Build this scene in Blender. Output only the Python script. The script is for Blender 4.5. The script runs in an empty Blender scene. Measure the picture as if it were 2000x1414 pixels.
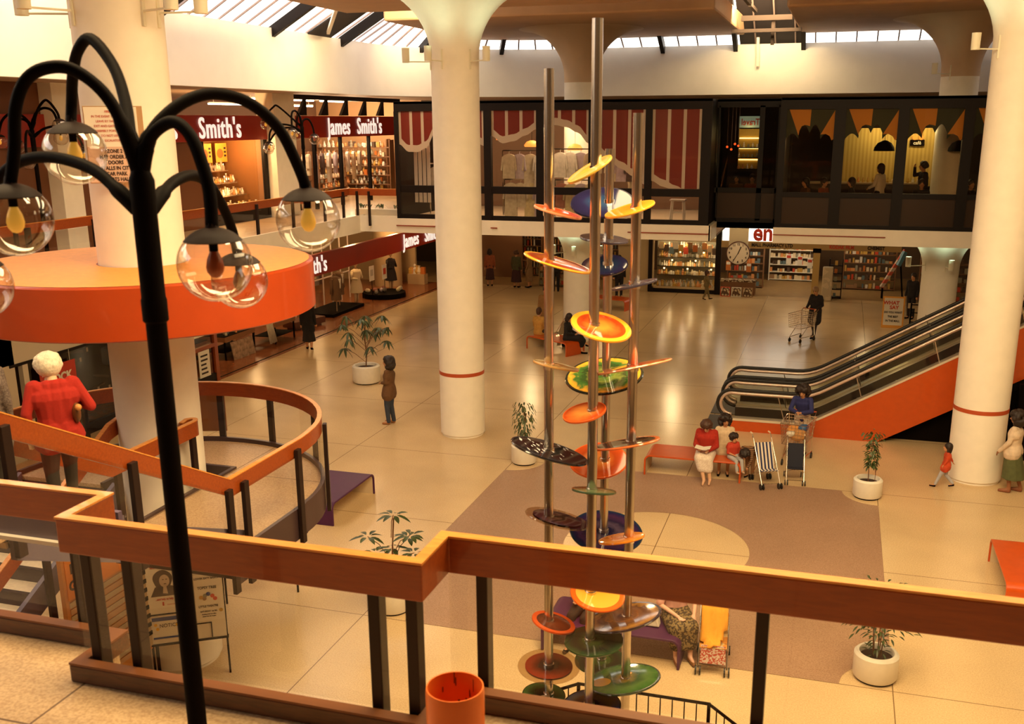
import bpy, bmesh, math, random
from mathutils import Vector, Matrix
S = bpy.context.scene
COL = S.collection
PI = math.pi
R = math.radians
random.seed(7)
# ------------------------------------------------------------------ camera
FPX, PITCH, ROLL, YAW, PX0, PY0, EYE = 1983.4, .26680, .0049, -.2957, 1031.3, 778.8, 7.0
_cy, _sy = math.cos(YAW), math.sin(YAW)
_f = Vector((_sy*math.cos(PITCH), _cy*math.cos(PITCH), -math.sin(PITCH)))
_r = Vector((_cy, -_sy, 0)); _d = _f.cross(_r)
_cr, _sr = math.cos(ROLL), math.sin(ROLL)
_r2 = _r*_cr + _d*_sr; _d2 = _r*(-_sr) + _d*_cr
cam = bpy.data.objects.new('camera', bpy.data.cameras.new('camera'))
COL.objects.link(cam)
cam.matrix_world = Matrix(((_r2.x, -_d2.x, -_f.x, 0), (_r2.y, -_d2.y, -_f.y, 0), (_r2.z, -_d2.z, -_f.z, EYE), (0, 0, 0, 1)))
cam.data.sensor_width = 36; cam.data.lens = FPX/2000*36
cam.data.shift_x = (1000-PX0)/2000; cam.data.shift_y = (PY0-707)/2000
cam.data.clip_start = .05; cam.data.clip_end = 300
cam.data.dof.use_dof = True; cam.data.dof.focus_distance = 20.0; cam.data.dof.aperture_fstop = 4.0
S.camera = cam
# ------------------------------------------------------------------ view and world
S.view_settings.view_transform = 'Standard'
S.view_settings.look = 'None'
S.view_settings.gamma = 1
S.view_settings.use_curve_mapping = False
S.view_settings.exposure = 0.47
W = bpy.data.worlds.new('world'); S.world = W; W.use_nodes = True
W.node_tree.nodes['Background'].inputs[0].default_value = (1, .62, .30, 1)
W.node_tree.nodes['Background'].inputs[1].default_value = .10
# ------------------------------------------------------------------ large lights: daylight through the roof glazing, plus added fill
def area(name, loc, rot, sx, sy, power, col):
    l = bpy.data.lights.new(name, 'AREA'); l.shape = 'RECTANGLE'; l.size = sx; l.size_y = sy; l.energy = power; l.color = col
    o = bpy.data.objects.new(name, l); COL.objects.link(o); o.location = loc; o.rotation_euler = rot; o.visible_camera = False
    return o
DAY = (1, .72, .37)
area('skylight_left', (-13.7, 16, 10.4), (0, R(-38), 0), 2.0, 28, 2600, DAY)
area('skylight_left_wall', (-11.2, 16, 10.4), (0, R(60), 0), 1.2, 26, 1700, DAY)
area('skylight_back_wall', (-3, 32.2, 10.6), (R(58), 0, 0), 22, 1.2, 3400, DAY)
area('fill_near', (0.2, 10.8, 11.0), (R(-6), 0, 0), 6, 6, 800, DAY)  # added fill from above; the roof has no glazing here
area('fill_near_forward', (-1.0, 7.2, 10.6), (R(48), 0, 0), 10, 2.5, 1400, DAY)  # added fill that brightens columns and box fronts; no pane behind it
area('fill_front', (-3.5, 5.0, 11.0), (R(-14), 0, 0), 8, 1.2, 520, DAY)  # added fill for the near upper floor, under solid roof
area('skylight_right', (7.5, 16, 10.6), (0, R(35), 0), 2, 20, 450, DAY)
# ------------------------------------------------------------------ materials
MT = {}
def node_mat(name):
    m = bpy.data.materials.new(name); m.use_nodes = True
    return m, m.node_tree, m.node_tree.nodes['Principled BSDF']
def mat(name, col, rough=.5, metal=0., emit=None, es=0., noise=0., nscale=30., spec=.5, coat=0., bump=0.):
    if name in MT: return MT[name]
    m, t, b = node_mat(name)
    b.inputs['Base Color'].default_value = (*col, 1)
    b.inputs['Roughness'].default_value = rough; b.inputs['Metallic'].default_value = metal
    b.inputs['Specular IOR Level'].default_value = spec
    b.inputs['Coat Weight'].default_value = coat
    if emit: b.inputs['Emission Color'].default_value = (*emit, 1); b.inputs['Emission Strength'].default_value = es
    if noise or bump:
        tc = t.nodes.new('ShaderNodeTexCoord'); n = t.nodes.new('ShaderNodeTexNoise'); n.inputs['Scale'].default_value = nscale
        n.inputs['Detail'].default_value = 4
        t.links.new(tc.outputs['Object'], n.inputs['Vector'])
        if noise:
            r = t.nodes.new('ShaderNodeValToRGB')
            r.color_ramp.elements[0].position = .3; r.color_ramp.elements[1].position = .7
            r.color_ramp.elements[0].color = (*[c*(1-noise) for c in col], 1); r.color_ramp.elements[1].color = (*[min(1, c*(1+noise)) for c in col], 1)
            t.links.new(n.outputs['Fac'], r.inputs[0]); t.links.new(r.outputs[0], b.inputs['Base Color'])
        if bump:
            bp = t.nodes.new('ShaderNodeBump'); bp.inputs['Strength'].default_value = bump; bp.inputs['Distance'].default_value = .01
            t.links.new(n.outputs['Fac'], bp.inputs['Height']); t.links.new(bp.outputs[0], b.inputs['Normal'])
    MT[name] = m; return m
def glass(name, tint, refl=.08, rough=.02, edge=.22):
    if name in MT: return MT[name]
    m = bpy.data.materials.new(name); m.use_nodes = True; t = m.node_tree; t.nodes.clear()
    o = t.nodes.new('ShaderNodeOutputMaterial'); mx = t.nodes.new('ShaderNodeMixShader')
    tr = t.nodes.new('ShaderNodeBsdfTransparent'); tr.inputs[0].default_value = (*tint, 1)
    gl = t.nodes.new('ShaderNodeBsdfGlossy'); gl.inputs['Roughness'].default_value = rough
    fr = t.nodes.new('ShaderNodeLayerWeight'); fr.inputs['Blend'].default_value = .25
    mp = t.nodes.new('ShaderNodeMath'); mp.operation = 'MULTIPLY_ADD'; mp.inputs[1].default_value = edge; mp.inputs[2].default_value = refl
    t.links.new(fr.outputs['Facing'], mp.inputs[0]); t.links.new(mp.outputs[0], mx.inputs[0])
    t.links.new(tr.outputs[0], mx.inputs[1]); t.links.new(gl.outputs[0], mx.inputs[2]); t.links.new(mx.outputs[0], o.inputs[0])
    MT[name] = m; return m
def terrazzo(name, c1, c2, rough, grid=None, spec=.5):
    """speckled floor; grid = (x0, y0, step) for thin joint lines in world metres"""
    m, t, b = node_mat(name)
    N = t.nodes.new; L = t.links.new
    tc = N('ShaderNodeTexCoord')
    n1 = N('ShaderNodeTexNoise'); n1.inputs['Scale'].default_value = 55; n1.inputs['Detail'].default_value = 3
    n2 = N('ShaderNodeTexNoise'); n2.inputs['Scale'].default_value = .6; n2.inputs['Detail'].default_value = 5
    L(tc.outputs['Object'], n1.inputs['Vector']); L(tc.outputs['Object'], n2.inputs['Vector'])
    r = N('ShaderNodeValToRGB'); r.color_ramp.elements[0].position = .35; r.color_ramp.elements[1].position = .62
    r.color_ramp.elements[0].color = (*c2, 1); r.color_ramp.elements[1].color = (*c1, 1)
    L(n1.outputs['Fac'], r.inputs[0])
    r2 = N('ShaderNodeMapRange'); r2.inputs['From Min'].default_value = .3; r2.inputs['From Max'].default_value = .7
    r2.inputs['To Min'].default_value = .88; r2.inputs['To Max'].default_value = 1.06
    L(n2.outputs['Fac'], r2.inputs['Value'])
    mul = N('ShaderNodeVectorMath'); mul.operation = 'SCALE'; L(r.outputs[0], mul.inputs[0]); L(r2.outputs[0], mul.inputs['Scale'])
    last = mul.outputs[0]
    if grid:
        sp = N('ShaderNodeSeparateXYZ'); L(tc.outputs['Object'], sp.inputs[0])
        masks = []
        for ax, o0 in ((0, grid[0]), (1, grid[1])):
            a = N('ShaderNodeMath'); a.operation = 'SUBTRACT'; L(sp.outputs[ax], a.inputs[0]); a.inputs[1].default_value = o0 - 100*grid[2] - grid[2]/2
            d = N('ShaderNodeMath'); d.operation = 'MODULO'; L(a.outputs[0], d.inputs[0]); d.inputs[1].default_value = grid[2]
            e = N('ShaderNodeMath'); e.operation = 'SUBTRACT'; L(d.outputs[0], e.inputs[0]); e.inputs[1].default_value = grid[2]/2
            g = N('ShaderNodeMath'); g.operation = 'ABSOLUTE'; L(e.outputs[0], g.inputs[0])
            h = N('ShaderNodeMath'); h.operation = 'LESS_THAN'; L(g.outputs[0], h.inputs[0]); h.inputs[1].default_value = .007
            masks.append(h)
        mx = N('ShaderNodeMath'); mx.operation = 'MAXIMUM'; L(masks[0].outputs[0], mx.inputs[0]); L(masks[1].outputs[0], mx.inputs[1])
        mc = N('ShaderNodeMix'); mc.data_type = 'RGBA'; L(mx.outputs[0], mc.inputs['Factor'])
        L(last, mc.inputs['A']); mc.inputs['B'].default_value = (c2[0]*.35, c2[1]*.3, c2[2]*.25, 1); last = mc.outputs['Result']
    L(last, b.inputs['Base Color']); b.inputs['Roughness'].default_value = rough; b.inputs['Specular IOR Level'].default_value = spec
    MT[name] = m; return m
def wood(name, c1, c2, rough=.35, scale=(2, 14, 14)):
    if name in MT: return MT[name]
    m, t, b = node_mat(name); N = t.nodes.new; L = t.links.new
    tc = N('ShaderNodeTexCoord'); mp = N('ShaderNodeMapping'); mp.inputs['Scale'].default_value = scale
    n = N('ShaderNodeTexNoise'); n.inputs['Scale'].default_value = 3; n.inputs['Detail'].default_value = 6; n.inputs['Distortion'].default_value = .6
    r = N('ShaderNodeValToRGB'); r.color_ramp.elements[0].position = .3; r.color_ramp.elements[1].position = .72
    r.color_ramp.elements[0].color = (*c2, 1); r.color_ramp.elements[1].color = (*c1, 1)
    L(tc.outputs['Object'], mp.inputs[0]); L(mp.outputs[0], n.inputs['Vector']); L(n.outputs['Fac'], r.inputs[0]); L(r.outputs[0], b.inputs['Base Color'])
    b.inputs['Roughness'].default_value = rough; b.inputs['Coat Weight'].default_value = .3
    MT[name] = m; return m
def swirl(name, cols, scale=6., rough=.08, alpha=1., wave=False):
    """molten looking glass disc colours: rings measured from the disc's own centre, broken up by noise"""
    if name in MT: return MT[name]
    m, t, b = node_mat(name); N = t.nodes.new; L = t.links.new
    tc = N('ShaderNodeTexCoord'); n = N('ShaderNodeTexNoise'); n.inputs['Scale'].default_value = scale; n.inputs['Detail'].default_value = 5; n.inputs['Distortion'].default_value = 1.2
    L(tc.outputs['Object'], n.inputs['Vector'])
    g = N('ShaderNodeTexGradient'); g.gradient_type = 'SPHERICAL'; mp = N('ShaderNodeMapping'); mp.inputs['Scale'].default_value = (2.6, 2.6, 2.6)
    L(tc.outputs['Object'], mp.inputs[0]); L(mp.outputs[0], g.inputs[0])
    a = N('ShaderNodeMath'); a.operation = 'MULTIPLY_ADD'; L(n.outputs['Fac'], a.inputs[0]); a.inputs[1].default_value = .55 if wave else .28
    s = N('ShaderNodeMath'); s.operation = 'SUBTRACT'; L(g.outputs['Fac'], s.inputs[0]); s.inputs[1].default_value = .27 if wave else .14
    L(s.outputs[0], a.inputs[2])
    r = N('ShaderNodeValToRGB'); el = r.color_ramp.elements
    for i, c in enumerate(cols):
        p = i/max(1, len(cols)-1)*.85
        e = el[i] if i < 2 else el.new(p)
        e.position = p; e.color = (*c, 1)
    L(a.outputs[0], r.inputs[0]); L(r.outputs[0], b.inputs['Base Color'])
    b.inputs['Roughness'].default_value = rough; b.inputs['Coat Weight'].default_value = .25; b.inputs['Coat Roughness'].default_value = .04
    if alpha < 1: b.inputs['Alpha'].default_value = alpha
    MT[name] = m; return m
def checker(name, c1, c2, scale, rough=.8):
    if name in MT: return MT[name]
    m, t, b = node_mat(name); N = t.nodes.new; L = t.links.new
    tc = N('ShaderNodeTexCoord'); n = N('ShaderNodeTexVoronoi'); n.inputs['Scale'].default_value = scale
    r = N('ShaderNodeValToRGB'); r.color_ramp.interpolation = 'CONSTANT'; r.color_ramp.elements[1].position = .5
    r.color_ramp.elements[0].color = (*c1, 1); r.color_ramp.elements[1].color = (*c2, 1)
    L(tc.outputs['Object'], n.inputs['Vector']); L(n.outputs['Color'], r.inputs[0]); L(r.outputs[0], b.inputs['Base Color'])
    b.inputs['Roughness'].default_value = rough
    MT[name] = m; return m
def stripes(name, c1, c2, axis, freq, rough=.8):
    if name in MT: return MT[name]
    m, t, b = node_mat(name); N = t.nodes.new; L = t.links.new
    tc = N('ShaderNodeTexCoord'); sp = N('ShaderNodeSeparateXYZ'); L(tc.outputs['Object'], sp.inputs[0])
    a = N('ShaderNodeMath'); a.operation = 'MULTIPLY_ADD'; a.inputs[1].default_value = freq; a.inputs[2].default_value = 100; L(sp.outputs[axis], a.inputs[0])
    f = N('ShaderNodeMath'); f.operation = 'FRACT'; L(a.outputs[0], f.inputs[0])
    g = N('ShaderNodeMath'); g.operation = 'GREATER_THAN'; g.inputs[1].default_value = .5; L(f.outputs[0], g.inputs[0])
    mc = N('ShaderNodeMix'); mc.data_type = 'RGBA'; L(g.outputs[0], mc.inputs['Factor']); mc.inputs['A'].default_value = (*c1, 1); mc.inputs['B'].default_value = (*c2, 1)
    L(mc.outputs['Result'], b.inputs['Base Color']); b.inputs['Roughness'].default_value = rough
    MT[name] = m; return m
WHITE = mat('cream_paint', (.86, .78, .64), .55, noise=.03, nscale=3)
WALLW = mat('white_wall_paint', (.92, .89, .84), .6, noise=.02, nscale=2)
SLABM = mat('slab_concrete_paint', (.70, .54, .38), .7, noise=.04, nscale=2)
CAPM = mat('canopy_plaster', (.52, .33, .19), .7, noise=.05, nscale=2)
DARK = mat('dark_brown_frame', (.008, .004, .003), .5, spec=.2)
BLACK = mat('black_paint', (.004, .002, .0015), .6, spec=.05)
NIGHT = mat('unlit_interior', (.03, .016, .01), .8)
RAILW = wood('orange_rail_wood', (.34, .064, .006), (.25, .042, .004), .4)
RAILLIT = wood('rail_lit_wood', (.80, .34, .07), (.62, .22, .035), .35)  # same wood made paler: light from above put into the top's colour
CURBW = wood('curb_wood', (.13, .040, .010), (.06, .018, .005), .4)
POSTM = mat('rail_post_metal', (.022, .011, .009), .4, .2, spec=.3)
ORANGE = mat('orange_plastic', (.56, .078, .006), .28, coat=.3, noise=.05, nscale=8)
REDBAND = mat('red_band_paint', (.48, .075, .018), .5)
STEEL = mat('brushed_steel', (.60, .55, .50), .22, 1.)
CHROME = mat('chrome', (.8, .74, .66), .15, 1.)
RUBBER = mat('black_rubber', (.012, .01, .009), .5)
FL = terrazzo('lower_floor_terrazzo', (.72, .53, .30), (.60, .42, .22), .22, (-2.61, 15.97, 3.685))
FB = terrazzo('brown_terrazzo', (.42, .26, .17), (.30, .17, .10), .45)
FU = terrazzo('upper_floor_terrazzo', (.60, .42, .24), (.44, .28, .15), .4, (-3.75, 3.6, 3.66))
PANE = glass('clear_pane', (.93, .92, .88), .03)
# ------------------------------------------------------------------ mesh builder
class MB:
    def __init__(s): s.v = []; s.f = []; s.m = []; s.mi = 0; s.mats = []
    def use(s, m):
        if m not in s.mats: s.mats.append(m)
        s.mi = s.mats.index(m); return s
    def add(s, vs, fs):
        o = len(s.v); s.v += [Vector(v) for v in vs]
        for f in fs: s.f.append([i+o for i in f]); s.m.append(s.mi)
        return s
    def box(s, x0, x1, y0, y1, z0, z1):
        v = [(x, y, z) for z in (z0, z1) for y in (y0, y1) for x in (x0, x1)]
        return s.add(v, [(0, 2, 3, 1), (4, 5, 7, 6), (0, 1, 5, 4), (2, 6, 7, 3), (0, 4, 6, 2), (1, 3, 7, 5)])
    def bar(s, a, b, w, h, up=(0, 0, 1)):
        a = Vector(a); b = Vector(b); d = (b-a).normalized(); u = Vector(up)
        x = d.cross(u)
        if x.length < 1e-4: x = d.cross(Vector((1, 0, 0)))
        x.normalize(); y = x.cross(d)
        v = [p + x*i*w/2 + y*j*h/2 for p in (a, b) for j in (-1, 1) for i in (-1, 1)]
        return s.add(v, [(0, 2, 3, 1), (4, 5, 7, 6), (0, 1, 5, 4), (2, 6, 7, 3), (0, 4, 6, 2), (1, 3, 7, 5)])
    def cone(s, a, b, ra, rb, n=16, cap=True):
        a = Vector(a); b = Vector(b); d = (b-a).normalized()
        x = d.orthogonal().normalized(); y = d.cross(x)
        v = []
        for p, r in ((a, ra), (b, rb)):
            v += [p + x*r*math.cos(2*PI*i/n) + y*r*math.sin(2*PI*i/n) for i in range(n)]
        f = [(i, (i+1) % n, n+(i+1) % n, n+i) for i in range(n)]
        if cap: f += [tuple(range(n-1, -1, -1)), tuple(range(n, 2*n))]
        return s.add(v, f)
    def ball(s, c, r, n=14, m=9, sc=(1, 1, 1), rot=None):
        c = Vector(c); v = [Vector((0, 0, 1))]
        for j in range(1, m):
            t = PI*j/m
            v += [Vector((math.sin(t)*math.cos(2*PI*i/n), math.sin(t)*math.sin(2*PI*i/n), math.cos(t))) for i in range(n)]
        v.append(Vector((0, 0, -1)))
        v = [Vector((p.x*r*sc[0], p.y*r*sc[1], p.z*r*sc[2])) for p in v]
        if rot is not None: v = [rot @ p for p in v]
        f = [(0, 1+i, 1+(i+1) % n) for i in range(n)]
        for j in range(m-2):
            f += [(1+j*n+i, 1+(j+1)*n+i, 1+(j+1)*n+(i+1) % n, 1+j*n+(i+1) % n) for i in range(n)]
        k = len(v)-1; b = 1+(m-2)*n
        f += [(b+(i+1) % n, b+i, k) for i in range(n)]
        return s.add([c+p for p in v], f)
    def caps(s, a, b, ra, rb, n=10):
        s.ball(a, ra, n, 6); s.ball(b, rb, n, 6)
        if (Vector(a)-Vector(b)).length > 1e-4: s.cone(a, b, ra, rb, n)
        return s
    def tube(s, pts, r, n=8, closed=False):
        pts = [Vector(p) for p in pts]; N = len(pts)
        rr = r if isinstance(r, (list, tuple)) else [r]*N
        x = None; v = []
        for i, p in enumerate(pts):
            if closed: d = pts[(i+1) % N]-pts[i-1]
            else: d = pts[min(i+1, N-1)]-pts[max(i-1, 0)]
            d.normalize()
            if x is None: x = d.orthogonal()
            x = (x - d*x.dot(d)).normalized(); y = d.cross(x)
            v += [p + (x*math.cos(2*PI*k/n) + y*math.sin(2*PI*k/n))*rr[i] for k in range(n)]
        f = []
        for i in range(N if closed else N-1):
            a = i*n; b = ((i+1) % N)*n
            f += [(a+k, a+(k+1) % n, b+(k+1) % n, b+k) for k in range(n)]
        if not closed: f += [tuple(range(n-1, -1, -1)), tuple(range((N-1)*n, N*n))]
        return s.add(v, f)
    def lathe(s, prof, c=(0, 0, 0), n=32, a0=0., a1=2*PI, close=False):
        """prof: list of (r, z). closed profile when close"""
        c = Vector(c); full = abs(a1-a0-2*PI) < 1e-6; K = n if full else n+1; v = []
        for i in range(K):
            a = a0+(a1-a0)*i/n
            v += [c+Vector((r*math.cos(a), r*math.sin(a), z)) for r, z in prof]
        P = len(prof); f = []
        for i in range(n):
            j = (i+1) % K
            for k in range(P if close else P-1):
                l = (k+1) % P
                f.append((i*P+k, j*P+k, j*P+l, i*P+l))
        if not full and close: f += [tuple(range(P)), tuple(range((K-1)*P+P-1, (K-1)*P-1, -1))]
        return s.add(v, f)
    def prism(s, poly, d, flip=False):
        """poly: 3D points of a planar polygon, extruded by vector d"""
        n = len(poly); d = Vector(d); p = [Vector(q) for q in poly]
        v = p + [q+d for q in p]
        f = [tuple(range(n)), tuple(range(2*n-1, n-1, -1))] + [(i, n+i, n+(i+1) % n, (i+1) % n) for i in range(n)]
        return s.add(v, f)
    def beam(s, path, w, h, closed=False):
        """rectangular section swept along a 3D path, width horizontal, path = centre of the top edge"""
        path = [Vector(p) for p in path]; N = len(path); v = []
        for i, p in enumerate(path):
            if closed: d0 = (p-path[i-1]); d1 = (path[(i+1) % N]-p)
            else: d0 = p-path[max(i-1, 0)]; d1 = path[min(i+1, N-1)]-p
            a = Vector((d0.x, d0.y, 0)); b = Vector((d1.x, d1.y, 0))
            if a.length < 1e-6: a = b
            if b.length < 1e-6: b = a
            a.normalize(); b.normalize()
            na = Vector((a.y, -a.x, 0)); nb = Vector((b.y, -b.x, 0)); nn = (na+nb)
            if nn.length < 1e-4: nn = na
            nn.normalize(); k = 1/max(.35, nn.dot(na))
            x = nn*w/2*k; z = Vector((0, 0, -h))
            v += [p-x, p+x, p+x+z, p-x+z]
        f = []
        for i in range(N if closed else N-1):
            a = i*4; b = ((i+1) % N)*4
            f += [(a+k, b+k, b+(k+1) % 4, a+(k+1) % 4) for k in range(4)]
        if not closed: f += [(0, 1, 2, 3), ((N-1)*4+3, (N-1)*4+2, (N-1)*4+1, (N-1)*4)]
        return s.add(v, f)
    def build(s, name, m=None, parent=None, smooth=False, off=None, bevel=0, label=None):
        me = bpy.data.meshes.new(name)
        vs = [v-Vector(off) for v in s.v] if off is not None else s.v
        me.from_pydata([tuple(v) for v in vs], [], s.f)
        if s.mats:
            for q in s.mats: me.materials.append(q)
            me.polygons.foreach_set('material_index', s.m)
        elif m: me.materials.append(m)
        bm = bmesh.new(); bm.from_mesh(me); bmesh.ops.recalc_face_normals(bm, faces=bm.faces)
        bm.to_mesh(me); bm.free()
        if smooth:
            for p in me.polygons: p.use_smooth = True
            if smooth != 'all':
                try: me.set_sharp_from_angle(angle=R(38))
                except Exception: pass
        o = bpy.data.objects.new(name, me); COL.objects.link(o)
        if parent: o.parent = parent
        if bevel:
            b = o.modifiers.new('bevel', 'BEVEL'); b.width = bevel; b.segments = 2; b.limit_method = 'ANGLE'
        if label: o['label'] = label
        return o
def tag(o, label=None, cat=None, group=None, kind=None):
    if label: o['label'] = label
    if cat: o['category'] = cat
    if group: o['group'] = group
    if kind: o['kind'] = kind
    return o
def thing(name, label, cat, loc=(0, 0, 0), rz=0, group=None):
    o = bpy.data.objects.new(name, None); COL.objects.link(o); o.empty_display_size = .1
    o.location = loc; o.rotation_euler = (0, 0, rz)
    return tag(o, label, cat, group)
def struct(name, mb, m=None, smooth=False): return tag(mb.build(name, m, smooth=smooth), kind='structure')
def dup(o, loc=None, rz=None, label=None, group=None, parent=None):
    r = o.copy(); COL.objects.link(r); r.parent = parent
    if loc is not None: r.location = loc
    if rz is not None: r.rotation_euler = (0, 0, rz)
    if label: r['label'] = label
    if group: r['group'] = group
    for ch in o.children: dup(ch, parent=r)
    return r
_FONT = {}
def text(s, size, name, m, parent=None, loc=(0, 0, 0), x=(1, 0, 0), up=(0, 0, 1), depth=.01, bold=0., sx=1., align='CENTER', space=1.):
    """lettering as a mesh; x = reading direction, up = letter up direction"""
    cu = bpy.data.curves.new('t', 'FONT'); cu.body = s; cu.size = size; cu.extrude = depth/2; cu.offset = bold; cu.align_x = align; cu.align_y = 'CENTER'
    cu.space_character = space; cu.resolution_u = 3
    ob = bpy.data.objects.new('t', cu); me = bpy.data.meshes.new_from_object(ob)
    bpy.data.objects.remove(ob); bpy.data.curves.remove(cu)
    X = Vector(x).normalized(); U = Vector(up).normalized(); Nn = X.cross(U); loc = Vector(loc)
    for v in me.vertices: c = v.co.copy(); v.co = loc + X*c.x*sx + U*c.y + Nn*c.z
    me.name = name; me.materials.clear(); me.materials.append(m)
    o = bpy.data.objects.new(name, me); COL.objects.link(o)
    if parent: o.parent = parent
    return o
# ================================================================== SETTING
LC = (-7.95, 10.05)
C0, C1, C2, C3, C4 = (-8.12, 10.52), (-8.04, 21.2), (2.95, 21.15), (-8.04, 32.2), (2.95, 32.2)
ZU = 4.15; ZN = 4.06; ZB = 3.72; YB = 29.0; YS = 42.5
struct('floor', MB().box(-16.4, 16, -4, YS, -.3, 0), FL)
# brown inlay: a square with a pale disc in the middle and scooped corners at the planters
x0, x1, y0, y1 = -6.295, 1.08, 12.28, 19.65
def arc(cx, cy, r, a0, a1, n): return [(cx+r*math.cos(a0+(a1-a0)*i/n), cy+r*math.sin(a0+(a1-a0)*i/n)) for i in range(n+1)]
rc = .66
outer = arc(x0, y0, rc, PI/2, 0, 10)+arc(x1, y0, rc, PI, PI/2, 10)+arc(x1, y1, rc, 1.5*PI, PI, 10)+arc(x0, y1, rc, 0, -PI/2, 10)
mb = MB(); cx, cy = (x0+x1)/2, (y0+y1)/2
nn = len(outer)
import itertools
dense = []
for i in range(nn):
    a = Vector((*outer[i], 0)); b = Vector((*outer[(i+1) % nn], 0)); k = max(1, int((b-a).length/.25))
    dense += [a.lerp(b, j/k) for j in range(k)]
inner = []
for p in dense:
    d = Vector((p.x-cx, p.y-cy, 0)).normalized()*1.57; inner.append(Vector((cx+d.x, cy+d.y, 0)))
n = len(dense)
mb.add([p+Vector((0, 0, .004)) for p in dense]+[p+Vector((0, 0, .004)) for p in inner], [(i, (i+1) % n, n+(i+1) % n, n+i) for i in range(n)])
struct('trim_1', mb, FB)
# brown tiled floor of the department store on the left with its dark edging line
BT = mat('brown_floor_tile', (.26, .085, .03), .25, noise=.25, nscale=5, coat=.2)
struct('floor', MB().box(-34, -16.4, 12, YS, -.3, 0), BT)
struct('trim_2', MB().box(-16.62, -16.56, 12, YS, 0, .004), BLACK)
struct('floor', MB().box(-34, 20, YS, 56, -.3, 0), mat('shop_floor', (.30, .19, .08), .4, noise=.1, nscale=4))
# upper floor the photographer stands on, with its jogged edge
mb = MB(); E_ = [(-3.86, 4.42), (-3.86, 4.08), (-1.80, 4.08), (-1.80, 4.42), (9, 4.42), (9, -4), (-14, -4), (-14, 4.42)]
mb.prism([(x, y, ZN-.4) for x, y in E_], (0, 0, .4)); struct('floor', mb, FU)
struct('floor', MB().box(-14, -8.2, 4.42, 5.5, ZN-.4, ZN).box(-14, -5.86, 5.5, 5.75, ZN-.1, ZN), FU)
struct('trim_3', MB().use(mat('purple_grey_steel', (.10, .07, .12), .4)).box(-14, -4.6, 5.42, 5.46, ZU+.0, ZU+.27).use(WHITE).box(-14, -4.6, 5.38, 5.50, ZU-.03, ZU), smooth=False)
# left gallery
struct('floor', MB().box(-34, -14.3, -4, YS, ZB, ZU), FU)
struct('trim_4', MB().box(-14.32, -14.26, -4, 29.6, ZB-.04, ZU+.06).box(-14.32, -12.95, 29.0, 29.06, ZB, ZU+.06), WHITE)
# far gallery slab carrying the glazed shop boxes
struct('floor', MB().box(-14.3, -3.5, YB+1.3, YS, ZB, ZU-.01).box(-1.72, 16, YB+1.3, YS, ZB, ZU-.01).box(-3.5, -1.72, YB+1.3, 34.3, 3.99, ZU-.01).box(-3.5, -1.72, 34.3, YS, ZB, ZU-.01), SLABM)
struct('floor', MB().box(-12.95, -3.5, YB, YB+1.3, ZB, ZU-.01).box(-1.72, 16, YB, YB+1.3, ZB, ZU-.01), WHITE)
mb = MB().use(WHITE).box(-12.98, -3.46, YB-.05, YB, ZB, ZU).box(-1.74, 9, YB-.05, YB, ZB, ZU).box(-3.5, -3.44, YB-.05, YB+1.3, ZB, ZU)
struct('trim_5', mb)
PIPE = mat('red_conduit', (.30, .05, .02), .5)
struct('trim_6', MB().box(-13.0, -10.3, YB-.09, YB-.05, 3.92, 3.95).box(-9.95, -9.75, YB-.09, YB-.05, 3.92, 3.95).box(-5.8, -3.5, YB-.09, YB-.05, 3.9, 3.93).box(-1.74, 1.2, YB-.09, YB-.05, 3.94, 3.965), PIPE)
# soffit below the galleries
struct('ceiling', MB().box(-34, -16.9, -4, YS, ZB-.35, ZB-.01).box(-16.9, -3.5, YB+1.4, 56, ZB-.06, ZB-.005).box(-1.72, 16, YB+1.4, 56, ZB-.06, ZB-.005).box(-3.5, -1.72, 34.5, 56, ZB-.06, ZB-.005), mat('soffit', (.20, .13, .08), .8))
# fascia walls above the upper shops, curved corner
FX, FYb, FR, FZ0, FZ1 = -15.0, 36.5, 5.5, 7.84, 9.44
path = [(FX, -6), (FX, 0), (FX, 6)] + [(FX, FYb-FR)] + [(FX+FR-FR*math.cos(a), FYb-FR+FR*math.sin(a)) for a in [PI/2*i/14 for i in range(1, 15)]] + [(16, FYb)]
mb = MB(); mb.beam([(x, y, FZ1) for x, y in path], .24, FZ1-FZ0); struct('wall_left', mb, WALLW, smooth=True)
struct('wall_left', MB().box(FX-.12, FX+.12, -6.2, -6, FZ0, FZ1), WALLW)
# soffit outside the fascia (over the upper walkways)
SOF = mat('upper_soffit', (.42, .30, .20), .8)
struct('ceiling', MB().box(-34, FX-.1, -6, YS, 7.86, 7.95).box(FX-.1, 16, FYb, 50, 7.86, 7.95), SOF)
mb = MB(); P_ = [(FX+FR-FR*math.cos(a), FYb-FR+FR*math.sin(a)) for a in [PI/2*i/14 for i in range(15)]]
mb.prism([(FX-.1, FYb, 7.86)]+[(x, y, 7.86) for x, y in P_], (0, 0, .09)); struct('ceiling', mb, SOF)
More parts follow.
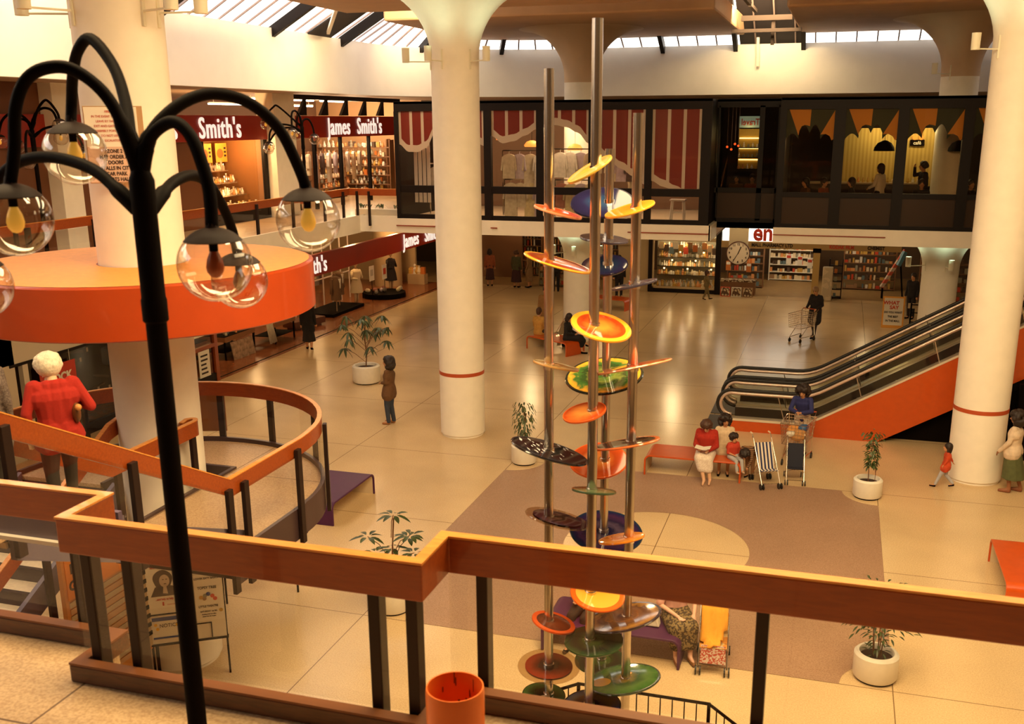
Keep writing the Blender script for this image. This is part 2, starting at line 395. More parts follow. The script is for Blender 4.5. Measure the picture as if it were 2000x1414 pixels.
# roof glazing sloping up from the fascia, with bars
SKY = mat('roof_glazing', (.9, .88, .85), .3, emit=(1, .93, .84), es=1.9)
GX, GY, GZ = -11.9, 33.4, 11.2
mb = MB(); th = Vector((0, 0, .04))
mb.prism([(FX, -6, FZ1), (FX, FYb-FR, FZ1), (GX, FYb-FR, GZ), (GX, -6, GZ)], th); struct('window_1', mb, SKY)
mb = MB()
for xa, xb in ((FX+FR, -3.62), (-1.62, 16)): mb.prism([(xa, FYb, FZ1), (xb, FYb, FZ1), (xb, GY, GZ), (xa, GY, GZ)], th)
struct('window_2', mb, SKY)
mb = MB(); mb.prism([(-3.62, FYb, FZ1), (-1.62, FYb, FZ1), (-1.62, GY, GZ), (-3.62, GY, GZ)], th)
mb.prism([(FX-.02, 27.5, FZ1-.06), (FX-.02, 28.9, FZ1-.06), (GX, 28.9, GZ-.08), (GX, 27.5, GZ-.08)], -th)
struct('wall_back', mb, mat('dark_infill', (.015, .010, .012), .7))
struct('trim_9', MB().bar((-3.02, 36.2, 9.75), (-2.98, 36.2, 8.72), .09, .09).bar((-14.6, 28.2, 9.5), (-12.2, 24.4, 10.1), .09, .09), WHITE)
mb = MB(); K = 14
lo = [Vector((FX+FR-FR*math.cos(PI/2*i/K), FYb-FR+FR*math.sin(PI/2*i/K), FZ1)) for i in range(K+1)]
r2 = FR-3.1; hi = [Vector((FX+FR-r2*math.cos(PI/2*i/K), FYb-FR+r2*math.sin(PI/2*i/K), GZ)) for i in range(K+1)]
mb.add(lo+hi, [(i, i+1, K+2+i, K+1+i) for i in range(K)]); struct('window_3', mb, SKY)
mb = MB(); BAR = mat('glazing_bar', (.30, .22, .20), .5)
mb.use(BAR)
y = -6
while y < FYb-FR: mb.bar((FX, y, FZ1-.02), (GX, y, GZ-.02), .045, .05); y += .62
x = FX+FR
while x < 16: mb.bar((x, FYb, FZ1-.02), (x, GY, GZ-.02), .045, .05); x += .64
for i in range(0, K+1): mb.bar(lo[i]-th, hi[i]-th, .05, .05)
mb.use(DARK)
for y in (-1, 4.5, 10, 15.4, 20.6, 25.6, 29.6): mb.bar((FX+.05, y, FZ1-.12), (GX, y, GZ-.15), .16, .26)
for x in (-9.4, -6.2, -3.75, -1.55, 5.6): mb.bar((x, FYb-.05, FZ1-.12), (x, GY, GZ-.15), .14, .26)
for i in (5, 10): mb.bar(lo[i]-th*3, hi[i]-th*3, .14, .22)
struct('trim_7', mb)
struct('ceiling', MB().box(GX-.1, 16, -6, GY+.1, GZ, GZ+.2), mat('dark_roof_void', (.012, .006, .004), .9))
struct('trim_8', MB().box(-3.3, -1.8, 33.2, 33.4, 9.9, 10.05).box(-3.0, -2.9, 26, 34, 10.2, 10.3).box(-2.4, -2.3, 33.3, 33.4, 9.2, 10.0).box(-3.55, -1.5, 33.0, 33.2, 9.55, 9.65), NIGHT)
# enclosure
struct('wall_right', MB().box(16, 16.3, -6, 56, 0, 11.4), SLABM)
struct('wall_back', MB().box(-34, 16.3, 56, 56.3, 0, 8), NIGHT)
struct('wall_left', MB().box(-34.3, -34, -6, 56, 0, 8), NIGHT)
struct('wall_front', MB().box(-34, 16, -6.3, -6, 0, 11.4), mat('warm_back_wall', (.16, .09, .045), .8))
# ================================================================== COLUMNS
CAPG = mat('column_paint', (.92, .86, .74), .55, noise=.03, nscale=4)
def column(c, label, top=True, band=True, lower=False):
    t = thing('column', label, 'column', (c[0], c[1], 0))
    r = .51
    MB().lathe([(0, 0), (r-.03, 0), (r-.03, .03), (r, .06), (r, 8.2)] + ([(r, ZB)] if False else []), n=48).build('shaft', CAPG, t, smooth=True)
    if band: MB().lathe([(r-.01, 1.45), (r+.006, 1.45), (r+.006, 1.53), (r-.01, 1.53)], n=48, close=True).build('red_band', REDBAND, t, smooth=True)
    if top:
        pr = [(r+.001, 8.15)]
        for i in range(1, 15):
            a = PI/2*i/14; pr.append((r+1.45*(1-math.cos(a)), 8.3+1.42*math.sin(a)))
        zc = pr[-1][1]; h = 4.6
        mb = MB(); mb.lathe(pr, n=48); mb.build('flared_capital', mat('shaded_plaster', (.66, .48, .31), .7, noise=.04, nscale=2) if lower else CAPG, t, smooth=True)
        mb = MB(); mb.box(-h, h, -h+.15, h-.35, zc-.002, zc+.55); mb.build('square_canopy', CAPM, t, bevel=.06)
    if lower:
        pr = [(r+.004, 2.55)]
        for i in range(1, 11):
            a = PI/2*i/10; pr.append((r+.004+.75*(1-math.cos(a)), 2.75+.93*math.sin(a)))
        MB().lathe(pr, n=40).build('lower_flare', CAPG, t, smooth=True)
    return t
LAMPW = mat('fitting_white', (.82, .78, .62), .5)
GLOW = mat('discharge_glow', (.8, 1, .8), .5, emit=(.75, 1, .72), es=9)
def uplights(t, z, angs, rr=1.0, size=1.):
    """small cylindrical uplighters held off the column shaft on thin brackets"""
    for k, a in enumerate(angs):
        x, y = rr*math.cos(a), rr*math.sin(a); c = (x, y, z)
        h = MB().lathe([(0, -.16*size), (.075*size, -.16*size), (.08*size, .13*size), (.068*size, .13*size), (.068*size, .10*size), (0, .10*size)], c, 20).build('uplighter', LAMPW, t, smooth=True)
        MB().cone((x, y, z+.101*size), (x, y, z+.106*size), .06*size, .06*size, 16).build('lamp_face', GLOW, h)
        d = Vector((x, y, 0)).normalized()*.5
        MB().bar((x, y, z-.14*size), (d.x, d.y, z-.14*size), .022, .022).bar((d.x*1.03, d.y*1.03, z-.3), (d.x*1.03, d.y*1.03, z+.1), .05, .03).build('bracket', LAMPW, h)
def spot(c, z, zt, power, col, ang, blend=.8):
    for k in range(3):
        a = -PI/2+ (k-1)*1.3
        l = bpy.data.lights.new('uplight', 'SPOT'); l.energy = power; l.color = col; l.spot_size = R(ang); l.spot_blend = blend; l.shadow_soft_size = .3
        o = bpy.data.objects.new('uplight', l); COL.objects.link(o)
        p = Vector((c[0]+1.25*math.cos(a), c[1]+1.25*math.sin(a), z)); q = Vector((c[0]+.9*math.cos(a), c[1]+.9*math.sin(a), zt))
        o.location = p; o.rotation_euler = (p-q).to_track_quat('Z', 'Y').to_euler()
uplights(column(C0, 'nearest white column, rising through the orange drum beside the stairs', band=False), 8.35, (-2.75, -2.0, -.35, .1), 1.05)
uplights(column(C1, 'central white column with a red stripe, standing alone mid floor'), 8.35, (-2.55, -1.75, -.55), 1.05)
uplights(column(C2, 'white column with red stripe at the right edge, beside the escalator'), 8.35, (-2.6,), 1.0)
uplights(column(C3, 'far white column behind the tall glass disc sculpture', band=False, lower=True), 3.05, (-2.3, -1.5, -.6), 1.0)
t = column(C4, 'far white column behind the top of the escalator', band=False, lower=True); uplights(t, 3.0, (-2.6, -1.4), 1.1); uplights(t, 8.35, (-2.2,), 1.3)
GRN = (.72, 1, .66)
spot(C1, 8.45, 10.1, 13, GRN, 150, 1); spot(C0, 8.45, 10.1, 12, GRN, 150, 1); spot(C2, 8.45, 10.1, 13, GRN, 150, 1)
spot(C3, 3.15, 3.7, 14, GRN, 110); spot(C4, 3.1, 3.7, 14, GRN, 110)
# orange drum round the nearest column
t = thing('drum', 'large round orange drum encircling the nearest column above the landing', 'drum', (C0[0], C0[1], 0))
rd = 2.04
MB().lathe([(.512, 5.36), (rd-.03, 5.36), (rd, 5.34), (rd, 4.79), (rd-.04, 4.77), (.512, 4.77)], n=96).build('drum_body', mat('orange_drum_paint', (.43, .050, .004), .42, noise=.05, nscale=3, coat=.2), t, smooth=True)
MB().lathe([(.53, 5.364), (rd-.05, 5.364)], n=96).build('drum_lit_top', mat('lit_drum_orange', (.95, .36, .05), .5, noise=.08, nscale=12), t)  # top painted lighter than the side: overhead light put into its colour
# ================================================================== RAILINGS, STAIRS, LAMPS
GL = {
 'G1': ((-3.598, 4.237, 6.858), [(-2.79, 3.66, 6.786), (-2.912, 3.779, 6.938), (-3.015, 3.901, 7.087), (-3.143, 4.011, 7.243), (-3.304, 4.083, 7.369), (-3.402, 4.105, 7.32), (-3.502, 4.171, 7.212), (-3.588, 4.245, 7.098), (-3.598, 4.237, 7.008)]),
 'G2': ((-3.302, 3.489, 6.611), [(-2.79, 3.66, 6.786), (-2.841, 3.645, 6.991), (-2.913, 3.632, 7.126), (-3.028, 3.605, 7.213), (-3.138, 3.574, 7.215), (-3.216, 3.547, 7.164), (-3.262, 3.526, 7.054), (-3.278, 3.511, 6.901), (-3.302, 3.489, 6.761)]),
 'G3': ((-3.867, 3.81, 6.258), [(-2.79, 3.66, 6.618), (-2.929, 3.681, 6.726), (-3.085, 3.727, 6.811), (-3.311, 3.781, 6.855), (-3.512, 3.818, 6.844), (-3.668, 3.837, 6.779), (-3.792, 3.84, 6.638), (-3.867, 3.81, 6.408)]),
 'G4': ((-2.404, 4.341, 6.554), [(-2.79, 3.66, 6.785), (-2.764, 3.698, 6.939), (-2.717, 3.787, 7.042), (-2.66, 3.894, 7.105), (-2.603, 3.999, 7.119), (-2.531, 4.123, 7.079), (-2.464, 4.234, 6.971), (-2.423, 4.302, 6.815), (-2.404, 4.341, 6.704)]),
 'G5': ((-2.42, 3.582, 6.443), [(-2.79, 3.66, 6.785), (-2.76, 3.67, 6.899), (-2.699, 3.666, 6.97), (-2.6, 3.651, 7.004), (-2.516, 3.632, 6.95), (-2.461, 3.614, 6.841), (-2.428, 3.6, 6.722), (-2.42, 3.582, 6.593)]),
 'G6': ((-3.092, 4.792, 6.173), [(-2.79, 3.66, 6.616), (-2.811, 3.82, 6.706), (-2.861, 3.997, 6.752), (-2.921, 4.213, 6.761), (-2.978, 4.423, 6.703), (-3.028, 4.605, 6.568), (-3.059, 4.715, 6.438), (-3.092, 4.792, 6.323)]),
}
POLES = {'A': (-2.276, 8.086), 'B': (-1.865, 7.985), 'C': (-1.922, 8.741), 'D': (-1.595, 8.298)}
DISCS = [
 ((-1.911, 7.974, 6.631), (-0.452, -0.254, 0.855), 0.201, 'B', 'amber'),
 ((-1.98, 8.728, 6.316), (0.043, -0.399, 0.916), 0.275, 'C', 'navy'),
 ((-2.207, 8.105, 6.284), (0.252, 0.048, 0.967), 0.205, 'A', 'red'),
 ((-1.648, 8.288, 6.301), (-0.248, -0.149, 0.957), 0.213, 'D', 'yellow'),
 ((-1.958, 8.733, 6.003), (0.109, -0.034, 0.993), 0.215, 'C', 'slate'),
 ((-1.95, 8.735, 5.775), (0.017, -0.313, 0.95), 0.207, 'C', 'navy'),
 ((-2.208, 8.105, 5.87), (0.263, 0.069, 0.962), 0.292, 'A', 'orange'),
 ((-1.598, 8.298, 5.683), (-0.243, 0.017, 0.97), 0.196, 'D', 'slate'),
 ((-1.808, 7.998, 5.374), (0.262, -0.212, 0.942), 0.256, 'B', 'orangeyellow'),
 ((-2.218, 8.102, 4.996), (0.165, 0.172, 0.971), 0.204, 'A', 'cream'),
 ((-1.94, 8.737, 4.773), (-0.05, -0.259, 0.965), 0.357, 'C', 'greenyellow'),
 ((-1.62, 8.293, 4.977), (-0.242, 0.143, 0.96), 0.366, 'D', 'red'),
 ((-1.933, 7.969, 4.639), (-0.189, -0.199, 0.962), 0.189, 'B', 'redclear'),
 ((-2.272, 8.087, 4.232), (0.249, 0.161, 0.955), 0.352, 'A', 'blackwhite'),
 ((-1.979, 8.728, 3.963), (0.028, -0.317, 0.948), 0.275, 'C', 'redclear'),
 ((-1.636, 8.29, 4.296), (-0.213, 0.145, 0.966), 0.298, 'D', 'redrim'),
 ((-1.848, 7.989, 3.944), (0.017, 0.227, 0.974), 0.193, 'B', 'greenclear'),
 ((-2.206, 8.105, 3.603), (0.187, 0.176, 0.966), 0.290, 'A', 'clearrim'),
 ((-1.899, 8.746, 3.254), (0.123, -0.204, 0.971), 0.348, 'C', 'bluepurple'),
 ((-1.658, 8.286, 3.404), (-0.22, 0.157, 0.963), 0.210, 'D', 'amberorange'),
 ((-1.805, 7.999, 2.979), (0.159, -0.197, 0.967), 0.244, 'B', 'orangerimyellow'),
 ((-2.235, 8.097, 2.587), (0.237, 0.087, 0.968), 0.206, 'A', 'redrim2'),
 ((-1.625, 8.292, 2.63), (-0.248, 0.068, 0.966), 0.355, 'D', 'brown'),
 ((-2.275, 8.086, 2.143), (0.035, -0.039, 0.999), 0.289, 'A', 'clearrim2'),
 ((-1.831, 7.993, 2.518), (-0.043, -0.055, 0.998), 0.265, 'B', 'darkgreen'),
 ((-1.937, 8.738, 1.898), (-0.016, -0.057, 0.998), 0.251, 'C', 'darkgreen'),
 ((-1.613, 8.295, 1.998), (-0.186, 0.084, 0.979), 0.347, 'D', 'greenclear2'),
 ((-2.32, 8.073, 1.839), (0.062, -0.026, 0.998), 0.205, 'A', 'greendot'),
 ((-1.841, 7.991, 1.866), (-0.053, -0.018, 0.998), 0.270, 'B', 'blue'),
]
def glass_run(path, zt, zb, t, name='glass_panel'):
    """flat glass panels between successive path points; path (x,y), zt/zb heights per point"""
    n = len(path)
    for i in range(n-1):
        a, b = path[i], path[i+1]
        mb = MB(); v = [(a[0], a[1], zb[i]), (b[0], b[1], zb[i+1]), (b[0], b[1], zt[i+1]), (a[0], a[1], zt[i])]
        mb.add(v, [(0, 1, 2, 3)]); mb.build(name, PANE, t)
def post(t, x, y, z0, z1, w=.055, d=.10, rz=0):
    mb = MB(); c, s = math.cos(rz), math.sin(rz)
    pts = [(x+c*i*w/2-s*j*d/2, y+s*i*w/2+c*j*d/2) for i, j in ((-1, -1), (1, -1), (1, 1), (-1, 1))]
    mb.prism([(p[0], p[1], z0) for p in pts], (0, 0, z1-z0)); return mb.build('post', POSTM, t, bevel=.006)
# --- front railing (built in one run with two jogs)
t = thing('railing', 'long foreground railing with orange wooden beam and dark posts, jogged at two corners', 'railing')
rp = [(-9, 4.40), (-3.80, 4.40), (-3.80, 4.06), (-1.78, 4.06), (-1.78, 4.40), (5, 4.40)]
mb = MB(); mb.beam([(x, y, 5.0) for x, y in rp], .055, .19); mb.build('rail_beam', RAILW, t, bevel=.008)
mb = MB(); mb.beam([(x, y, 5.012) for x, y in rp], .06, .012); mb.build('rail_lit_top', RAILLIT, t)
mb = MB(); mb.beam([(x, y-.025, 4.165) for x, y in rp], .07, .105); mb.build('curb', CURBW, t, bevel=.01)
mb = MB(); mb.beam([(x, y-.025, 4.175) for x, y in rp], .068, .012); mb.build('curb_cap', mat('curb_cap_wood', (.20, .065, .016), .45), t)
for x in (-3.72, -3.46, -2.04, -1.84): post(t, x, 4.13, ZU-.35, 4.9, .06, .09)
for x in (-1.60, -.21, 1.4): post(t, x, 4.47, ZU-.35, 4.9, .06, .09)
for x in (-4.1, -6, -7.6): post(t, x, 4.47, ZU-.35, 4.9, .06, .09)
glass_run([(-3.8, 4.095), (-1.82, 4.095)], [4.82]*2, [4.17]*2, t)
glass_run([(-1.78, 4.435), (1.4, 4.435), (5, 4.435)], [4.82]*3, [4.17]*3, t)
glass_run([(-9, 4.435), (-3.8, 4.435)], [4.82]*2, [4.17]*2, t)
# --- landing and stairs
EDGE = mat('stair_edge_paint', (.055, .03, .03), .35); STRG = mat('stringer_paint', (.13, .11, .16), .4)
ZL = 2.57; XR, XL, XI, XO = -5.86, -10.02, -7.45, -8.72; LR = 2.08
ring = [(LC[0]+LR*math.cos(a), LC[1]+LR*math.sin(a)) for a in [PI*i/36 for i in range(37)]]
outl = [(XR, 8.65)] + ring + [(XL, 10.05), (XO, 10.05), (XO, 11.06), (XI, 11.06), (XI, 8.65)]
t = thing('stair_landing', 'half-round intermediate landing wrapped around the nearest column', 'landing', (0, 0, 0))
mb = MB(); mb.prism([(x, y, ZL-.06) for x, y in outl], (0, 0, .06)); mb.build('landing_floor', FU, t)
mb = MB(); mb.prism([(LC[0]+(x-LC[0])*1.01, y, ZL-.30) for x, y in outl], (0, 0, .24)); mb.build('landing_slab', EDGE, t)
rim = [(XR, 8.6), (XR, 10.05)] + ring + [(XL, 10.05)]
mb = MB(); mb.beam([(x, y, ZL+.06) for x, y in rim], .05, .38); mb.build('edge_channel', EDGE, t, smooth=True)
mb = MB(); mb.beam([(x, y, ZL+.03) for x, y in ((XI, 8.65), (XI, 11.06), (XO, 11.06), (XO, 10.05))], .05, .3); mb.build('inner_edge', EDGE, t)
TREAD = mat('tread_terrazzo', (.80, .68, .50), .4, noise=.08, nscale=25); NOSE = mat('tread_nosing', (.05, .04, .045), .25, .3)
def flight(label, xa, xb, ytop, ztop, ybot, zbot, n):
    t = thing('stair_flight', label, 'stairs', (0, 0, 0))
    go = (ybot-ytop)/n; rise = (ztop-zbot)/(n+1); sg = 1 if go > 0 else -1
    for i in range(n):
        z = ztop-rise*(i+1); y = ytop+go*i
        mb = MB(); mb.use(TREAD).box(xa+.06, xb-.06, min(y-sg*.03, y+go), max(y-sg*.03, y+go), z-.05, z)
        mb.use(NOSE).box(xa+.06, xb-.06, min(y+go-sg*.05, y+go+sg*.012), max(y+go-sg*.05, y+go+sg*.012), z-.06, z+.003)
        mb.use(NOSE).box(xa+.06, xb-.06, y-.01, y+.01, z-.05, z+rise-.05)
        mb.build('tread', None, t)
    for x in (xa, xb-.06):
        mb = MB(); mb.prism([(x, ytop, ztop+.05), (x, ytop, ztop-.30), (x, ybot, zbot-.12 if zbot > 1 else 0), (x, ybot+sg*.15, zbot if zbot < 1 else zbot-.12), (x, ybot+sg*.15, zbot+.22)], (.06, 0, 0)); mb.build('stringer', STRG, t)
    return t
flight('short upper flight of open treads leading down to the round landing', XI, XR, 5.75, ZN, 8.65, ZL, 9)
flight('lower flight of pale treads descending from the landing to the mall floor', XL, -8.50, 10.05, ZL, 5.55, 0, 15)
def hrail(label, pts, posts, glassy=None, n=None):
    t = thing('stair_railing', label, 'railing', (0, 0, 0))
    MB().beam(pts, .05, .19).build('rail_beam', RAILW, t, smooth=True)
    MB().beam([(p[0], p[1], p[2]+.01) for p in pts], .056, .012).build('rail_lit_top', RAILLIT, t, smooth=True)
    for x, y, z0, z1, a in posts: post(t, x, y, z0, z1, .05, .09, a)
    if glassy: glass_run([(p[0], p[1]) for p in glassy], [p[2]-.16 for p in glassy], [p[2]-.8 for p in glassy], t)
    return t
ZR = 3.44; xr = XR+.0
hrail('orange stair railing sloping down beside the red cardigan to the landing corner', [(xr, 5.6, 5.03), (xr, 8.58, ZR)],
      [(xr+.05, 5.75, 3.8, 4.85, 0), (xr+.05, 7.1, 3.1, 4.12, 0), (xr+.05, 8.5, 2.2, ZR-.08, 0)], [(xr+.03, 5.6, 5.03), (xr+.03, 8.58, ZR)])
rr = LR
arcp = [(LC[0]+rr*math.cos(a), LC[1]+rr*math.sin(a), ZR) for a in [PI*i/30 for i in range(31)]]
posts = [(xr+.06, 8.78, 2.2, ZR-.08, 0), (xr+.06, 9.9, 2.2, ZR-.08, 0)]
for a in (24, 50, 78, 100, 125, 150): posts.append((LC[0]+(rr+.06)*math.cos(R(a)), LC[1]+(rr+.06)*math.sin(R(a)), 2.2, ZR-.08, R(a)))
tl = hrail('curved orange railing sweeping round the half-round landing', [(xr, 8.58, ZR), (xr, 10.05, ZR)]+arcp[1:]+[(XL, 10.0, ZR)], posts,
      [(xr+.03, 8.6, ZR), (xr+.03, 10.05, ZR)]+[(LC[0]+(rr+.03)*math.cos(PI*i/12), LC[1]+(rr+.03)*math.sin(PI*i/12), ZR) for i in range(1, 13)])
SMK = mat('smoked_acrylic_edge', (.10, .07, .05), .3)
ux, ur = (XI+XO)/2, (XI-XO)/2-.02
up_old = [(ux+ur, 5.7, 5.0), (ux+ur, 8.75, ZR), (ux+ur, 10.75, ZR)]+[(ux+ur*math.cos(a), 10.75+.40*math.sin(a), ZR) for a in [PI*i/10 for i in range(1, 10)]]+[(ux-ur, 10.75, ZR), (ux-ur, 10.1, ZR-.04), (ux-ur, 5.5, .85)]
ux += .11; ur = .51
upts = [(ux+ur, 5.7, 5.0), (ux+ur, 8.75, ZR), (ux+ur, 10.32, ZR)]+[(ux+ur-.07+.07*math.cos(a), 10.32+.09*math.sin(a), ZR) for a in [PI*i/8 for i in range(1, 8)]]+[(ux+ur-.14, 10.25, ZR-.02)]
hrail('inner orange railing of the lower flight, left of the nearest column', [(ux-ur, 10.2, ZR), (ux-ur, 10.0, ZR-.04), (ux-ur, 5.5, .85)], [(ux-ur+.03, 8.7, 1.4, 2.6, 0), (ux-ur+.03, 7.0, .5, 1.7, 0), (ux-ur+.03, 5.6, 0, .9, 0)])
hrail('orange inner stair railing ending in a tight curl against the nearest column', upts, [(ux+ur-.03, 8.9, 2.2, ZR-.1, 0), (ux+ur-.03, 10.3, 2.2, ZR-.1, 0)])
hrail('outer orange railing of the lower stair flight, left of the treads', [(XL, 10.0, ZR), (XL, 5.5, .85)], [(XL-.04, 8.6, 1.4, 2.6, 0), (XL-.04, 7.0, .5, 1.7, 0), (XL-.04, 5.6, 0, .9, 0)])
# panels seen hanging on the landing glass
t = thing('panel', 'brown rectangular panel fixed behind the curved landing railing', 'panel', (-8.55, 12.23, 2.66))
MB().box(-.22, .22, -.01, .01, 0, .60).build('board', mat('brown_panel', (.30, .11, .03), .4), t); t.rotation_euler = (0, 0, R(17))
# --- globe lamps
BULB = mat('amber_bulb', (.75, .42, .06), .35, emit=(1, .5, .06), es=.25)
REDBULB = mat('brown_red_bulb', (.35, .07, .02), .35)
GLB = glass('globe_glass', (.95, .92, .88), .05, edge=.8)
LX, LY = -2.79, 3.66
def lamp_post():
    t = thing('lamp_post', 'tall black multi-arm lamp post with clear glass globes in the foreground', 'lamp post', (LX, LY, ZN))
    L = lambda p: (p[0]-LX, p[1]-LY, p[2]-ZN)
    MB().lathe([(0, 0), (.11, 0), (.11, .02), (.05, .03), (.044, .05), (.044, 2.11), (.054, 2.12), (.054, 2.21), (.05, 2.22), (.05, 2.59), (.052, 2.71), (.03, 2.77), (0, 2.77)], n=28).build('pole', BLACK, t, smooth=True)
    for k, (g, pts) in GL.items():
        P = [Vector(L(p)) for p in pts]
        # smooth the arm with catmull-rom
        Q = []
        for i in range(len(P)-1):
            p0, p1, p2, p3 = P[max(i-1, 0)], P[i], P[i+1], P[min(i+2, len(P)-1)]
            for j in range(5):
                u = j/5; Q.append(.5*((2*p1)+(p2-p0)*u+(2*p0-5*p1+4*p2-p3)*u*u+(3*p1-p0-3*p2+p3)*u**3))
        Q.append(P[-1])
        Q[0] = Vector((0, 0, Q[0].z-.12))
        a = MB().tube(Q, [.034]*6+[.026]*(len(Q)-6), 10).build('arm', BLACK, t, smooth='all')
        c = Vector(L(g)); r = .15
        gl = MB().ball(c, r, 40, 24).build('globe', GLB, a, smooth='all')
        cp = MB(); cp.lathe([(.001, r+.035), (.02, r+.03)]+[(r*1.015*math.sin(th), r*1.015*math.cos(th)) for th in [R(x) for x in (10, 18, 26, 34, 42, 50)]], c, 32); cp.lathe([(r*1.015*math.sin(R(50)), r*1.015*math.cos(R(50))), (r*.97*math.sin(R(50)), r*.97*math.cos(R(50))), (.001, r*.9)], c, 32)
        cp.build('cap', mat('lamp_cap', (.02, .010, .008), .6, spec=.15), a, smooth=True)
        MB().cone(c+Vector((0, 0, .135)), c+Vector((0, 0, .055)), .018, .018, 12).build('socket', BLACK, a)
        MB().lathe([(.001, -.055), (.018, -.05), (.032, -.03), (.036, -.008), (.03, .022), (.018, .05), (.014, .06)], c, 20).build('bulb', REDBULB if k in ('G5', 'G6') else BULB, a, smooth='all')
    return t
lamp = lamp_post()
dup(lamp, (-14.75, 26.6, ZU), R(70), 'distant globe lamp post in front of the upper department store sign')
dup(lamp, (-16.3, 18.0, ZU), R(200), 'distant globe lamp post on the left gallery beside the square pillar')
# --- litter bin
t = thing('litter_bin', 'orange cylindrical litter bin standing against the foreground railing', 'litter bin', (-1.37, 3.45, ZN))
MB().lathe([(0, .012), (.108, .012), (.113, .71), (.118, .71), (.121, .69), (.116, 0), (0, 0)], n=48).build('bin_body', mat('bin_plastic', (.80, .17, .02), .35), t, smooth=True)
sm = mat('bin_stain', (.07, .015, .006), .6); mb = MB()
for i in range(26):
    a = random.uniform(.2, 2.9); z = random.uniform(.42, .66); h = random.uniform(.01, .06); w = random.uniform(.02, .07)
    mb.lathe([(.1105-(.71-z)*.009, z), (.1105-(.71-z-h)*.009, z+h)], n=3, a0=a, a1=a+w)
mb.build('stains', sm, t)
# ================================================================== SCULPTURE
t = thing('sculpture', 'tall sculpture of four steel poles carrying tilted coloured glass discs', 'sculpture', (-1.9, 8.3, 0))
TOP = {'A': 7.40, 'B': 7.75, 'D': 7.06, 'C': 6.77}; PRAD = {'A': .041, 'B': .043, 'C': .04, 'D': .042}
for k, (x, y) in POLES.items():
    MB().lathe([(0, 0), (PRAD[k], 0), (PRAD[k], TOP[k]), (PRAD[k]-.004, TOP[k]), (PRAD[k]-.004, TOP[k]-.05), (0, TOP[k]-.05)], (x+1.9, y-8.3, 0), 24).build('pole', STEEL, t, smooth=True)
MB().lathe([(0, .3), (.55, .3), (.6, .0)], n=32).build('plinth', NIGHT, t, smooth=True)
YEL, ORA, RED_, DRED, NAVY, CYAN, GRNc, DGRN, BRN, BLK, CRM = (.85, .42, .04), (.78, .24, .015), (.62, .07, .012), (.25, .02, .01), (.010, .008, .030), (.02, .05, .12), (.05, .16, .03), (.015, .05, .015), (.10, .035, .015), (.01, .008, .01), (.75, .66, .48)
DM = dict(amber=([(.35, .30, .12), (.45, .36, .2), (.7, .42, .06)], .78, (.60, .36, .06)), navy=([NAVY, NAVY, (.014, .012, .05), CYAN], 1, NAVY), red=([(.7, .22, .08), RED_], 1, (.75, .30, .15)),
          yellow=([YEL, ORA], 1, YEL), slate=([(.02, .02, .03), (.10, .09, .12)], 1, (.05, .04, .06)), orange=([ORA, DRED, ORA], 1, YEL), orangeyellow=([ORA, (.60, .10, .01), (.45, .05, .01), (.70, .22, .03)], 1, (.90, .40, .03)),
          cream=([CRM, (.35, .3, .15), (.5, .22, .05)], 1, (.55, .30, .1)), greenyellow=([DGRN, YEL, GRNc, DGRN, (.2, .25, .05), GRNc], 1, (.01, .02, .015)), redclear=([RED_, (.65, .09, .015), (.45, .06, .01), (.7, .25, .05)], .88, (.80, .13, .02)),
          blackwhite=([BLK, (.02, .015, .015), BLK, (.03, .03, .03)], 1, BLK), redrim=([BLK, (.05, .03, .02), BRN], 1, (.8, .17, .04)), greenclear=([(.12, .16, .07), (.14, .2, .10)], .75, (.05, .08, .04)),
          clearrim=([BLK, (.06, .02, .04), BRN], 1, 'clear'), bluepurple=([(.01, .035, .08), (.010, .010, .05), (.04, .014, .045), (.015, .010, .03), (.06, .04, .07), NAVY], 1, (.008, .02, .045)), amberorange=([ORA, (.7, .3, .05), (.6, .12, .02)], .9, ORA),
          orangerimyellow=([YEL, (.80, .42, .06), YEL], 1, (.78, .13, .015)), redrim2=([BLK, (.06, .012, .008), (.20, .05, .02)], 1, (.75, .11, .02)), brown=([BLK, (.32, .15, .03), BRN, (.18, .07, .02), BRN], 1, (.03, .015, .02)),
          clearrim2=([BLK, DRED, (.22, .03, .01), BLK], 1, 'clear'), darkgreen=([DGRN, (.02, .06, .02), BLK, (.05, .10, .02)], 1, DGRN), greenclear2=([DGRN, GRNc, (.10, .22, .05), (.04, .12, .03), (.35, .25, .05)], 1, (.02, .04, .02)),
          greendot=([DGRN, (.04, .13, .03), (.06, .14, .04), BLK], 1, DGRN), blue=([(.01, .012, .07), (.012, .02, .16), BRN, (.05, .02, .03)], 1, NAVY))
DLAB = {'navy': 'dark navy blue glass disc', 'amber': 'amber edged glass disc', 'slate': 'dark slate glass disc', 'red': 'thin red orange disc', 'yellow': 'yellow orange disc', 'orange': 'long orange disc', 'orangeyellow': 'orange disc with yellow rim', 'cream': 'pale cream disc', 'greenyellow': 'green and yellow disc', 'redclear': 'translucent red disc', 'blackwhite': 'black disc with painted white reflections', 'redrim': 'dark disc with red rim', 'greenclear': 'clear green disc', 'clearrim': 'dark disc with clear rim', 'bluepurple': 'blue and purple disc', 'amberorange': 'small amber disc', 'orangerimyellow': 'yellow disc with orange rim', 'redrim2': 'dark disc with thick red rim', 'brown': 'large glossy brown disc', 'clearrim2': 'dark red disc with wide clear rim', 'darkgreen': 'dark green disc', 'greenclear2': 'green disc with yellow spots', 'greendot': 'green disc with pale spot', 'blue': 'deep blue disc'}
RIMF = dict(amber=.86, orangeyellow=.80, greenyellow=.93, redclear=.95, redrim=.86, clearrim=.76, clearrim2=.76, bluepurple=.93, orangerimyellow=.80, redrim2=.78, brown=.92, orange=.9, yellow=.95)
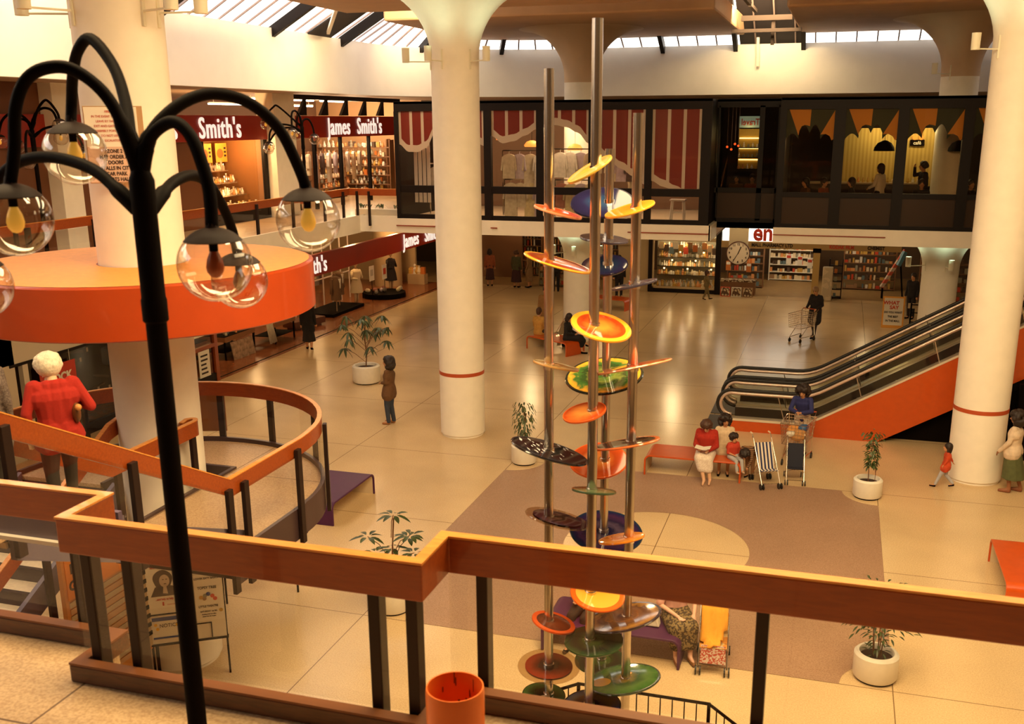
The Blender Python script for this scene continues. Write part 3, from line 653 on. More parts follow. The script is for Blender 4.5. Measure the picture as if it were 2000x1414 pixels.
CLR = glass('clear_disc_rim', (.86, .78, .66), .10)
WH = mat('white_reflection', (.85, .85, .85), .15)  # for reflections painted onto the black disc
for k, (c, nrm, rad, pl, kind) in enumerate(DISCS):
    cols, al, rim = DM[kind]
    mi = swirl('glass_'+kind, cols, 9 if kind in ('greenyellow', 'bluepurple') else 6, .06, al, kind in ('greenyellow', 'brown', 'greenclear2'))
    mr = CLR if rim == 'clear' else mat('rim_'+kind, rim, .12, coat=.5)
    f = RIMF.get(kind, .94); h = .012
    mb = MB(); mb.use(mi).lathe([(.0005, h*.9), (rad*f*.5, h*1.1), (rad*f, h*.75)], n=48)
    mb.lathe([(.0005, -h*.9), (rad*f*.5, -h), (rad*f, -h*.6)], n=48)
    mb.use(mr).lathe([(rad*f, h*.75), (rad*.985, h*.8), (rad, 0), (rad*.985, -h*.7), (rad*f, -h*.6)], n=48)
    if kind == 'blackwhite':
        mb.use(WH)
        for i in range(34):
            a = random.uniform(0, 2*PI); q = rad*.88*math.sqrt(random.random()); px, py = q*math.cos(a), q*math.sin(a); l = random.uniform(.015, .05); w = random.uniform(.004, .012)
            if math.hypot(abs(px)+l, py) < rad*.93: mb.add([(px-l, py, h*1.16), (px, py-w, h*1.18), (px+l, py+w*.4, h*1.16), (px+l*.2, py+w, h*1.18)], [(0, 1, 2, 3)])
    if kind == 'greendot': mb.use(mat('pale_dot', (.70, .55, .30), .2)).lathe([(.001, h*1.3), (rad*.27, h*1.25)], (-rad*.25, -rad*.25, 0), 20)
    if kind == 'greenclear2': mb.use(mat('yellow_dot', (.75, .40, .05), .2)).lathe([(.001, h*1.3), (rad*.26, h*1.25)], (rad*.45, -rad*.4, 0), 20).lathe([(.001, h*1.3), (rad*.10, h*1.25)], (-rad*.3, -rad*.05, 0), 14)
    o = mb.build('glass_disc', None, t, smooth=True, label=DLAB[kind])
    o.location = (c[0]+1.9, c[1]-8.3, c[2]); o.rotation_euler = Vector(nrm).to_track_quat('Z', 'Y').to_euler()
    px, py = POLES[pl]
    # collar where the disc is clamped to its pole
    MB().lathe([(PRAD[pl], -.03), (PRAD[pl]+.008, -.03), (PRAD[pl]+.008, .03), (PRAD[pl], .03)], (px+1.9, py-8.3, c[2]), 20, close=True).build('collar', CHROME, t, smooth=True)
# barrier round the sculpture
t = thing('barrier', 'low black eight-sided railing enclosing the foot of the disc sculpture', 'railing', (-1.7, 8.1, 0))
ap = 1.75/math.cos(PI/8); O8 = [Vector((ap*math.cos(PI/8+PI/4*i), ap*math.sin(PI/8+PI/4*i), 0)) for i in range(8)]
MB().tube([p+Vector((0, 0, .92)) for p in O8], .018, 6, closed=True).build('top_rail', BLACK, t)
MB().tube([p+Vector((0, 0, .12)) for p in O8], .014, 6, closed=True).build('bottom_rail', BLACK, t)
for i in range(8): MB().bar(O8[i], O8[i]+Vector((0, 0, .93)), .035, .035).build('corner_post', BLACK, t)
mb = MB()
for i in range(8):
    for j in range(1, 11):
        p = O8[i].lerp(O8[(i+1) % 8], j/11); mb.bar(p+Vector((0, 0, .12)), p+Vector((0, 0, .92)), .012, .012)
mb.build('bars', BLACK, t)
# ================================================================== BENCHES, PLANTERS, ESCALATORS
PURP = mat('purple_plastic', (.075, .018, .070), .5, spec=.25, noise=.06, nscale=6); LIN = mat('cream_lining', (.66, .52, .34), .5)
def bench(loc, rz, L, Wd, m, label, H=.43):
    t = thing('bench', label, 'bench', (loc[0], loc[1], 0), rz, 'moulded plastic benches')
    def prof(o, r):
        p = [(-L/2+o, 0)]
        p += [(-L/2+o+r-r*math.cos(a), H-o-r+r*math.sin(a)) for a in [PI/2*i/8 for i in range(9)]]
        p += [(L/2-o-r+r*math.sin(a), H-o-r+r*math.cos(a)) for a in [PI/2*i/8 for i in range(9)]]
        return p+[(L/2-o, 0)]
    a, b = prof(0, .13), prof(.035, .10)
    mb = MB(); n = len(a); v = []
    for y in (-Wd/2, Wd/2): v += [(x, y, z) for x, z in a]+[(x, y, z) for x, z in b]
    f = []
    for i in range(n-1):
        f += [(i, i+1, 2*n+i+1, 2*n+i), (n+i, 3*n+i, 3*n+i+1, n+i+1), (i, n+i, n+i+1, i+1), (2*n+i, 2*n+i+1, 3*n+i+1, 3*n+i)]
    f += [(0, 2*n, 3*n, n), (n-1, 2*n-1, 4*n-1, 3*n-1)]
    mb.add(v, f); mb.build('seat_shell', m, t, smooth=True, bevel=.008)
    c = prof(.037, .10); mb = MB(); v = []
    for y in (-Wd/2+.03, Wd/2-.03): v += [(x, y, z) for x, z in c]
    mb.add(v, [(i, i+1, n+i+1, n+i) for i in range(n-1)]); mb.build('lining', LIN, t, smooth=True)
    return t
bench((-8.76, 16.1), R(90), 1.75, .92, PURP, 'purple moulded bench beside the curved stair landing')
bench((-2.5, 19.9), 0, 1.95, .80, ORANGE, 'orange moulded bench under the woman reading, by the escalator foot')
bench((3.2, 15.98), R(90), 1.85, .95, ORANGE, 'orange moulded bench cut off by the right edge of the picture')
bench((-8.31, 30.25), R(-29), 1.76, .84, ORANGE, 'orange moulded bench with two people seated near the far column')
bench((-8.35, 38.1), R(-14), 1.8, .75, ORANGE, 'empty small looking orange bench behind the far column')
bench((-2.55, 12.45), 0, 1.9, .85, PURP, 'purple moulded bench behind the glass discs, below the foreground railing')
POT = mat('planter_white', (.84, .78, .66), .55, noise=.03, nscale=12); SOIL = mat('soil', (.035, .014, .008), .9, noise=.4, nscale=40)
LEAF = mat('leaf_green', (.035, .055, .012), .38, noise=.3, nscale=5); LEAF2 = mat('leaf_mid_green', (.06, .085, .02), .42, noise=.3, nscale=6); STEM = mat('plant_stem', (.17, .07, .025), .7)
def leaf(mb, base, d, l, w, droop=.3):
    d = Vector(d).normalized(); s = d.cross(Vector((0, 0, 1)))
    if s.length < .05: s = Vector((1, 0, 0))
    s.normalize(); u = s.cross(d).normalized(); b = Vector(base)
    pts = [(0, .0), (.25, .8), (.5, 1), (.78, .65), (1, 0)]
    v = []
    for q, ww in pts:
        c = b + d*l*q + Vector((0, 0, -droop*l*q*q))
        v += [c - s*w*ww/2 + u*w*.12*ww, c, c + s*w*ww/2 + u*w*.12*ww]
    f = []
    for i in range(4):
        a = i*3; f += [(a, a+1, a+4, a+3), (a+1, a+2, a+5, a+4)]
    mb.add(v, f)
def planter(loc, r, h, label, kind, seed):
    rnd = random.Random(seed)
    t = thing('potted_plant', label, 'plant', (loc[0], loc[1], 0))
    MB().lathe([(0, .03), (r-.02, .03), (r, .06), (r, h-.03), (r-.03, h), (r*.78, h), (r*.74, h-.03), (r*.74, h-.09), (0, h-.09)], n=40).build('planter', POT, t, smooth=True)
    MB().lathe([(0, 0), (r*.86, 0), (r*.86, .035), (0, .035)], n=32).build('plinth', BLACK, t)
    MB().lathe([(0, h-.07), (r*.40, h-.072), (r*.735, h-.08)], n=24).build('soil', SOIL, t)
    st = MB(); lf = MB(); z0 = h-.08
    if kind == 'umbrella':
        top = 1.75; main = [(0, 0, z0), (.03, .01, .8), (0, 0, 1.2), (.03, 0, top-.1)]
        st.tube(main, .017, 6)
        cl = [(.03, 0, top)]
        for i in range(15):
            a = rnd.uniform(0, 2*PI); rad = rnd.uniform(.35, .70); z = rnd.uniform(.95, 1.95)
            cl.append((rad*math.cos(a), rad*math.sin(a), z))
        for c in cl:
            zz = max(.55, c[2]-.45); st.tube([(0.01, 0, zz), (c[0]*.5, c[1]*.5, (zz+c[2])/2+.05), c], .007, 5)
            n = rnd.randint(7, 9)
            for k in range(n):
                a = 2*PI*k/n+rnd.uniform(-.2, .2); leaf(lf, c, (math.cos(a), math.sin(a), rnd.uniform(-.9, .0)), rnd.uniform(.20, .31), .075, .5)
    elif kind == 'star':
        st.tube([(0, 0, z0), (.02, 0, .8), (.06, .02, 1.45)], .012, 6)
        for c in ((.06, .02, 1.5), (-.36, .0, 1.12), (.30, .05, 1.2), (-.12, -.25, 1.0), (.16, .3, 1.05), (.42, -.1, 1.0), (0, .1, .95)):
            st.tube([(.02, 0, c[2]-.35), (c[0]*.5, c[1]*.5, c[2]-.1), c], .006, 5)
            n = 8
            for k in range(n):
                a = 2*PI*k/n+rnd.uniform(-.2, .2); e = c if rnd.random() < 2 else c
                q = Vector(c)+Vector((math.cos(a), math.sin(a), .1))*.05
                leaf(lf, q, (math.cos(a), math.sin(a), rnd.uniform(-.25, .35)), rnd.uniform(.17, .24), .075, .25)
    elif kind == 'ficus':
        st.tube([(0, 0, z0), (.02, 0, .75), (0, 0, 1.15)], .012, 6); st.tube([(.05, .02, z0), (.02, 0, .8), (.06, 0, 1.1)], .008, 5)
        for i in range(230):
            a = rnd.uniform(0, 2*PI); z = rnd.uniform(.55, 1.32); rad = .24*math.sin(min(1, (z-.45)/.75)*PI*.62)*math.sqrt(rnd.random())
            leaf(lf, (rad*math.cos(a), rad*math.sin(a), z), (math.cos(a)*.5, math.sin(a)*.5, rnd.uniform(-1, -.3)), .09, .035, .3)
    elif kind == 'sapling':
        st.tube([(0, 0, z0), (-.01, 0, .7), (.04, .0, 1.2)], .008, 6); st.tube([(.12, .02, z0), (.13, .02, .85), (.1, .0, 1.0)], .005, 5)
        for i in range(210):
            z = rnd.uniform(.62, 1.30); a = rnd.uniform(0, 2*PI); rad = rnd.uniform(.02, .08+.16*max(0, (z-.75)))*1.25
            leaf(lf, (.03+rad*math.cos(a), rad*math.sin(a), z), (math.cos(a)*.7, math.sin(a)*.7, rnd.uniform(-.9, .3)), .085, .042, .3)
    else:
        for k in range(5):
            a = k*1.3; st.tube([(.05*math.cos(a), .05*math.sin(a), z0), (.08*math.cos(a), .08*math.sin(a), .8), (.2*math.cos(a), .2*math.sin(a), 1.2)], .008, 5)
        for i in range(330):
            a = rnd.uniform(0, 2*PI); z = rnd.uniform(.85, 1.36) if i > 40 else rnd.uniform(.36, .8); rad = (.44 if i > 40 else .14)*math.sqrt(rnd.random())
            leaf(lf, (rad*math.cos(a), rad*math.sin(a), z-.3*rad), (math.cos(a), math.sin(a), rnd.uniform(-.5, .5)), .10, .03, .3)
    st.build('stem', STEM, t); lf.build('foliage', LEAF2 if kind in ('ficus', 'sapling') else LEAF, t, smooth='all')
    return t
planter((-12.3, 24.95), .38, .50, 'tall umbrella-leaved plant in a wide white planter behind the woman in the brown jacket', 'umbrella', 3)
planter((-6.05, 19.55), .27, .42, 'small bushy plant in a white planter at the far left corner of the brown square', 'ficus', 5)
planter((.88, 19.45), .27, .38, 'thin leafy sapling in a white planter at the far right corner of the brown square', 'sapling', 6)
planter((.86, 12.58), .28, .38, 'feathery bush in a white planter at the near right corner of the brown square', 'bush', 8)
planter((-5.95, 12.58), .27, .38, 'star-leaved plant in a white planter half hidden behind the foreground railing', 'star', 9)
# --- escalators
def escalator(y0, w, label, near):
    t = thing('escalator', label, 'escalator', (0, y0, 0)); S30 = math.tan(R(30.5)); XE = 7.3
    def base(x):            # walking surface height
        return 0 if x < -.75 else ((x+.75)**2*.42 if x < -.05 else .206+(x+.05)*S30)
    xs = [-2.1+i*.15 for i in range(int((XE+2.1)/.15)+1)]
    MB().box(-2.72, -1.75, 0.02, w-.02, 0, .012).build('landing_plate', mat('comb_plate', (.05, .04, .03), .4, .5), t)
    for s, yy in (('near', 0), ('far', w-.24)):
        top = [(x, yy, base(x)+.30) for x in xs]
        mb = MB(); v = []
        for x in xs: v += [(x, yy, base(x)+.30), (x, yy+.24, base(x)+.30)]
        mb.add(v, [(2*i, 2*i+1, 2*i+3, 2*i+2) for i in range(len(xs)-1)])
        mb.build('decking', mat('alu_decking', (.52, .43, .36), .3, .6), t)
        # outer cladding
        yo = yy if s == 'near' else yy+.24
        poly = [(-2.1, yo, 0)]+[(x, yo, base(x)+.285) for x in xs]
        und = [(XE, yo, base(XE)-.95), (1.15, yo, 0)]
        mb = MB(); mb.prism(poly+und, (0, .02 if s == 'near' else -.02, 0)); mb.build('side_cladding', ORANGE if s == 'near' else mat('escalator_inner_side', (.2, .1, .05), .5), t)
        MB().beam([(x, yo+(0 if s == 'near' else 0), base(x)+.305) for x in xs], .03, .05).build('edge_trim', mat('cream_trim', (.70, .60, .46), .4), t)
        # inner skirt
        yi = yy+.24 if s == 'near' else yy
        mb = MB(); v = []
        for x in xs: v += [(x, yi, base(x)+.30), (x, yi, base(x)-.05)]
        mb.add(v, [(2*i, 2*i+1, 2*i+3, 2*i+2) for i in range(len(xs)-1)]); mb.build('inner_skirt', mat('dark_skirt', (.03, .02, .018), .3), t)
        # handrail loop and balustrade glass
        yc = yy+.12; hz = .66
        up = [(x, yc, base(x)+.30+hz) for x in xs if x > -2.06]
        loop = [(-2.1-.33*math.sin(a), yc, .30+hz-.33+.33*math.cos(a)) for a in [PI*i/14 for i in range(15)]][::-1]
        path = loop+up
        MB().tube(path, .038, 8).build('handrail', RUBBER, t, smooth='all')
        mb = MB()
        for dz, ww in ((-.075, .045),):
            q = [(-2.1-.26*math.sin(a), yc, .30+hz-.33+.26*math.cos(a)) for a in [PI*i/14 for i in range(15)]][::-1]+[(p[0], p[1], p[2]-.08) for p in up]
            mb.tube(q, .042, 6)
        mb.build('handrail_guide', mat('guide_profile', (.66, .50, .42), .3, .5), t, smooth='all')
        mb = MB(); v = []
        gp = [(-2.1-.25*math.sin(a), .30+hz-.33+.25*math.cos(a)) for a in [PI/2*i/7 for i in range(8)]][::-1]+[(p[0], p[2]-.08) for p in up]
        for x, z in gp: v += [(x, yc, z), (x, yc, base(x)+.30)]
        mb.add(v, [(2*i, 2*i+1, 2*i+3, 2*i+2) for i in range(len(gp)-1)]); mb.build('glass_balustrade', glass('escalator_glass', (.80, .80, .72), .05), t)
        mb = MB()
        for x in (-.9, .75, 2.3, 3.9, 5.5): mb.bar((x, yc, base(x)+.3), (x-.18, yc, base(x)+.92), .012, .02)
        mb.build('glass_joint', STEEL, t)
    mb0 = [(x) for x in range(1)]
    STP = mat('step_metal', (.16, .12, .09), .4, .6)
    k = 0; x = -1.75
    while x < 6.9:
        z = base(x+.2); MB().box(x, x+.40, .26, w-.26, z-.22, z).use(STP).build('step', STP, t); x += .405
    # truss underside
    mb = MB(); mb.prism([(1.1, .02, 0), (XE, .02, base(XE)-.97), (XE, .02, base(XE)-.3), (-.5, .02, 0)], (0, w-.04, 0)); mb.build('truss', BLACK, t)
escalator(23.1, 1.24, 'near escalator with black handrails and orange side rising to the right', True)
escalator(24.42, 1.24, 'far escalator running alongside behind the near one', False)
t = thing('enclosure', 'black void panel beneath the rising escalator behind the right column', 'panel', (1.2, 23.5, 0))
MB().prism([(0, 0, 0), (6.2, 0, 0), (6.2, 0, 3.4), (5.2, 0, 2.5)], (0, 2.0, 0)).build('panel', BLACK, t)
t = thing('counter', 'dark kiosk with an orange ledge at the right edge behind the woman in green', 'counter', (3.9, 22.6, 0))
MB().box(0, 3.4, 0, .35, 0, .92).box(0, 3.4, .2, .35, 1.02, 1.6).build('kiosk_front', BLACK, t)
MB().box(-.02, 3.42, -.03, .38, .92, 1.02).build('ledge', ORANGE, t)
t = thing('notice', 'narrow orange framed notice beside the right column', 'notice', (3.5, 22.5, 0))
MB().use(mat('notice_paper', (.75, .70, .58), .7)).box(-.10, .10, 0, .02, .95, 1.75).use(ORANGE).box(-.13, -.10, -.005, .025, .92, 1.78).box(.10, .13, -.005, .025, .92, 1.78).box(-.13, .13, -.005, .025, 1.75, 1.78).box(-.13, .13, -.005, .025, .92, .95).box(-.13, .13, -.005, .025, 1.34, 1.37).build('frame', None, t)
MB().bar((0, .01, 0), (0, .01, .95), .03, .03).build('post', BLACK, t)
# ================================================================== SHOPS
def plight(loc, power, col=(1, .62, .28), rad=.15):
    l = bpy.data.lights.new('shop_or_fill_lamp', 'POINT'); l.energy = power; l.color = col; l.shadow_soft_size = rad
    o = bpy.data.objects.new('shop_or_fill_lamp', l); COL.objects.link(o); o.location = loc; return o
WARM = (1, .60, .25)
MAR = mat('maroon_fascia', (.36, .022, .006), .35, noise=.12, nscale=.8); SGNW = mat('sign_letter_white', (.95, .9, .82), .4, emit=(1, .92, .8), es=.55)
MARV = mat('maroon_valance', (.22, .015, .008), .5); VWH = mat('valance_white', (.66, .56, .50), .6)
PAPER = mat('paper_white', (.80, .74, .62), .7); INK = mat('ink_black', (.03, .015, .01), .7); REDI = mat('ink_red', (.55, .05, .02), .6)
# ---- mesh prototypes for stock
def meshof(mb, name, m=None):
    o = mb.build(name, m); me = o.data; bpy.data.objects.remove(o); return me
def place(me, name, label, cat, group, loc, rz=0, s=1.):
    o = bpy.data.objects.new(name, me); COL.objects.link(o); o.location = loc; o.rotation_euler = (0, 0, rz)
    if s != 1.: o.scale = (s, s, s)
    return tag(o, label, cat, group)
GC = [mat('stock_%d' % i, c, .4) for i, c in enumerate([(.75, .62, .42), (.55, .16, .03), (.60, .36, .08), (.10, .06, .04), (.30, .28, .20), (.62, .07, .03), (.12, .18, .20), (.70, .30, .10), (.35, .20, .10), (.82, .76, .66)])]
def vase(): return [(0, 0), (.04, 0), (.055, .05), (.03, .12), (.02, .15), (.03, .18), (0, .18)]
def figur(): return [(0, 0), (.05, 0), (.035, .06), (.045, .10), (.02, .14), (.028, .17), (.018, .20), (0, .21)]
def jar(): return [(0, 0), (.05, 0), (.05, .09), (.035, .11), (.035, .13), (0, .13)]
VASES = [meshof(MB().lathe(f(), n=10), 'ornament', m) for f in (vase, figur, jar) for m in (GC[0], GC[2], GC[7], GC[9], GC[4])]
BOXES = [meshof(MB().box(-w/2, w/2, -.04, .04, 0, h), 'packet', m) for w, h in ((.10, .16), (.14, .10), (.07, .2)) for m in GC]
BOOKS = [meshof(MB().box(-.015, .015, -.08, .08, 0, h), 'book', m) for h in (.22, .26) for m in GC]
GLS = mat('crystal', (.85, .75, .6), .08, .6)
GLASSW = [meshof(MB().lathe([(0, 0), (.035, 0), (.008, .01), (.008, .07), (.035, .10), (.04, .15), (.037, .15), (.03, .10), (0, .085)], n=10), 'glassware', GLS), meshof(MB().lathe([(0, 0), (.04, 0), (.05, .12), (.02, .19), (.03, .24), (0, .24)], n=10), 'glassware', GLS)] + VASES[:4]
def tubes_of_light(name, label, loc, L, axis, es=14, col=(1, .93, .75)):
    m = mat('tube_glow', (1, 1, .9), .5, emit=col, es=es); t = thing(name, label, 'light', loc, 0, 'fluorescent strip lights in the shops')
    a = Vector((L/2, 0, 0)) if axis == 'x' else Vector((0, L/2, 0))
    MB().cone(-a, a, .025, .025, 8).build('tube', m, t); MB().bar(-a+Vector((0, 0, .04)), a+Vector((0, 0, .04)), .06, .04).build('batten', LAMPW, t)
    top = (7.86 if loc[2] > 5 else 3.66)-loc[2]
    for q in (-.7, .7): MB().bar(a*q+Vector((0, 0, .05)), a*q+Vector((0, 0, top)), .015, .015, (0, 1, 0)).build('hanger', LAMPW, t)
# ---------------- A: glazed boutique box on the far gallery
ZT = 7.57
bays = [(-12.86, -11.7), (-11.45, -10.15), (-9.93, -8.55), (-8.32, -7.0), (-6.72, -5.37), (-5.18, -3.81)]
val = [[.95, 1.17, 1.18, 1.06, .62], [.62, .45, .6, .85, 1.0], [.71, .92, .86, .70, .52], [.47, .41, .47, .62, .93], [1.2, 1.42, 1.62, 1.82, 2.05], [1.94, 2.1, 2.26, 2.42, 2.58]]
struct('wall_back', MB().box(-12.97, -3.55, 34.2, 34.3, ZU, ZT), mat('boutique_wall', (.22, .12, .07), .7))
struct('ceiling', MB().box(-12.97, -3.55, YB, 34.3, ZT-.06, ZT), DARK)
struct('wall_left', MB().box(-12.97, -12.90, YB+.1, 34.2, ZU, ZT-.06), DARK)
struct('wall_right', MB().box(-3.62, -3.55, YB+.1, 34.2, ZU, ZT-.06), DARK)
t = thing('shopfront', 'dark framed glass front of the boutique box, windows topped by maroon and white painted valances', 'shopfront', (0, YB, 0))
mb = MB(); mb.box(-12.99, -3.53, 0, .12, 7.30, ZT+.01).box(-12.99, -3.53, 0, .12, 4.93, 5.14).box(-12.99, -3.53, 0, .12, ZU, 4.28); mb.build('horizontal_frame', DARK, t)
e = [-12.99]
for a, b in bays: e += [a, b]
e.append(-3.53)
for i in range(0, len(e), 2): MB().box(e[i], e[i+1], -.02, .14, ZU, 7.3).build('mullion', DARK, t)
for (a, b), vv in zip(bays, val):
    MB().add([(a, .03, 4.28), (b, .03, 4.28), (b, .03, 7.3), (a, .03, 7.3)], [(0, 1, 2, 3)]).build('pane', glass('shop_pane', (.86, .82, .75), .02), t)
    n = 16; w = b-a; top = 7.30
    def ed(u):
        q = u*4; i = min(3, int(q)); f = q-i; f = f*f*(3-2*f); return vv[i]*(1-f)+vv[i+1]*f
    mb = MB(); P = [(a+w*i/n, top-max(.1, ed(i/n)-.19)) for i in range(n+1)]
    P = [(x, max(5.15, z)) for x, z in P]
    for i in range(n): mb.add([(P[i][0], .05, top), (P[i][0], .05, P[i][1]), (P[i+1][0], .05, P[i+1][1]), (P[i+1][0], .05, top), (P[i][0], .06, top), (P[i][0], .06, P[i][1]), (P[i+1][0], .06, P[i+1][1]), (P[i+1][0], .06, top)], [(0, 1, 2, 3), (7, 6, 5, 4)])
    v_ = mb.build('valance', MARV, t)
    mb = MB()
    for i in range(n):
        z0, z1 = max(5.15, top-ed(i/n)), max(5.15, top-ed((i+1)/n))
        if P[i][1] > 5.16: mb.add([(P[i][0], .045, P[i][1]+.01), (P[i][0], .045, z0), (P[i+1][0], .045, z1), (P[i+1][0], .045, P[i+1][1]+.01)], [(0, 1, 2, 3)])
    for k in range(4):
        x = a+.03+(w-.06)*k/3; u = (x-a)/w; zz = max(5.15, top-ed(u)+.05); mb.add([(x-.045, .044, top), (x-.045, .044, zz), (x+.045, .044, zz), (x+.045, .044, top)], [(0, 1, 2, 3)])
    mb.build('white_stripes', VWH, v_)
GARC = [mat('cloth_%d' % i, c, .9, noise=.15, nscale=9) for i, c in enumerate([(.62, .52, .36), (.46, .38, .42), (.50, .42, .30), (.10, .06, .05), (.66, .60, .52), (.34, .14, .10), (.20, .17, .15), (.55, .45, .25)])]
def garment_mesh(m, L, w):
    mb = MB()
    prof = [(-w*.32, 0), (-w*.5, -.06), (-w*.62, -.45), (-w*.5, -.47), (-w*.42, -.2), (-w*.46, -L), (w*.46, -L), (w*.42, -.2), (w*.5, -.47), (w*.62, -.45), (w*.5, -.06), (w*.32, 0), (w*.1, .03), (-w*.1, .03)]
    mb.prism([(x, -.05, z) for x, z in prof], (0, .10, 0)); mb.tube([(0, 0, .03), (0, 0, .09), (.03, 0, .12)], .008, 5)
    return meshof(mb, 'garment', m)
GM = [garment_mesh(m, L, .42) for m in GARC for L in (.7, 1.0)]
rails = [(-9.9, -8.6, 6.15), (-8.3, -7.05, 6.2), (-9.85, -8.6, 5.3), (-8.25, -7.05, 5.3), (-12.3, -11.7, 5.75), (-6.7, -5.5, 6.1)]
for i, (a, b, z) in enumerate(rails):
    t = thing('clothes_rail', ['upper chrome clothes rail in the third boutique window', 'upper chrome clothes rail in the fourth boutique window', 'lower chrome clothes rail in the third boutique window', 'lower chrome clothes rail in the fourth boutique window', 'short chrome clothes rail in the leftmost boutique window', 'chrome clothes rail behind the fifth boutique window'][i], 'clothes rail', (a, 30.0, z))
    MB().bar((0, 0, 0), (b-a, 0, 0), .035, .035).bar((0, 0, 0), (0, 0, ZU-z), .03, .03).bar((b-a, 0, 0), (b-a, 0, ZU-z), .03, .03).build('rail', CHROME, t)
    k = int((b-a)/.30)
    for j in range(k):
        g = random.choice(GM[:10] if i < 2 else GM)
        place(g, 'garment', 'pale or dark garment on a hanger along the boutique clothes rails', 'garment', 'garments hanging in the boutique box', (a+.2+j*(b-a-.3)/max(1, k-1), 30.0, z-.13), random.uniform(-.35, .35))
t = thing('vertical_blind', 'pale vertical slats at the left edge of the boutique windows', 'blind', (-12.6, 29.5, 4.3))
for k in range(4): MB().box(k*.14, k*.14+.11, 0, .01, .3, 2.2).build('slat', VWH, t)
LSH = mat('orange_lampshade', (.85, .28, .06), .5, emit=(1, .30, .05), es=.9)
for k, (x, z) in enumerate(((-11.78, 6.12), (-9.1, 6.3), (-7.75, 6.2), (-7.3, 6.75), (-10.0, 6.5))):
    t = thing('pendant_lamp', 'scalloped orange lampshade hanging inside the boutique windows', 'lamp', (x, 30.4, z), 0, 'orange lampshades in the boutique')
    MB().lathe([(.05, .14), (.16, .10), (.24, 0), (.22, -.05)], n=16).build('lamp_shade', LSH, t, smooth='all'); MB().cone((0, 0, .14), (0, 0, ZT-.06-z), .006, .006, 6).build('cord', BLACK, t)
mb = MB()
t = thing('clothes_stand', 'white blouse on a stand in the boutique behind the sloping valance', 'clothes stand', (-5.95, 30.3, ZU))
MB().cone((0, 0, 0), (0, 0, 1.3), .02, .02, 8).cone((0, 0, 0), (0, 0, .03), .16, .15, 16).build('stand', CHROME, t)
MB().lathe([(.0, .75), (.16, .75), (.14, 1.0), (.2, 1.25), (.12, 1.38), (0, 1.42)], n=14).build('blouse', GARC[0], t, smooth='all')
t = thing('stool', 'pale wooden stool standing behind the lower right boutique pane', 'stool', (-4.5, 29.7, ZU))
for sx in (-.2, .2):
    for sy in (-.15, .15): MB().bar((sx, sy, 0), (sx*.8, sy*.8, .62), .04, .04).build('leg', VWH, t)
MB().box(-.22, .22, -.18, .18, .62, .66).build('seat', VWH, t); MB().bar((-.18, -.14, .3), (.18, -.14, .3), .03, .03).build('stretcher', VWH, t)
for x in (-11.8, -8.6, -5.8): plight((x, 30.6, 7.3), 120, (1, .72, .42)); plight((x+.5, 29.5, 6.9), 40, (1, .72, .42))
# ---------------- B: dark recess between the boxes
t = thing('shopfront', 'dark recessed glass front between the two glazed boxes', 'shopfront', (0, 30.3, 0))
MB().box(-3.55, -1.7, 0, .12, 7.35, ZT+.02).box(-3.55, -1.7, 0, .12, 4.98, 5.12).box(-3.5, -1.74, 0, .12, 3.97, 4.25).box(-3.5, -3.46, 0, .12, 3.97, 7.4).box(-2.36, -2.22, 0, .12, 4.2, 7.4).box(-1.85, -1.74, 0, .12, 3.97, 7.4).build('frame', DARK, t)
MB().add([(-3.5, .05, 5.1), (-1.8, .05, 5.1), (-1.8, .05, 7.35), (-3.5, .05, 7.35)], [(0, 1, 2, 3)]).build('pane', glass('dark_pane', (.5, .42, .34), .02), t)
MB().box(-3.5, -1.8, .06, .08, 4.25, 4.98).build('lower_panel', mat('smoked_panel', (.035, .018, .01), .25), t)
struct('wall_back', MB().box(-3.55, -1.6, 33.5, 33.6, ZU, ZT), NIGHT)
struct('ceiling', MB().box(-3.55, -1.7, 30.3, 34.3, ZT-.06, ZT), NIGHT)
t = thing('illuminated_sign', 'small teal lit sign with reversed lettering above the yellow shelves', 'sign', (-2.72, 31.1, 6.95))
MB().box(-.29, .29, 0, .05, -.16, .16).build('sign_box', mat('teal_glow', (.3, .42, .36), .5, emit=(.42, .62, .48), es=.30), t)
text('Travel', .26, 'lettering', REDI, t, (.04, -.02, -.01), (-1, 0, 0), (0, 0, 1), .01, .004, .8)
t = thing('wall_shelf', 'yellow backed lit shelves of small goods in the dark recess', 'shelf', (-2.72, 31.4, 5.6))
MB().box(-.32, .32, .2, .22, 0, 1.15).build('back_panel', mat('yellow_back', (.65, .42, .06), .6), t)
for z in (0, .33, .62): MB().box(-.32, .32, -.02, .2, z-.02, z+.01).build('shelf', DARK, t); MB().box(-.30, .28, .16, .19, z+.25, z+.28).build('shelf_light', mat('shelf_glow', (1, .9, .6), .5, emit=(1, .80, .38), es=3), t)
for z in (.01, .34, .63):
    for j in range(5): place(random.choice(VASES), 'ornament', 'small ornament on the yellow backed shelves', 'ornament', 'ornaments on the yellow backed shelves', (-3.0+j*.13, 31.44, 5.6+z), 0, .7)
plight((-2.7, 31.0, 6.65), 6, (1, .8, .35), .05)
for k, (x, z) in enumerate(((-3.30, 6.25), (-3.18, 6.18), (-3.08, 6.33), (-2.98, 6.28))):
    t = thing('red_spotlamp', 'tiny red lamp glowing in the dark recess', 'lamp', (x, 30.9, z), 0, 'red lamps in the dark recess')
    MB().ball((0, 0, 0), .035, 8, 6).build('bulb', mat('red_glow', (.8, .1, .02), .5, emit=(1, .12, .02), es=1.6), t); MB().bar((0, 0, .03), (0, 0, ZT-.06-z), .035, .01).build('hanger', mat('grey_strip', (.30, .24, .22), .6), t)
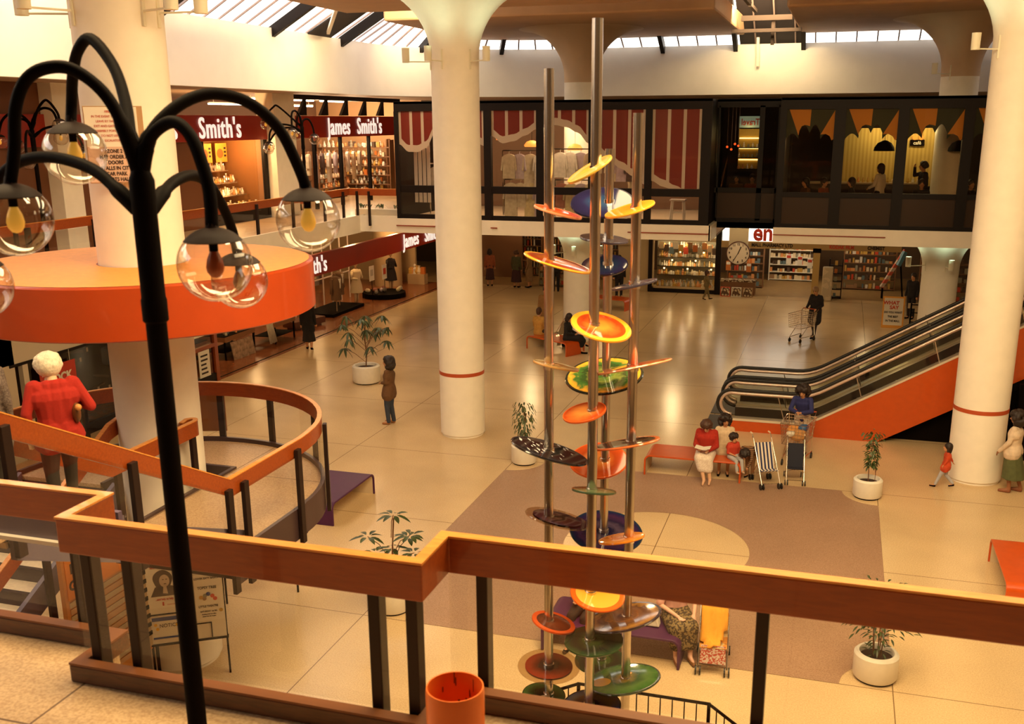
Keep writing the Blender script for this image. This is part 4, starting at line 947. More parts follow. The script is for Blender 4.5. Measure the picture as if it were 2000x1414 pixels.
# ---------------- C: cafe box
cb = [(-1.55, -.32), (-.03, 1.27), (1.54, 2.86), (3.12, 4.45), (4.7, 6.0)]
struct('ceiling', MB().box(-1.7, 12, YB, 34.3, ZT-.06, ZT), DARK)
struct('wall_left', MB().box(-1.72, -1.66, YB+.1, 34.3, ZU, ZT-.06), NIGHT)
struct('wall_back', MB().box(-1.7, 12, 34.2, 34.3, ZU, ZT), NIGHT)
t = thing('shopfront', 'dark glass front of the cafe box, windows topped by orange and green scalloped valances', 'shopfront', (0, YB, 0))
MB().box(-1.72, 12, 0, .12, 7.27, ZT+.01).box(-1.72, 12, 0, .12, 4.97, 5.10).box(-1.72, 12, 0, .12, ZU, 4.25).build('horizontal_frame', DARK, t)
e = [-1.72]
for a, b in cb: e += [a, b]
e.append(6.3)
for i in range(0, len(e), 2): MB().box(e[i], e[i+1], -.02, .14, ZU, 7.3).build('mullion', DARK, t)
VO = mat('valance_orange', (.78, .36, .05), .5); VG = mat('valance_green', (.02, .045, .035), .5)
for a, b in cb:
    w = b-a; sc = w/485.; X = lambda x: a+(x-145)*sc; Z = lambda z: 7.28-(z-105)*.00318
    MB().add([(a, .04, 5.1), (b, .04, 5.1), (b, .04, 7.28), (a, .04, 7.28)], [(0, 1, 2, 3)]).build('pane', glass('cafe_pane', (.72, .62, .48), .02), t)
    MB().box(a, b, .05, .07, 4.25, 4.97).build('lower_panel', mat('smoked_panel', (.035, .018, .01), .25), t)
    def arcp_(x0, x1, zb, ztop): return [(x0+(x1-x0)*i/8, zb-(zb-ztop)*math.sin(PI*i/8)) for i in range(9)]
    low = [(145, 105), (145, 360)] + arcp_(150, 272, 345, 305) + arcp_(275, 383, 300, 235) + arcp_(385, 492, 300, 232) + arcp_(495, 615, 350, 308) + [(630, 360), (630, 105)]
    # green panel as thin strips down to the scalloped edge
    mb = MB(); pts = low[1:-1]
    for i in range(len(pts)-1):
        if pts[i+1][0]-pts[i][0] < .5: continue
        mb.add([(X(pts[i][0]), .06, 7.28), (X(pts[i][0]), .06, Z(pts[i][1])), (X(pts[i+1][0]), .06, Z(pts[i+1][1])), (X(pts[i+1][0]), .06, 7.28)], [(0, 1, 2, 3)])
    g = mb.build('valance', VG, t)
    MB().add([(X(x), .055, Z(z)) for x, z in ((165, 105), (390, 105), (385, 245), (360, 238), (330, 234), (300, 245), (280, 280), (272, 320))], [(0, 1, 2, 3, 4, 5, 6, 7)]).build('orange_wedge', VO, g)
    MB().add([(X(x), .055, Z(z)) for x, z in ((630, 115), (498, 312), (550, 308), (590, 325), (612, 360), (630, 350))], [(0, 1, 2, 3, 4, 5)]).build('orange_wedge', VO, g)
t = thing('wall_panelling', 'lit yellow wood panelling on the back wall of the cafe', 'panelling', (0, 33.4, 0))
MB().box(-.2, 2.6, 0, .05, 5.05, 6.75).build('panel', stripes('yellow_boards', (.62, .44, .12), (.50, .34, .08), 0, 9), t)
t = thing('wall_sign', 'small dark sign with two orange dots on the yellow cafe wall', 'sign', (2.05, 33.33, 6.35))
MB().box(-.2, .2, 0, .04, -.12, .06).build('plate', BLACK, t); MB().cone((-.08, 0, .12), (-.08, .03, .12), .07, .07, 14).cone((.1, 0, .12), (.1, .03, .12), .07, .07, 14).build('orange_dots', mat('dot_orange', (.8, .25, .03), .5, emit=(1, .3, .03), es=.5), t)
text('café', .14, 'lettering', PAPER, t, (0, -.012, -.035), (1, 0, 0), (0, 0, 1), .01, .003)
t = thing('cafe_counter', 'long dark cafe counter topped by crockery, below the yellow wall', 'counter', (0, 32.6, ZU))
MB().box(-.9, 2.3, -.25, .25, 0, 1.0).build('counter_body', NIGHT, t); MB().box(-.95, 2.34, -.3, .3, 1.0, 1.04).build('worktop', mat('worktop', (.35, .26, .15), .3), t)
t = thing('display_rail', 'bright curved strip of light along the bottom of the second cafe window', 'light', (0, 29.6, ZU))
MB().tube([(-.03+i*.11, .0+.02*i, .88-.012*i) for i in range(11)], .022, 6).build('strip', mat('strip_glow', (1, 1, 1), .4, emit=(1, .95, .85), es=1.6), t)
MB().box(-.1, 1.2, .05, .3, 0, .84).build('support', NIGHT, t)
for k, (x, z) in enumerate(((1.07, 6.15), (3.05, 6.15))):
    t = thing('dome_pendant', ['black dome pendant lamp in the second cafe window', 'black dome pendant lamp at the right of the cafe windows'][k], 'lamp', (x, 31.6, z))
    MB().lathe([(.29, -.02), (.27, .08), (.19, .2), (.06, .27), (0, .28)], n=24).build('lamp_shade', BLACK, t, smooth='all'); MB().cone((0, 0, .27), (0, 0, ZT-.06-z), .008, .008, 6).build('cord', BLACK, t)
plight((.9, 32.7, 6.75), 26, (1, .85, .45), .1); plight((2.1, 32.7, 6.75), 26, (1, .85, .45), .1); plight((-.9, 31.5, 6.4), 5, WARM, .1)
for j in range(14): place(random.choice(VASES), 'cup', 'pale crockery on the cafe counter', 'crockery', 'crockery along the cafe counter', (.3+j*.14, 32.6, ZU+1.04), 0, .8)
# ---------------- D: department store, upper level
def sign_board(label, y0, y1, z0, z1, x, words, size, sx):
    t = thing('shop_sign', label, 'sign', (x, 0, 0)); MB().box(-.1, .08, y0, y1, z0, z1).build('fascia_board', MAR, t, bevel=.01)
    for wd, yc in words: text(wd, size, 'lettering', SGNW, t, (.10, yc, (z0+z1)/2-.02), (0, 1, 0), (0, 0, 1), .03, .006, sx*1.04, 'CENTER', 1.1)
    return t
SX = -17.0
sign_board('maroon upper store sign on the left with large white lettering, partly behind the lamp arms', 16, 28.35, 6.5, 7.2, SX, [('James', 23.0), ('Smith\'s', 25.85)], .80, .80)
sign_board('maroon upper store sign with white lettering beside the boutique box', 29.65, 38.5, 6.5, 7.2, SX, [('James', 33.1), ('Smith\'s', 35.55)], .80, .80)
for k, (y0, y1) in enumerate(((19.1, 19.75), (28.35, 29.62))):
    t = thing('pillar', ['square white pillar on the left gallery behind the globe lamps', 'square cream pillar between the two upper store signs'][k], 'pillar', (SX+.05, (y0+y1)/2, ZU)); MB().box(-.3, .3, -(y1-y0)/2, (y1-y0)/2, 0, 3.72).build('shaft', CAPG, t, bevel=.01)
struct('wall_left', MB().box(-22.2, -22, -4, YS, ZU, 7.9), mat('store_back', (.14, .065, .03), .8))
struct('wall_left', MB().box(SX-.06, SX, 19.75, 24.9, ZU, 6.5).box(SX-.06, SX, 12, 19.1, ZU, 7.86), mat('store_dark_panel', (.16, .055, .02), .5))
t = thing('display_window', 'warmly lit display window crowded with glassware under the left upper store sign', 'shop window', (SX, 0, 0))
MB().box(-.06, .04, 24.9, 25.05, ZU, 6.5).box(-.06, .04, 28.15, 28.4, ZU, 6.5).box(-.06, .04, 25, 28.2, ZU, ZU+.35).build('frame', DARK, t)
MB().add([(0, 25, 4.5), (0, 28.2, 4.5), (0, 28.2, 6.5), (0, 25, 6.5)], [(0, 1, 2, 3)]).build('pane', PANE, t)
MB().box(-1.65, -1.6, 25, 28.3, ZU, 6.5).build('back_panel', mat('amber_backing', (.34, .15, .04), .7), t)
MB().box(-1.6, -.05, 28.2, 28.25, ZU, 6.5).box(-1.6, -.05, 24.95, 25, ZU, 6.5).build('side_panels', mat('amber_side', (.30, .12, .03), .7), t)
for z, d in ((5.6, .5), (5.25, .8), (4.9, 1.1), (4.52, 1.55)):
    MB().box(-1.6, -1.6+d, 25.3, 27.9, z-.03, z).build('shelf', mat('glass_shelf', (.3, .2, .12), .2), t)
    for j in range(22):
        for q in range(2): place(random.choice(GLASSW), 'glassware', 'glinting piece of glassware or china in the warm upper store window', 'glassware', 'glassware in the upper store window', (SX-1.6+d-.1-.16*q, 25.4+j*.115, z), 0, random.uniform(.7, 1.25))
for k, yc in enumerate((26.05, 26.95, 28.0-.25)):
    t = thing('poster', ['orange poster with a red face at the left of the lit store window', 'orange poster with a red face in the middle of the lit store window', 'orange poster with a red face at the right of the lit store window'][k], 'poster', (SX-1.2, yc, 6.12))
    MB().box(0, .01, -.30, .30, -.28, .28).build('sheet', mat('poster_orange', (.80, .36, .04), .7), t)
    MB().add([(.02, .0+.17*math.cos(a)-.08, .14*math.sin(a)-.02) for a in [2*PI*i/16 for i in range(16)]], [tuple(range(16))]).build('face', mat('poster_red', (.60, .12, .02), .7), t)
    for j in range(3): MB().box(.012, .02, .14, .24, .1-.11*j, .16-.11*j).build('print', INK, t)
plight((SX-.4, 25.8, 6.35), 75, WARM, .1); plight((SX-.4, 27.4, 6.35), 75, WARM, .1); plight((SX-.2, 26.6, 5.0), 20, WARM, .1)
# open shop right of the pillar
t = thing('shopfront', 'glazed upper store front with tall black mullions beside the boutique box', 'shopfront', (SX, 0, 0))
for y in (29.75, 31.4, 33.3, 35.6, 38.3): MB().box(-.06, .05, y-.05, y+.05, ZU, 6.5).build('mullion', DARK, t)
for y in (30.4, 31.9, 33.4, 34.9, 36.4): MB().prism([(.05, y, 7.22), (.05, y+.55, 7.22), (.05, y+.55, 7.80)], (-.1, 0, 0)).build('gusset', DARK, t)
MB().box(-.05, .05, 29.65, 38.5, 7.72, 7.86).build('head_beam', DARK, t)
for i, z in enumerate((7.75, 7.6)):
    for j in range(3): tubes_of_light('strip_light', 'fluorescent strip above the upper store sign', (SX-1.6-i*1.4, 31+j*2.5, z), 2.0, 'y', 6)
def shelf_unit(label, x0, x1, y0, y1, z0, levels, dz, m, fill, axis='y', glabel='', ggroup='', cat='goods', gname='packet', step=.14, facing=0):
    t = thing('shelf_unit', label, 'shelves', (x0, y0, z0)); w, d = x1-x0, y1-y0; hh = levels*dz
    for a in (0, w) if axis == 'x' else (0,): pass
    if axis == 'y':
        MB().box(0, w, -.02, .02, 0, hh).build('side_panel', m, t); MB().box(0, w, d-.02, d+.02, 0, hh).build('side_panel', m, t)
    else:
        MB().box(-.02, .02, 0, d, 0, hh).build('side_panel', m, t); MB().box(w-.02, w+.02, 0, d, 0, hh).build('side_panel', m, t)
    for k in range(levels):
        MB().box(0, w, 0, d, k*dz+.04, k*dz+.07).build('shelf', m, t)
        L = d if axis == 'y' else w; n = int((L-.1)/step)
        for j in range(n):
            if random.random() < .1: continue
            u = .08+j*step
            loc = (x0+w-.1, y0+u, z0+k*dz+.07) if axis == 'y' else (x0+u, y0+.1, z0+k*dz+.07)
            place(random.choice(fill), gname, glabel, cat, ggroup, loc, facing+random.uniform(-.2, .2), random.uniform(.8, 1.2)*(dz/.32))
    return t
WSH = mat('wood_shelf', (.22, .10, .04), .5)
for k, (y0, y1, n) in enumerate(((30, 31.9, 'left'), (32.3, 34.4, 'middle'), (35.0, 37.2, 'right'))):
    shelf_unit('dark shelves of folded goods at the %s of the upper store interior' % n, SX-2.2, SX-1.8, y0, y1, ZU, 5, .36, WSH, VASES, 'y', 'small ornament on the shelves of the upper store', 'ornaments on the upper store shelves', 'ornament', 'ornament', .2, R(90))
struct('wall_back', MB().box(-22, SX-.1, 41.0, 41.1, ZU, 7.86), mat('store_end_wall', (.40, .22, .10), .7))
for k, (x0, y0, n) in enumerate(((-21.6, 40.2, 'far'), (-20.6, 38.3, 'near'))):
    shelf_unit('crowded shelves across the %s end of the upper store' % n, x0, x0+3.2, y0, y0+.4, ZU, 6, .36, WSH, VASES+BOXES[:4], 'x', 'bright item on the shelves at the end of the upper store', 'goods at the end of the upper store', 'shelf_goods', 'shelf_goods', .2, 0)  # mixed ornaments and packets as stand-in store clutter
for k in range(9): place(GM[(k*3) % 10], 'garment', 'pale garment hanging in the upper store behind the sign', 'garment', 'garments in the upper store', (SX-.9, 32.6+k*.5, 5.9), R(90)+.3)
for x, y in ((SX-1.5, 37.4), (SX-3, 39.3), (SX-1.5, 39.6)): plight((x, y, 7.2), 90, (1, .74, .45), .2)
for y in (31, 33.5, 36): plight((SX-.9, y, 7.0), 120, (1, .74, .45), .2)
t = thing('armchair', 'orange chair inside the upper store just behind the gallery railing', 'chair', (SX-.6, 31.2, ZU))
MB().box(-.3, .3, -.35, .35, .2, .42).build('seat', ORANGE, t, bevel=.05); MB().box(-.35, -.2, -.38, .38, .2, .9).build('backrest', ORANGE, t, bevel=.05)
for sx in (-.25, .25):
    for sy in (-.3, .3): MB().bar((sx, sy, 0), (sx, sy, .2), .04, .04).build('leg', DARK, t)
# gallery railing on the left
t = thing('railing', 'orange gallery railing in front of the upper department store', 'railing', (0, 0, 0))
gp = [(-15.9, 8), (-15.9, 19.2), (-14.6, 19.4), (-14.6, 29.0), (-13.0, 29.0)]
MB().beam([(x, y, 5.02) for x, y in gp], .06, .2).build('rail_beam', RAILW, t); MB().beam([(x, y, 5.03) for x, y in gp], .062, .012).build('rail_lit_top', RAILLIT, t)
for x, y in [(-15.85, 9+i*2.0) for i in range(6)]+[(-15.85, 16.7), (-15.85, 17.05)]+[(-14.55, 19.9+i*1.85) for i in range(5)]+[(-14.55, 28.5), (-14.3, 28.95), (-13.9, 28.95)]: post(t, x, y, 3.9, 4.95, .06, .09)
glass_run([(-15.88, 8), (-15.88, 19.2)], [4.8]*2, [4.2]*2, t); glass_run([(-14.58, 19.4), (-14.58, 29)], [4.8]*2, [4.2]*2, t); glass_run([(-14.5, 29.02), (-13.0, 29.02)], [4.8]*2, [4.2]*2, t)
t = thing('plant_trough', 'low trough of small plants behind the corner of the gallery railing', 'planter', (-13.8, 29.5, ZU)); MB().box(-.8, .8, -.12, .12, 0, .22).build('trough', WHITE, t)
mb = MB()
for i in range(26):
    x = random.uniform(-.7, .7); leaf(mb, (x, 0, .22), (random.uniform(-1, 1), random.uniform(-1, 1), 1.6), .35, .05, .5)
mb.build('foliage', LEAF2, t, smooth='all')
# ---------------- E: department store, lower level
sign_board('long maroon lower store sign with white lettering, passing behind the drum and central column', 12.0, 42.3, 1.95, 2.68, -16.95, [('James', 28.0), ("Smith's", 30.55), ('James', 38.9), ("Smith's", 41.35)], .78, .78)
struct('wall_left', MB().box(-27, -26.8, 12, YS, 0, ZB-.35), mat('store_lower_back', (.10, .045, .02), .8))
struct('wall_back', MB().box(-27, -18.2, 42.4, 42.55, 0, ZB-.35), mat('cream_store_wall', (.46, .33, .18), .7))
t = thing('pillar', 'round cream pillar inside the lower store beyond the mannequins', 'pillar', (-19.0, 41.2, 0)); MB().lathe([(0, 0), (.6, 0), (.6, ZB-.36), (0, ZB-.36)], n=28).build('shaft', mat('pillar_tan', (.50, .36, .20), .6), t, smooth=True)
t = thing('framed_poster', 'dark red poster on the cream wall of the lower store', 'poster', (-18.55, 42.36, 2.2)); MB().box(-.35, .35, -.02, 0, -.3, .35).build('sheet', MAR, t)
t = thing('gift_stand', 'small stand of bottles against the cream wall of the lower store', 'stand', (-17.9, 41.9, 0)); MB().box(-.4, .4, -.2, .2, 0, .45).build('stand_base', mat('tan_box', (.5, .36, .2), .6), t)
for j in range(7): place(random.choice(VASES+BOXES[:6]), 'bottle', 'dark bottle or box on the stand by the cream store wall', 'goods', 'goods on the stand by the cream wall', (-18.2+j*.1, 41.85, .45), 0, random.uniform(1.2, 2.2))
def table(label, loc, L, w, h, rz=0, lower=True):
    t = thing('display_table', label, 'table', loc, rz); MB().box(-L/2, L/2, -w/2, w/2, h-.18, h-.03).build('tray', mat('tray_brown', (.30, .12, .04), .5), t)
    MB().box(-L/2, L/2, -w/2, w/2, h-.03, h-.01).build('tray_base', BLACK, t)
    for sx in (-1, 1):
        for sy in (-1, 1): MB().bar((sx*(L/2-.05), sy*(w/2-.05), 0), (sx*(L/2-.05), sy*(w/2-.05), h-.15), .04, .04).build('leg', BLACK, t)
    if lower: MB().box(-L/2+.05, L/2-.05, -w/2+.05, w/2-.05, .22, .24).build('lower_shelf', BLACK, t)
    return t
for k, (loc, L) in enumerate((((-18.0, 27.0, 0), 1.7), ((-17.75, 29.3, 0), 1.3), ((-18.3, 24.9, 0), 1.6))):
    table(['display table of small goods in the lower store, nearest the framed pictures', 'display table of small goods further along the lower store front', 'display table behind the landing at the near end of the lower store'][k], loc, L, .9, .75, R(90))
    for j in range(30): place(random.choice(VASES+BOXES), 'trinket', 'small coloured trinket laid out on the lower store display tables', 'trinket', 'trinkets on the lower store display tables', (loc[0]+random.uniform(-.4, .4), loc[1]+random.uniform(-L/2+.1, L/2-.1), .74), random.uniform(0, 3), .6)
for k in range(3):
    t = thing('framed_picture', ['left picture leaning on the display table legs', 'middle picture leaning on the display table legs', 'right picture leaning on the display table legs'][k], 'picture', (-17.35, 26.5+.38*k, 0), R(75))
    MB().box(-.17, .17, 0, .03, 0, .55).use(mat('picture_art', (.40, .26, .16), .7, noise=.5, nscale=7)).build('canvas', None, t); t.rotation_euler = (R(-12), 0, R(78))
t = thing('draped_cloth', 'pale cloth hanging from the display table in the lower store', 'cloth', (-17.35, 28.2, 0)); mb = MB()
mb.add([(0, i*.08+.02*math.sin(i*2), 0.75) for i in range(6)]+[(.12+.03*math.sin(i*2.5), i*.09-.03, .12) for i in range(6)], [(i, i+1, 7+i, 6+i) for i in range(5)]); mb.build('cloth', GARC[2], t, smooth='all').modifiers.new('solid', 'SOLIDIFY').thickness = .01
def mannequin(label, loc, rz, m, skirt=True, full=True):
    t = thing('mannequin', label, 'mannequin', loc, rz); sk = mat('mannequin_skin', (.55, .36, .20), .5)
    if full:
        mb = MB(); mb.caps((-.08, 0, .06), (-.07, 0, .55), .04, .06).caps((.08, .05, .06), (.07, 0, .55), .04, .06).ball((0, 0, 1.62), .095, 12, 8, (.85, 1, 1.15)).caps((0, 0, 1.4), (0, 0, 1.52), .045, .045); mb.build('body', sk, t, smooth='all')
        MB().lathe([(.26, .5), (.22, .8), (.16, 1.02), (.2, 1.3), (.19, 1.36), (.07, 1.44)], n=16).caps((-.21, 0, 1.34), (-.27, -.05, 1.08), .055, .05).caps((.21, 0, 1.34), (.27, -.05, 1.08), .055, .05).caps((-.27, -.05, 1.08), (-.12, -.17, 1.05), .05, .04).build('coat', m, t, smooth='all')
    else:
        MB().lathe([(0, 0), (.2, 0), (.2, .03), (.02, .04), (.02, .6)], n=16).build('base', mat('stand_grey', (.3, .2, .12), .4), t)
        MB().lathe([(.20, .55), (.19, .9), (.23, 1.2), (.2, 1.36), (.08, 1.44), (0, 1.44)], n=14).caps((-.22, 0, 1.32), (-.27, 0, .82), .065, .05).caps((.22, 0, 1.32), (.27, 0, .82), .065, .05).build('jacket', m, t, smooth='all')
        MB().prism([(-.06, -.215, 1.36), (.06, -.215, 1.36), (0, -.235, 1.0)], (0, .05, 0)).build('shirt_front', PAPER, t)
    return t
TWE = mat('brown_tweed', (.14, .075, .035), .9)
mannequin('mannequin in a pale cream coat in the lower store window', (-18.1, 36.2, 0), R(70), mat('cream_coat', (.66, .54, .34), .8))
mannequin('headless bust in a brown tweed jacket, left of the cream coat mannequin', (-17.9, 34.1, 0), R(75), TWE, full=False)
mannequin('headless bust in a tweed jacket right beside the cream coat mannequin', (-18.4, 35.3, 0), R(75), TWE, full=False)
mannequin('mannequin in a black dress at the far end of the lower store front', (-18.1, 39.5, 0), R(70), mat('black_dress', (.02, .012, .012), .8))
t = thing('window_grid', 'white grid screen behind the busts in the lower store', 'screen', (-19.2, 33.3, 0))
for k in range(7): MB().bar((0, k*.75, 0), (0, k*.75, 2.6), .04, .04).build('upright', VWH, t)
for z in (1.1, 1.9): MB().bar((0, 0, z), (0, 4.5, z), .04, .04).build('crossbar', VWH, t)
t = thing('platform', 'low black plinth under the lower store busts', 'plinth', (-18.3, 34.7, 0)); MB().box(-.7, .6, -1.3, 1.3, 0, .12).build('plinth_block', BLACK, t)
for k, (y, z) in enumerate(((37.0, 1.15), (38.2, 1.05))):
    t = thing('display_card', ['white printed card beside the cream coat mannequin', 'white card with a red picture among the handbags'][k], 'card', (-17.8, y, z)); MB().box(0, .01, -.22, .22, -.3, .3).build('card', PAPER, t)
    MB().box(.011, .015, -.12, .12, -.1, .15).build('print', REDI if k else mat('grey_print', (.5, .45, .36), .7), t); MB().bar((0, 0, -.3), (0, 0, -z), .02, .02).build('stem', BLACK, t)
t = thing('fabric_heap', 'low black stand scattered with handbags at the lower store front', 'stand', (-17.9, 38.3, 0)); MB().lathe([(0, 0), (.9, 0), (.9, .2), (0, .2)], n=20).build('plinth_block', BLACK, t)
for j in range(9): place(meshof(MB().ball((0, 0, .08), .13, 8, 6, (1.2, .6, .7)), 'handbag', random.choice(GARC)), 'handbag', 'soft handbag on the low black stand', 'handbag', 'handbags on the low black stand', (-17.9+random.uniform(-.6, .6), 38.3+random.uniform(-.7, .7), .2), random.uniform(0, 3))
t = thing('low_bench', 'dark low display block standing on the brown tiled floor', 'plinth', (-17.9, 31.6, 0), R(75)); MB().box(-.75, .75, -.3, .3, .08, .3).box(-.65, .65, -.2, .2, 0, .08).build('block', mat('dark_wood_block', (.12, .035, .012), .5), t)
for y in (26, 31, 36, 40): plight((-18.2, y, 3.1), 90, WARM, .2)
for y in (24, 29, 34, 39): plight((-21.5, y, 3.0), 30, WARM, .2)
for k in range(5):
    t = thing('clothes_rack', 'dark rack of clothes deep inside the lower store', 'clothes rack', (-21.5-.5*(k % 2), 24.5+k*3.6, 0), 0, 'clothes racks deep in the lower store'); MB().bar((0, -.9, 1.3), (0, .9, 1.3), .03, .03).bar((0, -.9, 0), (0, -.9, 1.3), .03, .03).bar((0, .9, 0), (0, .9, 1.3), .03, .03).build('frame', BLACK, t)
    for j in range(9): place(random.choice(GM[4:]), 'garment', 'garment on the racks deep inside the lower store', 'garment', 'garments deep in the lower store', (-21.5-.5*(k % 2), 24.5+k*3.6-.75+j*.19, 1.18), R(90)+random.uniform(-.2, .2))
# ---------------- F: closing-down shop behind the stairs
WFR = mat('white_shop_frame', (.62, .54, .42), .5)
t = thing('shopfront', 'white framed shop window with dark glass behind the woman in red', 'shopfront', (-16.45, 0, 0))
MB().box(-.05, .06, 14.5, 16.75, 0, ZB-.36).build('pier', WFR, t); MB().box(-.05, .06, 14.5, 24.2, 2.12, 3.3).build('fascia', WFR, t); MB().box(-.02, .08, 16.6, 24.0, 2.06, 2.12).build('fascia_edge', DARK, t)
MB().box(-.05, .07, 16.95, 17.1, 0, 2.1).build('white_mullion', WFR, t); MB().box(-.05, .05, 17, 24, 0, .25).build('stall_riser', DARK, t)
for q_ in ((23.9, 24.05, 0, 2.1), (20.3, 20.42, 0, 2.1), (22.9, 23.9, 1.0, 1.1)): MB().box(-.05, .065, *q_).build('wood_mullion', RAILW, t)
MB().add([(0, 17.1, .25), (0, 23.9, .25), (0, 23.9, 2.1), (0, 17.1, 2.1)], [(0, 1, 2, 3)]).build('pane', glass('dark_pane', (.5, .42, .34), .02), t)
MB().box(-1.6, -1.5, 17, 24, 0, 2.1).build('back_panel', NIGHT, t); MB().box(-.02, .07, 17.3, 18.3, 2.6, 2.95).build('fascia_inset', BLACK, t)
t = thing('sale_sign', 'red and white sale sign with slanting letters in the dark shop window', 'sign', (-16.35, 17.9, 1.45)); o = MB().box(0, .012, -.55, .55, -.02, .42).build('red_panel', mat('sale_red', (.50, .04, .02), .6), t); MB().box(0, .012, -.55, .55, -.42, -.02).build('white_panel', PAPER, t)
MB().bar((.005, -.4, .42), (.005, -.4, .67), .006, .006, (1, 0, 0)).bar((.005, .4, .42), (.005, .4, .67), .006, .006, (1, 0, 0)).build('strings', PAPER, t); text('ALL', .2, 'lettering', PAPER, t, (.02, -.32, .30), (0, 1, 0), (0, 0, 1), .008, .006); text('STOCK', .26, 'lettering', PAPER, t, (.02, -.02, .1), (0, 1, 0), (0, 0, 1), .008, .01); text('REDUCED', .2, 'lettering', REDI, t, (.02, 0, -.15), (0, 1, 0), (0, 0, 1), .008, .004)
for k in range(16):
    y, z = random.uniform(18.6, 22.6), random.uniform(.6, 1.9)
    t = place(meshof(MB().box(0, .01, -.03, .03, -.05, .05), 'price_tag', PAPER), 'price_tag', 'small white price tag hanging in the dark shop window', 'price tag', 'price tags in the dark shop window', (-16.75, y, z), 0)
    place(meshof(MB().bar((0, -.25, 0), (0, .25, random.uniform(-.15, .15)), .04, .05), 'trinket', mat('dim_goods', (.10, .05, .03), .4, .3)), 'hanging_goods', 'dim object hanging in the dark shop window', 'goods', 'dim goods in the dark shop window', (-17.1, y, z-.05), 0)
for k, (y, z, s) in enumerate(((23.2, 1.75, .30), (23.35, .62, .28))):
    t = thing('notice', ['upper printed notice on the wooden framed window right of the nearest column', 'lower printed notice on the wooden framed window right of the nearest column'][k], 'notice', (-16.36, y, z)); MB().box(0, .01, -s, s*.8, -.35, .38).build('sheet', PAPER, t)
    for j in range(5): MB().box(.011, .015, -s*.7, s*random.uniform(.1, .5), .22-.12*j, .27-.12*j).build('print', INK, t)
# ---------------- G: shops at the back of the lower floor
WB = mat('tan_shop_wall', (.50, .38, .22), .6)
struct('wall_back', MB().box(-8.9, -7.5, YS, YS+.2, 0, ZB), WB)
struct('wall_back', MB().box(-16.4, -13.9, YS+2.3, YS+2.4, 0, ZB), WSH)
struct('wall_back', MB().box(-27, 16, 49, 49.2, 0, ZB), mat('deep_shop_back', (.10, .055, .025), .8))
t = thing('shop_beam', 'tan bulkhead beam above the entrance behind the far column', 'beam', (-9.7, YS-.4, 2.0)); MB().box(-.9, 1.4, -.1, .1, 0, .28).build('beam', WB, t)
for k, (x0, x1, y, n) in enumerate(((-15.6, -13.2, 45.6, 'left'), (-13.0, -10.7, 46.4, 'middle'), (-10.6, -9.0, 45.2, 'right'))):
    shelf_unit('tall dark bookcase at the %s of the bookshop below the boutique' % n, x0, x1, y, y+.35, 0, 7, .33, WSH, BOOKS, 'x', 'book on the dark bookcases of the lower bookshop', 'books on the lower bookshop shelves', 'book', 'book', .15, 0)
shelf_unit('low pale rack of books by the bookshop entrance', -12.5, -11.2, 42.8, 43.2, 0, 4, .30, mat('pale_shelf', (.34, .25, .12), .5), BOXES[:10], 'x', 'paperback facing out on the low pale rack', 'paperbacks on the low pale rack', 'book', 'book', .16, 0)
for x in (-14.5, -12, -10): plight((x, 44.4, 3.2), 22, WARM, .2)
# gift shop window
t = thing('shop_window', 'brightly lit gift shop window crammed with ornaments beneath the boutique', 'shop window', (0, YS, 0))
MB().box(-7.6, -7.38, -.06, .1, 0, 2.3).box(-4.80, -4.58, -.1, .1, 0, 3.3).box(-7.5, -4.7, -.04, .1, 0, .17).build('frame', DARK, t); MB().box(-7.42, -7.36, -.08, .02, .17, 2.2).box(-7.42, -4.8, -.08, .02, .17, .24).box(-7.42, -4.8, -.08, .02, 2.16, 2.3).build('cream_trim', WB, t)
MB().add([(-7.38, 0, .24), (-4.8, 0, .24), (-4.8, 0, 2.16), (-7.38, 0, 2.16)], [(0, 1, 2, 3)]).build('pane', PANE, t)
MB().box(-7.4, -4.7, 1.0, 1.05, 0, 2.3).build('back_panel', mat('gift_back', (.46, .40, .26), .7), t); MB().box(-7.4, -4.7, 0, 1.0, .17, .22).build('window_floor', WB, t)
for z in (.68, 1.05, 1.42, 1.8):
    MB().box(-7.3, -4.85, .45, .85, z-.02, z).build('shelf', DARK, t)
for z in (.23, .68, 1.05, 1.42, 1.8):
    for j in range(24):
        for yy in ((.2, .6) if z < .5 else (.55,)): place(random.choice(VASES), 'ornament', 'small ornament or lamp in the crowded gift shop window', 'ornament', 'ornaments in the gift shop window', (-7.22+j*.1, YS+yy, z), 0, random.uniform(.8, 1.5))
for k in range(12):
    x = -7.1+k*.2; t = place(meshof(MB().box(-.1, .1, 0, .01, -.14, .14), 'hanging_card', GC[(k*3) % 10]), 'hanging_card', 'coloured card hanging at the top of the gift shop window', 'card', 'cards hanging in the gift shop window', (x, YS+.2+.1*(k % 3), 1.95-.12*(k % 3)), 0)
for x in (-7.0, -6.1, -5.2): plight((x, YS+.35, 2.1), 7, (1, .76, .45), .05); plight((x+.3, YS+.3, 1.2), 3, (1, .70, .35), .05)
for j in range(7):
    t = thing('bulb', 'tiny glowing lamp among the gift shop ornaments', 'lamp', (-7.0+j*.33, YS+.45, .95+.35*(j % 3)), 0, 'tiny glowing lamps in the gift window'); MB().ball((0, 0, 0), .035, 8, 6).build('bulb_glass', mat('tiny_glow', (1, .7, .3), .4, emit=(1, .62, .22), es=6), t)
    MB().cone((0, 0, .03), (0, 0, .1), .015, .01, 8).build('socket', BLACK, t)
